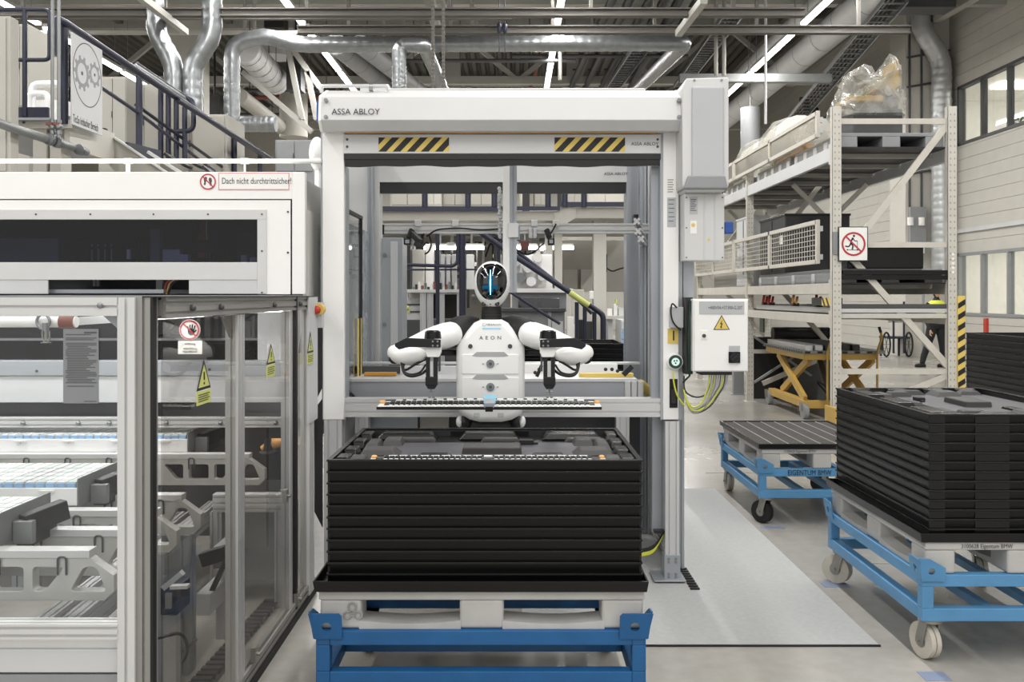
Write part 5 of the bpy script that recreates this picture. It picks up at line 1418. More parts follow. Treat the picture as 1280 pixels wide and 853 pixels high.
for dx, dz, tilt in ((-3.4, .8, .12), (3.2, -.2, -.12)):
    b = MB(); pts = [(x * s5 * 1.9 + tilt * y * s5, y * s5) for x, y in ((-.5, -5), (.5, -5), (.65, -2.5), (.5, -1.2), (1.05, 1), (1, 4), (.3, 5.4), (-.6, 5), (-1.05, 2.6), (-.8, 0), (-.5, -1.4), (-.7, -3))]
    b.prism(pts, c + Vector((dx * s5, -.0012, dz * s5)), FX, FZ, (0, -.0006, 0)); b.build('sole', 'dark_grey', fs_)
ring(fs_, c + Vector((0, -.0014, 0)), 10 * s5, 1.6 * s5, 'red_ink', t=(0, -.001, 0))
# pipe along the roof edge
t = thing('roof_pipe', 'long white pipe running over the machine housing on small tees', 'pipe', P(200, 215, BXD + .15))
dp = BXD + .15
b = MB(); b.tube([(bx(L0), dp, PZ(201.5, dp)), P(402, 201.5, dp)], 2.9 * dp / F, 14); b.build('pipe_run', 'white_paint', t)
for px in (160, 306, 396):
    b = MB(); b.cyl(P(px - 5, 201.5, dp), P(px + 5, 201.5, dp), 3.7 * dp / F, 14)
    if px < 390: b.cyl(P(px, 203, dp), P(px, 216.5, dp), (2.8 if px == 160 else 1.4) * dp / F, 12)
    b.build('tee_fitting', 'white_paint', t)
b = MB(); b.ball(P(397, 193, 5.9), .05, .12, .11, 24, 14); b.box(PX(395, 5.9), PX(400, 5.9), 5.86, 5.94, ZT - .01, PZ(195, 5.9)); tag(b.build('round_tank', 'white_paint'), 'white rounded tank end beside the gate header', 'tank')
# emergency stop at the corner
t = thing('emergency_stop', 'red mushroom emergency stop on a yellow box left of the gate', 'button', P(398, 387, 4.98))
b = MB(); b.cyl(P(398, 387, 4.95) + Vector((0, .05, 0)), P(398, 387, 4.95), 7 * s5, 20); b.build('yellow_collar', 'sticker_yellow', t, .003)
b = MB(); v = P(397, 387.5, 4.95); b.cyl(v, v + Vector((0, -.02, 0)), 4 * s5, 18); b.ball(v + Vector((0, -.022, 0)), 5 * s5, .012, 5 * s5, 16, 10); b.build('red_knob', 'red_paint', t)
b = MB(); b.box(PX(390, 4.98), PX(402, 4.98), 4.98, 5.05, PZ(410, 4.98), PZ(378, 4.98)); b.build('button_bracket', 'alu', t)

# lower machine body seen through the glass
m = thing('conveyor_machine', 'grey and beige machine front behind the glass enclosure', 'machine', (bx(150), BXD, 0))
md = BXD + .06
for nm, y0, y1, d, tt, mt in (('dark_opening', 392, 452, md + .25, .02, 'charcoal'), ('metal_beam', 451, 470, md, .08, 'alu_grey'), ('cover_board', 470, 503.5, md + .01, .06, 'light_grey'), ('slot', 503.5, 523, md + .12, .02, 'dark_grey')):
    b = MB(); fbox(b, L0, 362, y0, y1, d, tt); b.build(nm, mt, m, .003)
b = MB(); z = (PZ(522, md) + PZ(534, md)) / 2; b.profile((bx(L0), md + .01, z), (bx(362), md + .01, z), .06, PZ(522, md) - PZ(534, md), slot=.03); b.build('front_rail', 'alu_bright', m)
b = MB()
for px in (29, 98, 137, 208, 276, 345): v = P(px, 529, md - .02); b.ball(v, .013, .02, .013, 10, 8)
b.build('rail_bolts', 'galv', m)
b = MB(); v = P(46, 464, md); b.cyl(v, v + Vector((0, -.005, 0)), .007, 10); v = P(262, 462, md); b.cyl(v, v + Vector((0, -.005, 0)), .007, 10); b.build('screws', 'dark_grey', m)
b = MB(); fbox(b, L0, 362, 423, 426, md + .1, .1); b.build('inner_rod', 'galv', m)
b = MB(); fbox(b, 322, 362, 390, 450, md + .05, .05); b.build('side_plate', 'light_grey', m)
for px in (200, 222): b = MB(); b.tube([P(px + 20 * math.cos(a), 388 + 30 * math.sin(a), md + .15) for a in [PI * k / 12 for k in range(13)]], .012, 8); b.build('hose', 'black_rubber', m)
b = MB(); fbox(b, L0, 362, 534, 600, md + .7, .03); b.build('rear_panel', 'dark_grey', m)
b = MB(); fbox(b, 356, 366, 370, 690, md + .02, .08); b.build('leg_post', 'alu_bright', m)
b = MB(); fbox(b, L0, 362, 600, 670, md + .7, .03); b.build('rear_panel', 'mid_grey', m)
# work lamp of the machine under the housing edge
ml = thing('machine_lamp', 'bright white work lamp tube under the front edge of the machine housing', 'lamp', P(260, 388, 4.96))
b = MB(); fbox(b, -400, 352, 386, 390.5, 4.96, .03); b.build('tube', 'machine_lamp', ml)
b = MB(); fbox(b, -402, 354, 369.5, 386, 4.97, .05); b.build('lamp_housing', 'mid_grey', ml)
ld = bpy.data.lights.new('machine_light', 'AREA'); ld.shape = 'RECTANGLE'; ld.size = 3.2; ld.size_y = .06; ld.energy = 14
lo = bpy.data.objects.new('machine_light', ld); COL.objects.link(lo); lo.location = (PX(352, 4.9) - 1.6, 4.93, PZ(391, 4.96)); lo.rotation_euler = (math.radians(-32), 0, 0)
# no-touch sign on the machine front
ns = thing('no_touch_sign', 'round no touching sign with a black hand above a small white plate', 'sign', P(237, 413, md - .05)); nd = md - .05; sn = nd / F
c = P(237, 412.5, nd); b = MB(); b.cyl(c + Vector((0, .01, 0)), c, 13 * sn, 32); b.build('sign_face', 'paper', ns)
b = MB(); hc = c + Vector((2 * sn, -.0012, -1 * sn)); hp_ = []
b.prism(circ(0, -1.5 * sn, 4.2 * sn, 16, 4.6 * sn), hc, FX, FZ, (0, -.0006, 0))
for k, (dx, L) in enumerate(((-3.0, 5.5), (-1.0, 7.5), (1.1, 7.8), (3.2, 6.4))):
    b.bar(hc + Vector((dx * sn, -.0004, 0)), hc + Vector((dx * 1.55 * sn, -.0004, L * sn)), 1.7 * sn, .0008, up=(0, 1, 0))
b.bar(hc + Vector((3 * sn, -.0004, -3 * sn)), hc + Vector((6.6 * sn, -.0004, 1 * sn)), 1.8 * sn, .0008, up=(0, 1, 0)); b.build('hand_symbol', 'black_ink', ns)
ring(ns, c + Vector((0, -.002, 0)), 12.3 * sn, 2 * sn, 'red_ink')
b = MB(); fbox(b, 222.5, 252.5, 426.5, 443, nd, .004); pl_ = b.build('text_plate', 'paper', ns, .001)
for tx, py in (('Achtung', 430), ('Abkühlung', 436), ('Handfläche', 439.7)): lettering(tx, P(237.5, py, nd - .001), .016, 'black_ink', pl_, align='CENTER', sx=1.1)
b = MB(); b.box(c.x - .02, c.x + .02, nd + .01, md + .0, c.z - .02, c.z + .02); b.build('sign_bracket', 'alu', ns)

# part trays of white cells with blue ends
def part_rack(xr, d0, d1, z, label, x0=-4.2):
    t = thing('cell_carrier', label, 'carrier', (xr, d0, z - .09), group='carriers of blue ended cells in the enclosure')
    b = MB(); b.box(x0, xr, d0, d0 + .012, z - .075, z - .004); b.build('front_lip', 'white_gloss', t, .002)
    b = MB()
    x = xr - .12
    while x > x0: b.box(x - .03, x + .03, d0 - .012, d0 + .002, z - .02, z - .012); b.box(x - .02, x + .0, d0 - .008, d0, z - .03, z - .02); x -= .26
    b.build('lip_hooks', 'part_white', t)
    dd = Vector((.06 if False else .0, d1 - d0, 0))
    b = MB(); b.prism([(d0, z - .08), (d1, z - .08), (d1, z + .035), (d0, z + .035)], (xr, 0, 0), (0, 1, 0), (0, 0, 1), (.006, 0, 0)); b.build('end_plate', 'galv_dull', t, .002)
    b = MB(); b.box(x0, xr, d0 + .012, d1, z - .075, z - .06); b.build('carrier_floor', 'charcoal', t)
    w = .042; k = 0; x = xr - .01
    while x - w > max(x0, -d1 * .9):
        xa, xb = x - w + .0035, x - .0035
        sl = .05 * 0
        b = MB(); b.box(xa, xb, d0 + .02, d1 - .005, z - .055, z + .018); b.build('cell', 'part_white' if k % 3 else 'part_green', t)
        cl = KIDS[t.name][-1]
        b = MB(); b.box(xa + .001, xb - .001, d0 + .014, d0 + .021, z - .03, z + .012); b.build('blue_end', 'pale_blue', cl)
        b = MB(); n = 4
        for j in range(n): yy = d0 + .05 + (d1 - d0 - .1) * j / n; b.box(xa, xb, yy, yy + .006, z + .0178, z + .0188)
        b.build('top_marks', 'mid_grey', cl)
        x -= w; k += 1
    b = MB(); b.box(xr + .01, xr + .07, d0 + .12, d1 - .08, z - .1, z - .02); b.bar((xr + .03, d0 + .13, z - .03), (xr + .12, d1 - .12, z + .0), .05, .07); b.build('drive_block', 'charcoal', t, .004)
    b = MB(); b.box(xr + .008, xr + .075, d0 + .10, d0 + .13, z - .09, z - .01); b.build('block_face', 'galv_dull', t, .003)
    return t
part_rack(-1.755, 4.97, 5.03 + .37, .83, 'farthest carrier row of blue ended white cells')
part_rack(-1.75, 3.70, 4.14, .83, 'middle carrier row of blue ended white cells')
part_rack(-1.735, 3.08, 3.45, .83, 'nearest carrier row of blue ended white cells at the left edge')
# cast support plates with cut-outs carrying the rows
def bracket(d, label, xr=-1.37, zt=.73, x0=-4.0, gap=None):
    t = thing('support_bracket', label, 'bracket', (xr, d, .45), group='cast support plates under the cell carriers')
    H = .142; outer = [(x0, 0), (xr + .02, 0), (xr + .05, .03), (xr + .05, .085), (xr - .03, H), (x0, H)]
    holes = []
    x = xr + .03; k = 0
    while x > x0 + .3:
        y0, y1 = .032, .112
        if k % 4 == 0: holes.append([(x - .125, y0), (x - .005, y0), (x - .04, y1), (x - .08, y1)])
        elif k % 4 == 1: holes.append([(x - .01, y1), (x - .115, y1), (x - .115, y0), (x - .075, y0)])
        elif k % 4 == 2: holes.append([(x - .115, y0), (x - .01, y0), (x - .01, y1), (x - .115, y1)])
        else: holes.append([(x - .115, y1), (x - .01, y1), (x - .01, y0), (x - .05, y0)])
        x -= .135; k += 1
    hs = []
    for q in holes:
        a = sum(q[i][0] * q[(i + 1) % 4][1] - q[(i + 1) % 4][0] * q[i][1] for i in range(4))
        q = q if a > 0 else q[::-1]
        # round the corners
        pts = []
        for i in range(4):
            p0, p1, p2 = Vector(q[i - 1]), Vector(q[i]), Vector(q[(i + 1) % 4])
            u, w = (p0 - p1).normalized() * .014, (p2 - p1).normalized() * .014
            for s_ in range(4):
                f_ = s_ / 3; pts.append(tuple((p1 + u) * (1 - f_) ** 2 + p1 * 2 * f_ * (1 - f_) + (p1 + w) * f_ * f_))
        hs.append(pts)
    plate('cast_plate', outer, hs, (0, d, zt - H), FX, FZ, (0, .045, 0), 'cast_alu', t, .003)
    b = MB(); b.box(x0, xr - .03, d - .004, d + .055, zt, zt + .026); b.build('top_strip', 'alu_bright', t, .002)
    x = xr - .12
    while x > x0:
        b = MB(); b.tube(fillet([(x - .014, d - .004, zt - .055), (x - .014, d - .006, zt + .005), (x + .014, d - .006, zt + .005), (x + .014, d - .004, zt - .055)], .012, 3), .0035, 6); b.build('spring_clip', 'dark_grey', t); x -= .22
    return t
bracket(4.91, 'farthest cast support plate with slanted cut-outs in the enclosure')
bracket(3.90, 'second farthest cast support plate with slanted cut-outs in the enclosure')
bracket(3.62, 'middle cast support plate with slanted cut-outs behind the nearest ones')
bracket(3.32, 'second nearest cast support plate with slanted cut-outs')
bracket(3.05, 'nearest cast support plate with slanted cut-outs in the enclosure')
# pedestals of the brackets
for k, (x, y) in enumerate(((-1.42, 3.90), (-1.42, 3.62), (-1.95, 4.91), (-2.6, 3.32), (-2.6, 4.91))):
    b = MB(); b.profile((x, y + .02, 0), (x, y + .02, .588), .12, .08, up=(0, 1, 0), slot=.06)
    tag(b.build('pedestal', 'alu_grey'), 'grooved aluminium pedestal under the %s support plate' % ('second farthest', 'middle', 'farthest', 'second nearest', 'far left of the farthest')[k], 'pedestal')
# long rails along the machine, a low table, cylinders
for k, (x, z) in enumerate(((-1.55, .42), (-1.72, .36))):
    b = MB(); b.profile((x, 3.1, z), (x - .1, 5.1, z), .06, .09); tag(b.build('guide_rail', 'alu'), ('right', 'left')[k] + ' lengthwise guide rail under the support plates', 'rail')
t = thing('side_table', 'small aluminium frame table inside the enclosure at right', 'table', (-1.25, 4.7, 0))
zz_ = PZ(617, 4.75)
b = MB(); b.profile((PX(268, 4.75), 4.75, zz_ - .03), (PX(356, 4.75), 4.75, zz_ - .03), .06, .06); b.build('top_rail', 'alu_bright', t)
b = MB(); b.profile((PX(268, 4.75), 4.75, zz_ - .075), (PX(356, 4.75), 4.75, zz_ - .075), .06, .03); b.build('lower_rail', 'alu', t)
for px in (272, 352): b = MB(); b.profile((PX(px, 4.75), 4.75, 0), (PX(px, 4.75), 4.75, zz_ - .09), .06, .06, up=(0, 1, 0)); b.build('leg', 'alu', t)
b = MB(); b.box(PX(268, 4.75), PX(356, 4.75), 4.85, 5.05, .1, zz_ - .1); b.build('table_body', 'mid_grey', t)
t = thing('drive_unit', 'dark pivoting drive arm low behind the enclosure glass', 'drive', (-1.5, 3.9, 0))
b = MB(); b.bar(P(252, 700, 4.0), P(284, 690, 4.0), .05, .06); b.build('arm', 'charcoal', t, .005)
b = MB(); fbox(b, 266, 290, 684, 712, 4.05, .2); b.build('drive_block', 'mid_grey', t, .005)
b = MB(); fbox(b, 270, 286, 712, 800, 4.1, .1); b.build('column', 'alu', t)
b = MB(); b.tube([P(283, 700, 3.95), P(254, 762, 3.95)], .012, 8); b.build('gas_spring', 'charcoal', t)
b = MB(); b.box(PX(250, 3.95), PX(268, 3.95), 3.9, 4.15, PZ(765, 3.95), PZ(738, 3.95)); b.build('sloped_box', 'light_grey', t, .004)
t = thing('blue_motor', 'blue motor with grey plug low behind the enclosure glass', 'motor', (-1.35, 3.4, 0))
b = MB(); fbox(b, 200, 222, 735, 770, 3.5, .14); b.build('motor_body', 'machine_dark', t, .006)
b = MB(); fbox(b, 206, 214, 742, 762, 3.49, .02); b.build('plug', 'mid_grey', t, .003)
b = MB(); fbox(b, 204, 220, 770, 905, 3.55, .05); b.build('stand', 'alu', t)
b = MB(); b.bar(P(205, 735, 3.5), P(228, 716, 3.5), .03, .02); b.bar(P(214, 734, 3.4), P(236, 733, 3.4), .03, .012); b.build('lever', 'alu_bright', t)
t = thing('hand_tool', 'small tool head with a tan grip on the bench behind the glass', 'tool', P(335, 560, 5.0))
b = MB(); b.tube([P(328, 562, 5.0), P(340, 555, 5.0), P(362, 552, 5.0)], .022, 10, rs=[.02, .03, .02]); b.build('grip', 'orange', t)
b = MB(); b.cyl(P(335, 566, 4.98), P(335, 548, 4.98), .03, 12, .015); b.ball(P(335, 566, 4.98), .05, .05, .015, 14, 8); b.build('tool_head', 'charcoal', t)
b = MB(); b.tube(fillet([P(190, 800, 3.2), P(228, 790, 3.3), P(236, 812, 3.3), P(228, 830, 3.3), P(230, 812, 3.4), P(245, 800, 3.6)], .1), .006, 6); tag(b.build('loose_cable', 'charcoal'), 'dark loose cable loop near the floor behind the glass', 'cable')
t = thing('energy_chain', 'black ribbed energy chain lying on the enclosure floor', 'cable chain', (-1.3, 4.2, 0))
b = MB()
for k in range(22):
    p = Vector((-1.28, 3.62, .02)).lerp(Vector((-1.24, 4.75, .02)), k / 21); b.box(p.x - .04, p.x + .04, p.y - .016, p.y + .016, 0.004, .03)
tag(b.build('links', 'black_rubber', t), kind='stuff')
b = MB(); b.box(-1.3, -1.22, 3.6, 4.78, .001, .006); b.build('chain_bed', 'dark_grey', t)
# white pipe with a sprinkler head near the front glass
t = thing('sprinkler_pipe', 'white horizontal pipe with a sprinkler head behind the front glass', 'pipe', P(40, 403, 3.5))
b = MB(); b.tube([P(-300, 402.5, 3.5), P(96, 402.5, 3.5)], 7 * 3.5 / F, 16); b.build('pipe_run', 'white_paint', t)
b = MB(); b.cyl(P(76, 402.5, 3.5), P(94, 402.5, 3.5), 8.5 * 3.5 / F, 16); b.build('end_coupling', 'rust_pipe', t, .004)
b = MB(); b.tube([P(54 + 8 * math.cos(a), 402 + 9 * math.sin(a), 3.47) for a in [2 * PI * k / 18 for k in range(18)]], .006, 6, closed=True); b.cyl(P(57, 404, 3.47), P(57, 414, 3.47), .012, 10); b.build('pipe_clamp', 'galv', t)
b = MB(); b.tube([P(53, 414, 3.47), P(53, 424, 3.47), P(56, 428, 3.47)], .004, 6); b.tube([P(62, 414, 3.47), P(62, 424, 3.47), P(59, 428, 3.47)], .004, 6); b.cyl(P(57.5, 414, 3.47), P(57.5, 424, 3.47), .007, 8); b.cyl(P(57.5, 428, 3.47), P(57.5, 429, 3.47), .018, 12); b.build('sprinkler_head', 'zinc', t)
# suspended from the machine by a bracket
b = MB(); b.bar(P(90, 402, 3.5), (PX(90, 3.5), 5.1, PZ(402, 3.5)), .03, .03); b.build('pipe_bracket', 'alu', t)

# ------------------------------------------------------------------ glass enclosure in front
EX, E0, E1 = -1.084, 2.77, 4.97
e = thing('glass_enclosure', 'aluminium framed glass enclosure around the machine at left', 'enclosure', (EX, E0, 0))
FL = -4.0
zt0, zt1 = PZ(372, 2.78), PZ(395, 2.78)
def prof(name, p, q, w, hh, up, mm='alu_bright', slot=.04):
    b = MB(); b.profile(p, q, w, hh, up=up, slot=slot); return b.build(name, mm, e)
prof('front_top_rail', (FL, E0 + .02, (zt0 + zt1) / 2), (PX(150, 2.78), E0 + .02, (zt0 + zt1) / 2), .05, zt0 - zt1, (0, 0, 1))
fp = prof('front_post', (PX(160, 2.78), E0 + .02, 0), (PX(160, 2.78), E0 + .02, zt0), .052, .05, (0, 1, 0), slot=.05)
cp = prof('corner_post', (PX(182, 2.79), E0 + .03, 0), (PX(182, 2.79), E0 + .03, zt0 + .003), .048, .05, (0, 1, 0), 'alu_bronze')
b = MB(); b.box(PX(191, 2.79), PX(194.2, 2.79), E0 + .0, E0 + .03, 0, zt0); b.build('door_seal', 'black_rubber', e)
for z0, z1, dd, mm, nm in ((PZ(797, 2.78), PZ(778, 2.78), .0, 'alu_bright', 'front_lower_rail'),):
    prof(nm, (FL, E0 + .02, (z0 + z1) / 2), (PX(150, 2.78), E0 + .02, (z0 + z1) / 2), .06, z1 - z0, (0, 0, 1), slot=.03)
b = MB(); b.box(FL, PX(150, 2.8), E0 + .03, E0 + .06, PZ(812, 2.8), PZ(796, 2.8)); b.build('white_board', 'white_gloss', e)
b = MB(); b.box(FL, PX(150, 2.8), E0 + .015, E0 + .05, PZ(839, 2.8), PZ(810, 2.8)); b.build('kick_panel', 'light_grey', e, .003)
b = MB(); b.box(FL, PX(150, 2.8), E0 + .02, E0 + .05, 0.04, PZ(842, 2.8)); b.build('kick_panel', 'mid_grey', e, .003)
b = MB(); b.box(FL, PX(150, 2.8), E0 + .02, E0 + .026, PZ(780, 2.8), zt1 + .005); b.build('front_pane', 'pane_clear', e)
v = P(127, 382, 2.775); b = MB(); b.ball(v + Vector((0, -.012, 0)), .009, .006, .009, 12, 8); b.build('rail_bolt', 'galv', e)
b = MB(); b.prism([(PX(a, 2.80), PZ(c, 2.80)) for a, c in ((148, 395), (148, 412), (129, 395))], (0, 2.80, 0), (1, 0, 0), (0, 0, 1), (0, .02, 0)); b.build('corner_bracket', 'alu_grey', e)
# side wall towards the gate
prof('side_top_rail', (EX, E0 + .06, (zt0 + PZ(399, 2.79)) / 2), (EX, E1, (zt0 + PZ(399, 2.79)) / 2), .04, zt0 - PZ(399, 2.79), (0, 0, 1), 'alu_bronze', slot=.035)
b = MB(); b.box(EX - .03, EX + .03, E0, E1, zt0, zt0 + .004); b.build('side_top_cap', 'charcoal', e)
ym = -EX * F / (HX - 297)
prof('middle_post', (EX - .01, ym, 0), (EX - .01, ym, zt0 - .07), .05, .09, (0, 1, 0), 'alu')
yb = -EX * F / (HX - 361); prof('rear_post', (EX - .01, yb, 0), (EX - .01, yb, zt0 - .07), .045, .045, (0, 1, 0), 'alu')
prof('end_post', (EX - .0, E1 - .1, 0), (EX - .0, E1 - .1, zt0), .05, .11, (0, 1, 0), 'alu_bright')
b = MB(); b.box(EX + .022, EX + .03, E1 - .19, E1 + .02, PZ(526, 4.9), zt0 - .002); b.build('end_cover', 'light_grey', e)
yd = -EX * F / (HX - 366); b = MB(); b.box(EX - .002, EX + .022, yd - .012, yd + .012, .05, zt0); b.build('door_edge', 'charcoal', e)
prof('side_bottom_rail', (EX, E0 + .06, .06), (EX, E1, .06), .04, .05, (0, 0, 1), 'alu_bronze')
b = MB(); b.box(EX - .005, EX + .03, E0, E1, 0.0, .03); b.build('floor_seal', 'black_rubber', e)
for a, c in ((E0 + .06, ym - .03), (ym + .03, yb - .03), (yb + .03, E1 - .16)):
    b = MB(); b.box(EX + .004, EX + .010, a, c, .085, zt0 - .07); b.build('side_pane', 'pane_smoke', e)
for y in (3.05, 3.35, 4.1, 4.6):
    b = MB(); b.ball((EX + .026, y, zt0 - .035), .012, .012, .012, 10, 8); b.build('rail_bolt', 'dark_grey', e)
b = MB(); b.prism([(ym - .16, zt0 - .07), (ym + .14, zt0 - .07), (ym + .02, zt0 - .17), (ym - .03, zt0 - .17)], (EX - .02, 0, 0), (0, 1, 0), (0, 0, 1), (.01, 0, 0)); b.build('corner_bracket', 'alu_bronze', e)
for y, z in ((4.32, .66), (3.8, .12), (4.55, .1)):
    b = MB(); b.box(EX + .01, EX + .03, y - .02, y + .02, z - .03, z + .03); b.cyl((EX + .03, y, z), (EX + .045, y, z), .008, 8); b.build('hinge', 'zinc', e)
# notice sheet on the front glass
t = thing('notice_sheet', 'grey notice sheet with lines of print on the front glass', 'notice', P(101, 457, E0 + .018))
b = MB(); nd = E0 + .014; fbox(b, 79, 123, 411.5, 504.5, nd, .003); sh = b.build('sheet', 'notice_grey', t)
b = MB(); R2 = random.Random(5)
fbox(b, 105, 120.5, 415, 417, nd - .001, .001)
y = 418
while y < 484:
    if R2.random() < .82: fbox(b, 82 + (R2.random() < .4) * 2, 120.5 - R2.random() ** 3 * 14, y, y + .9, nd - .001, .001)
    y += 2.15
fbox(b, 105, 120, 501.5, 502.3, nd - .001, .001)
tag(b.build('print_lines', 'grey_ink', sh), kind='stuff')
# three yellow triangle tags on the side glass
for k, (y, z0, hgt) in enumerate(((-EX * F / (HX - 250), None, (450, 487, 505)), (-EX * F / (HX - 335), None, (430, 455, 471)), (-EX * F / (HX - 380), None, (415, 441, 455)))):
    t = thing('warning_tag', 'yellow triangular warning tag on the side glass, %s' % ('nearest of three', 'middle of three', 'farthest of three, by the gate')[k], 'warning tag', (EX + .012, y, PZ(hgt[1], y)), group='yellow warning tags')
    za, zm, zb_ = [PZ(q, y) for q in hgt]; w = .072
    xo = EX + (.012 if k < 2 else .032)
    b = MB(); b.prism([(y - w, zm), (y + w, zm), (y, za)], (xo, 0, 0), (0, 1, 0), (0, 0, 1), (.002, 0, 0)); b.build('black_triangle', 'black_ink', t)
    b = MB(); hh = za - zm; b.prism([(y - w * .78, zm + hh * .09), (y + w * .78, zm + hh * .09), (y, za - hh * .16)], (xo + .001, 0, 0), (0, 1, 0), (0, 0, 1), (.0016, 0, 0)); b.build('yellow_triangle', 'lime', t)
    b = MB(); b.box(xo + .0015, xo + .0032, y - .007, y + .007, zm + hh * .32, za - hh * .4); b.box(xo + .0015, xo + .0032, y - .006, y + .006, zm + hh * .17, zm + hh * .25); b.build('exclamation_mark', 'black_ink', t)
    b = MB(); b.box(xo, xo + .002, y - w, y + w, zb_, zm - .004); lb = b.build('text_label', 'lime', t)
    b = MB()
    for q in range(4): zq = zm - .014 - q * (zm - zb_ - .02) / 4; b.box(xo + .0015, xo + .0028, y - w * .8, y + w * (.8 - .2 * (q % 2)), zq - .003, zq)
    tag(b.build('print_lines', 'black_ink', lb), kind='stuff')
# ------------------------------------------------------------------ heavy rack at the right
KX0, KX1 = 3.6, 4.88
KY = (10.2, 13.9, 17.6)
def kz(py): return PZ(py, KY[0])
rk = thing('pallet_rack', 'tall cream pallet rack with three loaded levels at the right', 'rack', ((KX0 + KX1) / 2, 13.9, 0))
top = kz(133)
for yi, y in enumerate(KY):
    for xi, x in enumerate((KX0, KX1)):
        b = MB(); b.box(x - .05, x + .05, y - .01, y + .005, 0, top); b.box(x - .05, x - .045, y - .01, y + .07, 0, top); b.box(x + .045, x + .05, y - .01, y + .07, 0, top); up = b.build('upright', 'rack_paint', rk, .003)
        b = MB(); z = .1
        while z < top - .05:
            for q in (-.022, .022): b.box(x + q - .006, x + q + .006, y - .0115, y - .009, z, z + .02)
            z += .07
        b.build('slot_holes', 'mid_grey', up)
        b = MB(); b.box(x - .08, x + .08, y - .06, y + .12, 0, .008); b.build('base_foot', 'rack_paint', rk)
    for za in (kz(151), kz(306), kz(465)):
        b = MB(); b.bar((KX0, y + .04, za), (KX1, y + .04, za), .03, .06); b.build('frame_tie', 'rack_paint', rk)
    for p, q in (((KX1, kz(150)), (KX0 + .25, kz(300))), ((KX0 + .1, kz(312)), (KX1, kz(462))), ((KX1, kz(468)), (KX0 + .2, kz(520)))):
        b = MB(); b.bar((p[0], y + .05, p[1]), (q[0], y + .05, q[1]), .04, .07); b.build('frame_brace', 'rack_paint', rk)
levels = {'upper': (kz(200), kz(183)), 'middle': (kz(368), kz(354)), 'lower': (kz(406), kz(394))}
for nm, (z0, z1) in levels.items():
    for y0, y1 in zip(KY[:-1], KY[1:]):
        for x in (KX0 - .02, KX1 + .02):
            b = MB(); b.box(x - .025, x + .025, y0 + .07, y1 - .01, z0, z1); b.box(x - .03, x + .03, y0 + .06, y0 + .12, z0 - .04, z1 + .04); b.build('beam', 'rack_paint' if nm != 'upper' else 'light_grey', rk, .003)
        for k in range(4):
            y = y0 + .5 + k * .85; b = MB(); b.box(KX0, KX1, y - .03, y + .03, z1 - .06, z1 - .01); b.build('cross_bar', 'beige_paint', rk)
        if nm != 'lower':
            b = MB(); b.box(KX0 + .02, KX1 - .02, y0 + .06, y1 - .02, z1 - .008, z1 + .004); b.build('deck_sheet', 'charcoal', rk)
        if nm == 'upper':
            for s in (-1, 1):
                b = MB(); ym_ = (y0 + y1) / 2; b.bar((KX0 + .7 - s * .5, ym_ + .4, z0), (KX0 + .7 + s * .05, ym_ + .4, z0 - .55), .03, .06); b.build('knee_brace', 'rack_paint', rk)
# hazard guard on the front right upright
b = MB(); b.box(KX1 + .05, KX1 + .13, KY[0] - .03, KY[0] + .03, 0, kz(370)); gd = b.build('column_guard', 'sticker_yellow', rk)
b = MB(); z = .08
while z < kz(378): b.prism([(0, 0), (.08, .05), (.08, .11), (0, .06)], (KX1 + .05, KY[0] - .031, z), (1, 0, 0), (0, 0, 1), (0, -.001, 0)); z += .125
b.build('guard_stripes', 'black_ink', gd)
b = MB()
for k in range(5):
    b = MB(); b.box(KX1 - .01, KX1 + .02, KY[0] - .013, KY[0] - .009, kz(342 - k * 5.6), kz(339 - k * 5.6)); b.build('reflector_dot', 'paper', rk)
# mesh guards along the front face
def mesh_guard(y0, y1, z0, z1, label, n_mid, wires):
    t = thing('mesh_guard', label, 'guard rail', (KX0 - .08, y0, z0)); x = KX0 - .08; w = .05
    b = MB(); b.box(x - .02, x + .02, y0, y1, z1 - w, z1); b.box(x - .02, x + .02, y0, y1, z0, z0 + w); b.build('rail', 'rack_paint', t, .003)
    for k in range(n_mid + 2):
        y = y0 + (y1 - y0) * k / (n_mid + 1); b = MB(); b.box(x - .02, x + .02, y - .03, y + .03, z0, z1); b.build('stile', 'rack_paint', t, .003)
    if wires:
        b = MB(); y = y0 + .06
        while y < y1: b.box(x - .004, x, y - .004, y + .004, z0 + w, z1 - w); y += .10
        z = z0 + w + .05
        while z < z1 - w: b.box(x - .004, x, y0, y1, z - .004, z + .004); z += .06
        tag(b.build('wire_mesh', 'rack_paint', t), kind='stuff')
    else:
        b = MB(); b.box(x - .002, x + .002, y0 + .03, y1 - .03, z0 + w, z1 - w); b.build('net_panel', 'net', t)
    b = MB()
    for y in (y0 + .02, y1 - .02):
        for z in (z0 + .08, z1 - .1): b.box(x, KX0 - .02, y - .03, y + .03, z - .03, z + .03)
    b.build('bracket', 'light_grey', t)
zu0, zu1 = PZ(172, 10.6), PZ(139, 10.6); zm0, zm1 = PZ(330, 10.6), PZ(275, 10.6)
mesh_guard(10.6, 14.5, zu0, zu1, 'long cream guard rail with net on the upper rack level, front bay', 1, False)
mesh_guard(14.6, 17.6, zu0, zu1, 'cream guard rail with net on the upper rack level, rear bay', 1, False)
mesh_guard(10.6, 14.5, zm0, zm1, 'cream wire mesh guard on the middle rack level, front bay', 1, True)
mesh_guard(14.6, 17.6, zm0, zm1, 'cream wire mesh guard on the middle rack level, rear bay', 1, True)
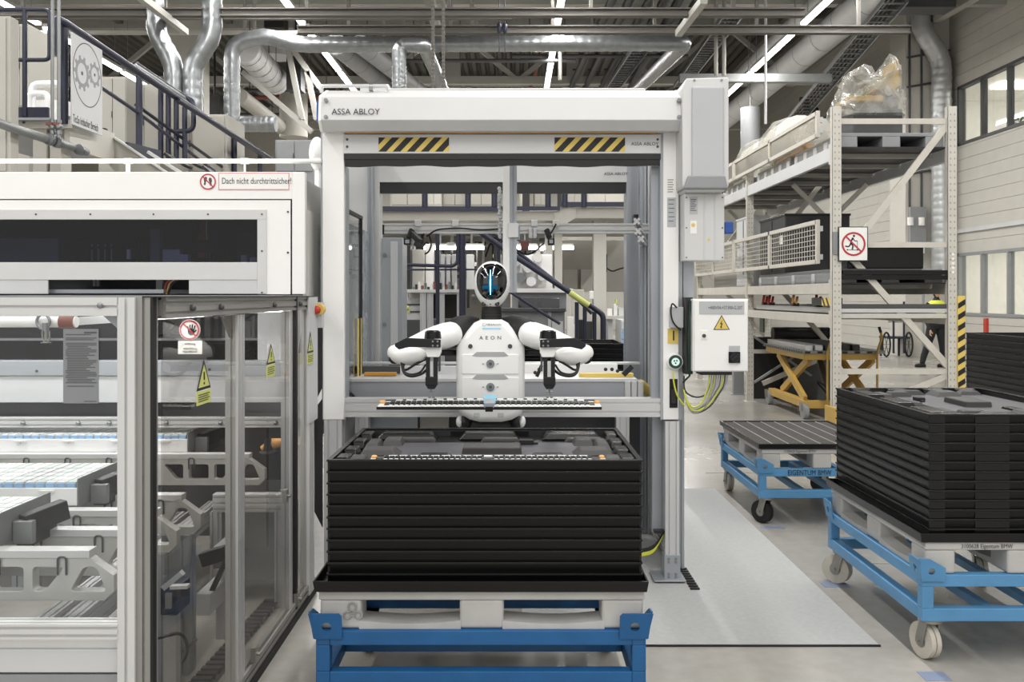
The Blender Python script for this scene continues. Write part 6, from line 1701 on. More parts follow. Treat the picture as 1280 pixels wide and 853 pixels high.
# prohibition sign hung on the front upright
sd_ = KY[0] - .03; ss = sd_ / F
t = thing('no_scooter_sign', 'square no scooter riding sign on the front rack upright', 'sign', P(1066, 305, sd_))
b = MB(); fbox(b, 1048, 1085, 283.5, 327, sd_ - .01, .015); b.build('sign_frame', 'black_ink', t)
b = MB(); fbox(b, 1049.2, 1084, 284.5, 325.5, sd_ - .012, .003); b.build('sign_face', 'paper', t)
c = P(1067, 305.5, sd_ - .0125)
def q_(px, py): return P(1040 + px * 60 / 853, 280 + py * 60 / 853, sd_ - .0135)
b = MB()
for pts, w in ((((375, 245), (350, 290)), 30), (((350, 285), (335, 335), (372, 390), (362, 455)), 26), (((340, 335), (310, 395), (285, 405), (235, 395)), 24), (((375, 255), (400, 300), (450, 305)), 16), (((450, 300), (455, 460)), 7), (((270, 462), (460, 465)), 9)):
    for a, d in zip(pts[:-1], pts[1:]): b.bar(q_(*a), q_(*d), w * 60 / 853 * ss, .001, up=(0, 1, 0))
v = q_(390, 215); b.cyl(v + Vector((0, .0005, 0)), v - Vector((0, .0005, 0)), 20 * 60 / 853 * ss, 14)
for a in ((275, 460), (452, 462)): v = q_(*a); b.cyl(v + Vector((0, .0005, 0)), v - Vector((0, .0005, 0)), 13 * 60 / 853 * ss, 10)
b.build('scooter_symbol', 'black_ink', t)
ring(t, q_(383, 358) + Vector((0, -.001, 0)), 15 * ss, 2.3 * ss, 'red_ink')
b = MB(); v = P(1048, 305, sd_); b.box(KX0 - .05, KX0 + .05, sd_ + .004, KY[0], PZ(318, sd_), PZ(290, sd_)); b.build('sign_bracket', 'galv', t)

# loads, upper level: plastic pallets with a wrapped machine and wrapped rolls
zl = levels['upper'][1] + .004
def rack_pallet(y0, y1, label, z=None):
    z = zl if z is None else z; x0, x1 = KX0 + .06, KX1 - .06; t = thing('plastic_pallet', label, 'pallet', ((x0 + x1) / 2, y0, z))
    b = MB(); b.box(x0, x1, y0, y1, z + .12, z + .16); b.build('deck', 'mid_grey', t, .006)
    for k in range(3):
        xc = x0 + .1 + k * (x1 - x0 - .2) / 2; b = MB(); b.box(xc - .1, xc + .1, y0, y1, z, z + .12); b.build('runner', 'mid_grey', t, .006)
    n = 5
    for k in range(n):
        yc = y0 + .07 + k * (y1 - y0 - .14) / (n - 1)
        for x in (x0,): b = MB(); b.box(x - .012, x + .02, yc - .06, yc + .06, z, z + .12); b.build('block', 'light_grey', t, .004)
    return z + .16
z2 = rack_pallet(10.28, 11.9, 'grey plastic pallet under the wrapped yellow machine')
rack_pallet(12.1, 13.7, 'grey plastic pallet under the wrapped rolls, front bay'); rack_pallet(14.1, 15.7, 'grey plastic pallet on the upper level, rear bay')
t = thing('wrapped_machine', 'yellow machine part wrapped in clear film on the rack top', 'machine part', (4.1, 10.9, z2))
d = 10.9; kp = lambda a, c: P(a, c, d)
b = MB(); a, c = kp(1052, 132), kp(1094, 125); b.box(a.x, c.x, d - .25, d + .25, a.z, c.z); b.build('yellow_beam', 'yellow_lift', t, .01)
b = MB(); pp = [(PX(x, d), PZ(y, d)) for x, y in ((1086, 117), (1104, 98), (1114, 78), (1117, 112), (1108, 118))][::-1]; b.prism(pp, (0, d - .2, 0), (1, 0, 0), (0, 0, 1), (0, .4, 0)); b.build('yellow_bracket', 'yellow_lift', t, .01)
b = MB(); a, c = kp(1096, 143), kp(1114, 122); b.box(a.x, c.x, d - .2, d + .2, a.z, c.z); a, c = kp(1056, 148), kp(1116, 142); b.box(a.x, c.x, d - .28, d + .28, z2, c.z); b.build('grey_mount', 'dark_grey', t, .01)
b = MB(); b.cyl(kp(1100, 120) + Vector((0, -.25, 0)), kp(1100, 120) + Vector((0, .25, 0)), .05, 16); b.build('shaft', 'zinc', t)
# crumpled film: a jittered skin around the outline
def film(outline, d, depth, label_parent, m='shrink_wrap', jit=.03, rows=9):
    b = MB(); vs = []; n = len(outline); R3 = random.Random(3)
    for j in range(rows):
        u = -1 + 2 * j / (rows - 1); k = math.sqrt(max(0, 1 - .55 * u * u))
        cx = sum(PX(a, d) for a, c in outline) / n; cz = min(PZ(c, d) for a, c in outline)
        for a, c in outline:
            x, z = PX(a, d), PZ(c, d); vs.append((cx + (x - cx) * k + R3.uniform(-jit, jit), d + u * depth + R3.uniform(-jit, jit), cz + (z - cz) * k + R3.uniform(-jit, jit) * (1 if c < 147 else 0)))
    fs = [(j * n + i, j * n + (i + 1) % n, (j + 1) * n + (i + 1) % n, (j + 1) * n + i) for j in range(rows - 1) for i in range(n)]
    cN = len(vs); cx = sum(PX(a, d) for a, c in outline) / n; czm = sum(PZ(c, d) for a, c in outline) / n
    vs += [(cx, d - depth * 1.04, czm), (cx, d + depth * 1.04, czm)]
    fs += [(i, cN, (i + 1) % n) for i in range(n)] + [((rows - 1) * n + (i + 1) % n, cN + 1, (rows - 1) * n + i) for i in range(n)]
    b.add(vs, fs, False); b.build('film_wrap', m, label_parent)
def dens(o, k=3):
    out = []
    for p, q in zip(o, o[1:] + o[:1]):
        for i in range(k): out.append((p[0] + (q[0] - p[0]) * i / k, p[1] + (q[1] - p[1]) * i / k))
    return out
film(dens([(1041, 150), (1040, 134), (1050, 118), (1053, 96), (1066, 88), (1075, 82), (1080, 98), (1083, 112), (1096, 100), (1108, 76), (1113, 69), (1118, 84), (1120, 112), (1123, 135), (1124, 150)]), d, .42, t)
# wrapped rolls
for k, (y, w, lab) in enumerate(((12.5, .42, 'white film wrapped bulky roll on the rack top nearest the front'), (13.4, .42, 'white film wrapped roll on the rack top in the middle'), (14.9, .6, 'white film wrapped roll on the rack top farthest back'))):
    t = thing('wrapped_roll', lab, 'wrapped load', (4.2, y, zl + .16), group='wrapped rolls on the rack top')
    b = MB(); R3 = random.Random(k); zb = zl + .16
    hgt = (.55, .78, .72)[k]
    vs = []; n = 14; m_ = 8
    for i in range(m_ + 1):
        yy = y - w + 2 * w * i / m_; kk = math.sqrt(max(.15, 1 - ((i - m_ / 2) / (m_ / 2 + .3)) ** 2))
        for j in range(n): a = PI * j / (n - 1); vs.append((4.1 - .52 * math.cos(a) * (.8 + .2 * kk) + R3.uniform(-.02, .02), yy, zb + hgt * kk * max(0.0, math.sin(a)) ** .7 + R3.uniform(0, .025)))
    fs = [(i * n + j, (i + 1) * n + j, (i + 1) * n + j + 1, i * n + j + 1) for i in range(m_) for j in range(n - 1)]
    b.add(vs, fs, True); b.build('film_wrap', 'shrink_wrap', t)
    b = MB(); b.box(3.7, 4.5, y - w * .8, y + w * .8, zb, zb + .05)
    b.cyl((4.1, y - w * .8, zb + hgt * .5), (4.1, y + w * .8, zb + hgt * .5), hgt * .46, 18); b.build('roll_core', 'paper' if k else 'cream_paint', t)
t = thing('wrapped_strip', 'tan padding strip in clear film lying on the upper rack level', 'wrapped load', (3.75, 11.9, zl + .16))
b = MB(); b.tube([(3.72, 11.6, zl + .22), (3.72, 12.3, zl + .22), (3.74, 12.9, zl + .2)], .07, 12); b.build('padding', 'orange', t)
b = MB(); b.tube([(3.72, 11.55, zl + .23), (3.72, 12.3, zl + .23), (3.74, 13.0, zl + .21)], .08, 10); b.build('film_wrap', 'shrink_wrap', t)
# middle level
zm = levels['middle'][1] + .004
def simple(name, x0, x1, y0, y1, z0, z1, m, label, cat, bev=.01, extra=None):
    t = thing(name, label, cat, ((x0 + x1) / 2, (y0 + y1) / 2, z0))
    b = MB(); b.box(x0, x1, y0, y1, z0, z1); b.build('body', m, t, bev)
    if extra: extra(t)
    return t
zp = rack_pallet(10.3, 13.6, 'long grey pallet under the cabinets on the middle rack level', zm)
def lid(x0, x1, y0, y1, z, m):
    def f(t):
        b = MB(); b.box(x0 - .01, x1 + .01, y0 - .01, y1 + .01, z - .02, z + .01); b.build('lid', m, t, .004)
        b = MB(); b.box(x0 - .005, x0 + .002, y0 + .1, y0 + .25, (z + zp) / 2, (z + zp) / 2 + .12); b.build('label_sheet', 'paper', t)
        b = MB(); b.box(x0 - .006, x0 + .002, (y0 + y1) / 2 - .01, (y0 + y1) / 2 + .01, zp + .03, z - .04); b.build('seam', 'shadow_gap', t)
    return f
zt_ = PZ(268, 12.25)
simple('black_crate', 3.64, 4.5, 12.25, 13.5, zp, zt_, 'charcoal', 'big dark crate behind the wire mesh on the middle rack level', 'crate', .015, lid(3.64, 4.5, 12.25, 13.5, zt_, 'black_plastic'))
simple('grey_cabinet', 4.0, 4.6, 14.1, 15.0, zm, zt_ + .10, 'mid_grey', 'grey steel cabinet beside the dark crate on the middle level', 'cabinet', .01, lid(4.0, 4.6, 14.1, 15.0, zt_ + .10, 'dark_grey'))
simple('white_cabinet', 3.66, 3.96, 14.1, 15.0, zm, zt_ + .14, 'light_grey', 'pale steel cabinet farthest back behind the wire mesh', 'cabinet', .01, lid(3.66, 3.96, 14.1, 15.0, zt_ + .14, 'light_grey'))
simple('brown_crate', 3.8, 4.7, 15.3, 17.3, zm, zm + .62, 'beige_paint', 'brownish crate in the rear bay behind the wire mesh', 'crate', .01)
zc_ = kz(354)
simple('black_panel_load', 3.75, 4.6, 10.28, 10.48, zp, kz(307), 'black_plastic', 'black upright panel load at the rack front on the middle level', 'panel load', .01)
for k in range(2):
    b = MB(); z = kz(352) + .02 + k * .055; b.box(3.68, 4.84, 10.2, 10.28, z, z + .05)
    tag(b.build('flat_tray', 'black_plastic'), ('lower', 'upper')[k] + ' long black flat tray at the front end of the middle level', 'tray')
b = MB(); b.box(3.68, 4.55, 10.22, 10.29, kz(342), kz(336)); tag(b.build('flat_bar', 'dark_grey'), 'dark flat bar lying on the long black trays', 'bar')
# lower level: aluminium sections, clamps
z1_ = levels['lower'][1]
for k in range(8):
    x = 3.68 + .15 * k; b = MB(); b.profile((x, 10.35, z1_ + .05), (x, 13.7, z1_ + .05), .09, .09 if k % 2 else .06)
    tag(b.build('aluminium_section', ('alu', 'alu_grey', 'galv_dull', 'alu')[k % 4]), 'aluminium section lying lengthwise on the lower rack level, %s' % (ORD[k] if k else 'first') + ' from the front', 'metal section', 'aluminium sections on the lower rack level')
for k, (y, m) in enumerate(((11.0, 'red_paint'), (11.9, 'orange'), (13.0, 'red_paint'), (13.3, 'red_paint'))):
    t = thing('clamp', 'red toggle clamp on the lower rack level, %s from the front' % ORD[k].replace('topmost', 'first'), 'clamp', (3.66, y, z1_ + .09), group='toggle clamps on the lower rack level')
    b = MB(); b.box(3.62, 3.70, y - .05, y + .05, z1_ + .08, z1_ + .12); b.build('clamp_base', 'charcoal', t)
    b = MB(); b.bar((3.62, y - .03, z1_ + .11), (3.66, y + .05, z1_ + .22), .03, .02); b.bar((3.66, y - .05, z1_ + .11), (3.70, y + .03, z1_ + .20), .03, .02); b.build('handle', m, t)
t = thing('hazard_block', 'black block with a yellow hazard patch at the lower level front', 'block', (3.62, 10.5, z1_))
b = MB(); b.box(3.58, 3.72, 10.35, 11.0, z1_ + .1, z1_ + .19); b.build('body', 'charcoal', t, .006)
b = MB(); b.box(3.574, 3.581, 10.32, 10.62, z1_ + .1, z1_ + .19); b.build('hazard_patch', 'sticker_yellow', t)
for k in range(2): b = MB(); b.prism([(0, 0), (.05, 0), (.13, .09), (.08, .09)], (3.5735, 10.36 + k * .13, z1_ + .1), (0, 1, 0), (0, 0, 1), (-.001, 0, 0)); b.build('hazard_stripe', 'black_ink', t)
for k, (z, m) in enumerate(((kz(398), 'cream_paint'), (kz(391), 'alu'), (kz(386), 'dark_grey'))):
    b = MB(); b.box(3.66, 4.84, 10.22 + .0 * k, 10.30, z, z + .05); tag(b.build('long_profile', m), ('lowest', 'middle', 'uppermost')[k] + ' long profile lying across the front of the lower level', 'metal section')
# ------------------------------------------------------------------ yellow scissor lift under the rack
LX0, LX1, LY0, LY1 = 3.78, 4.74, 11.9, 13.7
lt = thing('scissor_lift', 'yellow scissor lift table parked under the rack', 'lift table', ((LX0 + LX1) / 2, 12.8, 0))
zp0 = PZ(438, 12.0)
b = MB(); b.box(LX0, LX1, LY0, LY1, zp0 - .12, zp0 - .04); b.build('platform', 'yellow_lift', lt, .008)
b = MB(); b.box(LX0 - .03, LX1 + .08, LY0 - .03, LY1 + .03, zp0 - .04, zp0); b.build('table_top', 'galv_dull', lt, .005)
b = MB(); k = 0
y = LY0
while y < LY1: b.box(LX0 - .032, LX0 - .029, y, y + .05, zp0 - .035, zp0 - .01); y += .1
x = LX0
while x < LX1: b.box(x, x + .07, LY0 - .032, LY0 - .029, zp0 - .035, zp0 - .008); x += .16
b.build('hazard_edge', 'black_ink', lt)
for x in (LX0 + .06, LX1 - .06):
    b = MB(); b.box(x - .05, x + .05, LY0 + .05, LY1 - .1, .14, .24); b.build('chassis_beam', 'yellow_lift', lt, .006)
    b = MB(); b.bar((x, LY0 + .15, .24), (x, LY1 - .45, zp0 - .12), .05, .10); b.build('scissor_arm', 'yellow_lift', lt, .004)
    b = MB(); b.bar((x + .05, LY1 - .45, .24), (x + .05, LY0 + .15, zp0 - .12), .05, .10); b.build('scissor_arm', 'yellow_lift', lt, .004)
b = MB(); b.box(LX0, LX1, LY0 + .02, LY0 + .1, .14, .24); b.build('chassis_beam', 'yellow_lift', lt, .006)
b = MB(); b.bar((LX0 + .45, LY0 + .3, .2), (LX0 + .5, LY0 + .9, zp0 - .2), .07, .07); b.build('hydraulic_ram', 'dark_grey', lt)
for x in (LX0 + .02, LX1 - .02):
    for y in (LY0 + .05, LY1 - .12):
        b = MB(); b.cyl((x - .03, y, .1), (x + .03, y, .1), .1, 22); w_ = b.build('wheel', 'mid_grey', lt, .006)
        b = MB(); b.bar((x + .036, y, .1), (x + .036, y + .02, .22), .06, .01); b.bar((x - .036, y, .1), (x - .036, y + .02, .22), .06, .01); b.build('fork', 'zinc', w_)
for x in (LX0 + .28, LX1 - .04):
    b = MB(); b.tube(fillet([(x, LY0 - .06, .2), (x, LY0 - .06, zp0), (x + .05, LY0 - .1, zp0 + .18), (x + .01, LY0 - .1, zp0 + .3)], .08), .016, 8); hb_ = b.build('push_handle', 'yellow_lift', lt)
    b = MB(); b.tube([(x + .03, LY0 - .1, zp0 + .24), (x + .008, LY0 - .1, zp0 + .31)], .019, 8); b.build('handle_grip', 'black_rubber', hb_)
b = MB(); b.tube(fillet([(LX0 + .4, LY0 + .3, .3), (LX0 + .2, LY0 + .2, .5), (LX0 + .35, LY0 + .1, .4), (LX0 + .3, LY0 + .05, .25)], .1), .012, 6); b.build('hydraulic_hose', 'black_rubber', lt)
for k in range(6):
    x = LX0 + .06 + .13 * k; b = MB(); b.profile((x, LY0 + .0 + .1 * (k > 2), zp0 + .035), (x, LY1 - .05, zp0 + .035), .1, .07)
    tag(b.build('aluminium_section', 'alu' if k < 2 else 'dark_grey'), ('pale' if k < 2 else 'dark') + ' section lying on the scissor lift, %s from the left' % ('first', 'second', 'third', 'fourth', 'fifth', 'sixth')[k], 'metal section', 'sections on the scissor lift')
b = MB(); b.cyl((4.0, 14.12, zp0 + .13), (4.85, 14.12, zp0 + .13), .10, 14); tag(b.build('black_roller', 'charcoal'), 'black finned roller lying behind the scissor lift top', 'roller')
b = MB(); b.box(4.2, 4.9, 14.0, 14.25, 0, zp0 + .03); tag(b.build('roller_stand', 'dark_grey'), 'dark stand under the black finned roller', 'stand')
b = MB(); b.box(3.75, 4.85, 14.3, 14.6, 0, .95); tag(b.build('dark_panel', 'charcoal'), 'dark upright panel behind the lift under the rack', 'panel')
b = MB(); b.box(3.66, 3.68, 13.4, 13.6, z1_ - .32, z1_ - .08); tag(b.build('green_tag', 'green_ring'), 'green tag board hanging below the lower level beam', 'tag board')
b = MB(); b.bar((3.7, 10.3, .75), (3.7, 13.8, .15), .03, .06); b.bar((3.7, 13.8, .75), (3.7, 10.3, .15), .03, .06)
b = MB(); b.bar((3.62, 13.78, .3), (4.5, 13.80, .86), .05, .03); b.bar((3.62, 13.82, 1.0), (4.5, 13.84, .4), .05, .03); tag(b.build('cross_brace', 'mid_grey'), 'grey crossed bars beside the scissor lift under the rack', 'brace')
# handcart and person in the distance
HD = 24.0
t = thing('hand_cart', 'blue framed hand cart with spoked wheels standing far under the rack', 'cart', P(1120, 440, HD))
yb_ = 0
b = MB()
for px in (1117, 1130): b.tube([(PX(px, HD), HD, .1), (PX(px, HD), HD, 1.45)], .03, 8)
b.box(PX(1110, HD), PX(1137, HD), HD - .03, HD + .6, .48, .53); b.box(PX(1112, HD), PX(1132, HD), HD - .02, HD + .02, 1.1, 1.16); b.build('frame', 'navy', t)
for px in (1108, 1136):
    b = MB(); cc = Vector((PX(px, HD), HD, .33)); b.tube([cc + Vector((.1 * math.cos(a), 0, .31 * math.sin(a))) for a in [2 * PI * k / 20 for k in range(20)]], .025, 6, closed=True)
    for a in range(6): b.bar(cc, cc + Vector((.1 * math.cos(a * PI / 3), 0, .31 * math.sin(a * PI / 3))), .012, .012)
    b.build('wheel', 'black_rubber', t)
b = MB(); b.box(PX(1111, HD), PX(1131, HD), HD, HD + .05, .9, 1.08); b.build('board', 'mid_grey', t)
b = MB(); b.box(PX(1111, HD), PX(1113, HD), HD + .55, HD + .6, 0, .5); b.box(PX(1134, HD), PX(1136, HD), HD + .55, HD + .6, 0, .5); b.build('rear_feet', 'navy', t)
b = MB(); b.tube([(PX(1154, 22), 22, 0), (PX(1154, 22), 22, 2.2)], .035, 8); tag(b.build('barrier_post', 'mid_grey'), 'thin grey post left of the person under the rack', 'post')

PD = 20.6; px_ = PX(1170, PD)
pe = thing('person', 'person in black trousers and yellow vest standing behind the rack', 'person', (px_, PD, 0))
def limb(b, pts, rs, n=14): b.tube([Vector(p) for p in pts], 1, n, rs=rs)
X_ = px_
b = MB()   # body: one continuous clothed surface built from overlapping swept rings, fused below
limb(b, [(X_, PD, .86), (X_, PD, .95), (X_, PD, 1.1), (X_ + .01, PD, 1.3), (X_ + .01, PD, 1.43), (X_ + .01, PD, 1.5), (X_ + .01, PD - .01, 1.56)], [.13, .165, .15, .18, .17, .09, .055], 18)
for sx, dx in ((-1, -.20), (1, .10)):
    limb(b, [(X_ + sx * .08, PD, .95), (X_ + sx * .10 + dx * .2, PD - .02, .72), (X_ + sx * .10 + dx * .45, PD, .48), (X_ + sx * .10 + dx * .8, PD + .03, .25), (X_ + sx * .10 + dx, PD + .03, .08)], [.115, .105, .075, .07, .055])
for sx in (-1, 1):
    limb(b, [(X_ + sx * .15, PD, 1.42), (X_ + sx * .22, PD, 1.34), (X_ + sx * .26, PD, 1.12), (X_ + sx * .22, PD - .12, .92), (X_ + sx * .2, PD - .16, .84)], [.06, .065, .05, .042, .035])
b.ball((X_ + .01, PD - .015, 1.67), .078, .098, .115, 20, 14)
body = b.build('body', 'cloth_black', pe)
rm = body.modifiers.new('fuse', 'REMESH'); rm.mode = 'VOXEL'; rm.voxel_size = .016; rm.use_smooth_shade = True
b = MB(); limb(b, [(X_, PD, 1.0), (X_, PD, 1.1), (X_ + .01, PD, 1.3), (X_ + .01, PD, 1.44), (X_ + .01, PD, 1.5)], [.17, .165, .195, .185, .11], 18); b.build('vest', 'vest_yellow', pe)
b = MB(); b.ball((X_ + .01, PD + .005, 1.70), .085, .105, .10, 18, 12); b.build('hair', 'charcoal', pe)
b = MB(); b.ball((X_ + .01, PD - .045, 1.655), .066, .075, .088, 18, 12); b.ball((X_ + .01, PD - .125, 1.645), .012, .018, .016, 8, 6); b.build('face', 'skin', pe)
for sx in (-1, 1):
    hx_, hy_, hz_ = X_ + sx * .2, PD - .17, .8
    b = MB(); b.ball((hx_, hy_, hz_), .02, .035, .045, 12, 8)
    for k in range(4): limb(b, [(hx_ - .004, hy_ - .024 + .016 * k, hz_ - .03), (hx_ - .008, hy_ - .026 + .016 * k, hz_ - .07), (hx_ - .02 * sx, hy_ - .026 + .016 * k, hz_ - .10 + .008 * abs(k - 1.4))], [.009, .008, .006], 8)
    limb(b, [(hx_, hy_ - .03, hz_ + .01), (hx_ - .012 * sx, hy_ - .055, hz_ - .015), (hx_ - .02 * sx, hy_ - .06, hz_ - .045)], [.01, .009, .007], 8)
    b.build('hand', 'skin', pe)
for sx, dx in ((-1, -.20), (1, .10)):
    fx_ = X_ + sx * .10 + dx
    b = MB(); b.ball((fx_ - .05, PD, .045), .13, .05, .045, 16, 10); b.box(fx_ - .16, fx_ + .06, PD - .045, PD + .045, 0, .02); b.build('shoe', 'black_rubber', pe)

b = MB(); b.box(KX0 - .10, KX0 + .10, KY[0] - .22, KY[0] - .19, 0, .38); b.box(KX0 - .10, KX0 - .07, KY[0] - .19, KY[0] + .1, 0, .38); cg = thing('corner_guard', 'yellow steel foot guard before the front rack upright', 'guard', (KX0, KY[0] - .2, 0)); b.build('guard_plate', 'yellow_lift', cg, .004)
b = MB(); b.prism([(-.09, .05), (.09, .16), (.09, .25), (-.09, .14)], (KX0, KY[0] - .221, 0), (1, 0, 0), (0, 0, 1), (0, -.001, 0)); b.build('guard_stripe', 'black_ink', cg)
d_ = 14.9; b = MB(); b.box(PX(917, d_), PX(930, d_), d_, d_ + .12, 0, 1.3); b.box(PX(913, d_), PX(934, d_), d_ - .05, d_ + .17, 0, .01)
tag(b.build('steel_post', 'mid_grey'), 'grey steel post with base plate behind the control cabinet', 'post')
ds = thing('floor_brush', 'short black toothed strip on the mat beside the right gate foot', 'strip', (PX(856, 5.2), 5.2, 0))
b = MB()
for k in range(9): y = 4.98 + k * .045; b.box(PX(858, 5.1), PX(858, 5.1) + .05, y, y + .022, .007, .016)
tag(b.build('teeth', 'black_rubber', ds), kind='stuff')
# ------------------------------------------------------------------ platform, stairs and cabinets at upper left
def rail_tube(name, pts, r, m, parent, fil=.08, n=10):
    b = MB(); b.tube(fillet(pts, fil) if fil and len(pts) > 2 else pts, r, n); return b.build(name, m, parent)
SD = 8.0; s8 = SD / F
t = thing('platform', 'raised steel platform with dark blue kick plate at upper left', 'platform', (PX(40, SD), SD, PZ(200, SD)))
b = MB(); fbox(b, -120, 60, 134, 147, SD, .03); b.build('kick_plate', 'navy', t)
b = MB(); fbox(b, -120, 62, 147, 150, SD - .02, 2.6); b.build('deck', 'alu_grey', t)
b = MB(); fbox(b, -120, 90, 150, 160, SD + .05, .1); b.build('edge_beam', 'cream_paint', t)
b = MB(); fbox(b, 41, 58, 150, 640, SD + .1, .2); fbox(b, 62, 76, 150, 640, SD + .12, .2); b.build('support_column', 'cream_paint', t, .004)
for px in (20, 30): b = MB(); v = P(px, 153, SD + .05); b.cyl(v, v + Vector((0, -.01, 0)), .012, 10); b.build('bolt', 'dark_grey', t)
t2_ = thing('platform_railing', 'dark blue looped railing on the platform at upper left', 'railing', P(31, 134, SD))
rail_tube('top_rail', [P(-120, 12, SD), P(62, 12, SD), P(62, 75, SD), P(14, 75, SD), P(-120, 75, SD)], 2.6 * s8, 'navy', t2_, .05)
rail_tube('post', [P(31, 12, SD), P(31, 146, SD)], 3 * s8, 'navy', t2_, 0)
# stair flank: handrails falling away from us
sr = thing('stair_railing', 'long dark blue stair handrail falling away behind the machine housing', 'railing', P(80, 155, 8.1))
A, B = P(72, 22, 7.9), P(338, 201, 13.4)
rail_tube('handrail', [P(68, 70, 7.9), P(68, 22, 7.9), A + (B - A) * .02, B], .034, 'navy', sr, .06)
rail_tube('handrail', [A + (B - A) * .42 + Vector((.03, 0, -.04)), B + Vector((.12, 0, -.04))], .03, 'navy', sr, 0)
for px, y0, y1, d in ((80, 28, 155, 8.05), (174, 90, 193, 9.9), (293, 172, 215, 12.4), (325, 192, 216, 13.1)):
    rail_tube('post', [P(px, y0, d), P(px, y1, d)], .036, 'navy', sr, 0)
rail_tube('mid_rail', [P(123, 107, 8.8), P(174, 142, 9.9), P(268, 214, 12)], .02, 'navy', sr, .0)
rail_tube('mid_rail', [P(170, 131, 9.9), P(285, 214, 12.4)], .02, 'navy', sr, .0)
b = MB(); b.bar(P(158, 186, 9.6), P(200, 196, 10.3), .03, .14); b.build('kick_plate', 'navy', sr)
t3 = thing('landing_railing', 'dark blue looped landing railing behind the stair handrail', 'railing', P(215, 195, 11))
for px, y0 in ((201, 110), (210.5, 117), (220.5, 125), (231, 134)): rail_tube('post', [P(px, y0, 11), P(px, 198, 11)], .032, 'navy', t3, 0)
rail_tube('loop_rail', [P(170, 80, 10.5), P(225, 118, 11), P(242, 126, 11), P(242, 164, 11), P(222, 164, 11)], .03, 'navy', t3, .12)
rail_tube('top_rail', [P(168, 82, 10.4), P(232, 124, 11)], .028, 'galv_dull', t3, 0)
# stringers
t = thing('stair_stringer', 'cream stair stringer with bright edge rising behind the white pipe', 'stair stringer', P(130, 190, 8.6))
b = MB(); b.bar(P(84, 165, 8.1), P(140, 185, 8.9), .05, .28); b.build('stringer_plate', 'cream_paint', t)
b = MB(); pp = [(PX(a, 8.9), PZ(c, 8.9)) for a, c in ((122, 172), (143, 172), (178, 196), (215, 222), (150, 222), (122, 190))][::-1]; b.prism(pp, (0, 8.9, 0), (1, 0, 0), (0, 0, 1), (0, .04, 0)); b.build('stringer_plate', 'beige_paint', t)
b = MB(); b.bar(P(143, 172, 8.88), P(216, 221, 8.88), .03, .02); b.bar(P(185, 190, 9.2), P(235, 222, 9.2), .04, .03); b.build('bright_edge', 'alu_bright', t)
b = MB()
for px in (124, 129, 135):
    for py in (177, 186): v = P(px, py, 8.89); b.cyl(v, v + Vector((0, -.01, 0)), .013, 8)
b.build('bolts', 'dark_grey', t)
b = MB(); fbox(b, 125, 132, 160, 171, 8.85, .05); b.build('black_clip', 'black_metal', t, .004)
for px, py in ((245, 205), (262, 214), (230, 205), (215, 198)):
    b = MB(); b.bar(P(px - 5, py - 4, 10), P(px + 5, py + 4, 10), .25, .03); b.build('tread', 'charcoal', t)
# gear sign on the railing (turned to face the walkway)
sx_ = PX(84, 7.95) + .03; y0, y1 = 7.95, 7.95 * (HX - 84) / (HX - 122.5)
zt_, zb2 = PZ(40, 7.95), PZ(155, 7.95)
t = thing('gear_sign', 'white sign with two grey gears in a circle on the stair railing', 'sign', (sx_, y0, zb2))
b = MB(); b.box(sx_, sx_ + .01, y0, y1, zb2, zt_); b.build('sign_face', 'light_grey', t)
UY, UZ, UT = Vector((0, 1, 0)), Vector((0, 0, 1)), Vector((.0012, 0, 0))
yc, zc2 = (y0 + y1) / 2, PZ(93, 8.2); rr = .30
wd = (y1 - y0); rr = wd * .47
plate('circle_line', circ(0, 0, rr, 40, rr * 1.02), [circ(0, 0, rr - .009, 40, rr * 1.02 - .009)], (sx_ + .0102, yc, zc2), UY, UZ, UT, 'dark_grey', t)
def gear(cy, cz, r, n, hole, hole2):
    pts = []
    for i in range(n):
        a0 = 2 * PI * i / n
        for f, q in ((-.25, .80), (-.16, 1.0), (.16, 1.0), (.25, .80)): a = a0 + f * 2 * PI / n; pts.append((r * q * math.cos(a), r * q * math.sin(a)))
    plate('gear', pts, [circ(0, 0, r * hole, 24)], (sx_ + .0102, yc + cy, zc2 + cz), UY, UZ, UT, 'mid_grey', t)
    plate('gear_centre', circ(0, 0, r * .12, 12), [], (sx_ + .0102, yc + cy, zc2 + cz), UY, UZ, UT, 'dark_grey', t)
gear(-rr * .38, -rr * .02, rr * .56, 10, .58, 0); gear(rr * .50, rr * .14, rr * .42, 8, .58, 0)
lettering('TecSo kritischer Bereich', (sx_ + .011, y0 + .02, PZ(150, 8.05)), .10, 'black_ink', t, (PI / 2, 0, PI / 2), sx=wd / 1.22)
# valves and pipes at far left
for i, px in enumerate((65.5, 73.5)):
    t = thing('riser_pipe', ('left', 'right')[i] + ' thin grey riser pipe with valve in front of the platform', 'pipe', P(px, 165, 7.4))
    b = MB(); b.tube([P(px, -20, 7.4), P(px, 172, 7.4)], 2.1 * 7.4 / F, 10); b.build('pipe_run', 'galv_dull', t)
    b = MB(); b.cyl(P(px, 150, 7.4), P(px, 168, 7.4), 3.4 * 7.4 / F, 12); b.ball(P(px, 158, 7.38), .03, .03, .03, 10, 8); b.build('valve', 'galv', t)
    b = MB(); b.bar(P(px - 8, 155, 7.36), P(px + 1, 155, 7.36), .02, .02); b.build('valve_lever', 'rust_pipe', t)
t = thing('main_pipe', 'thick steel pipe with couplings slanting across the far left', 'pipe', P(60, 172, 7.2))
b = MB(); b.tube([P(-60, 130, 6.5), P(0, 155, 6.8), P(108, 190, 8.0)], 5.6 * 7.2 / F, 16, fil=.3); b.build('pipe_run', 'galv_dull', t)
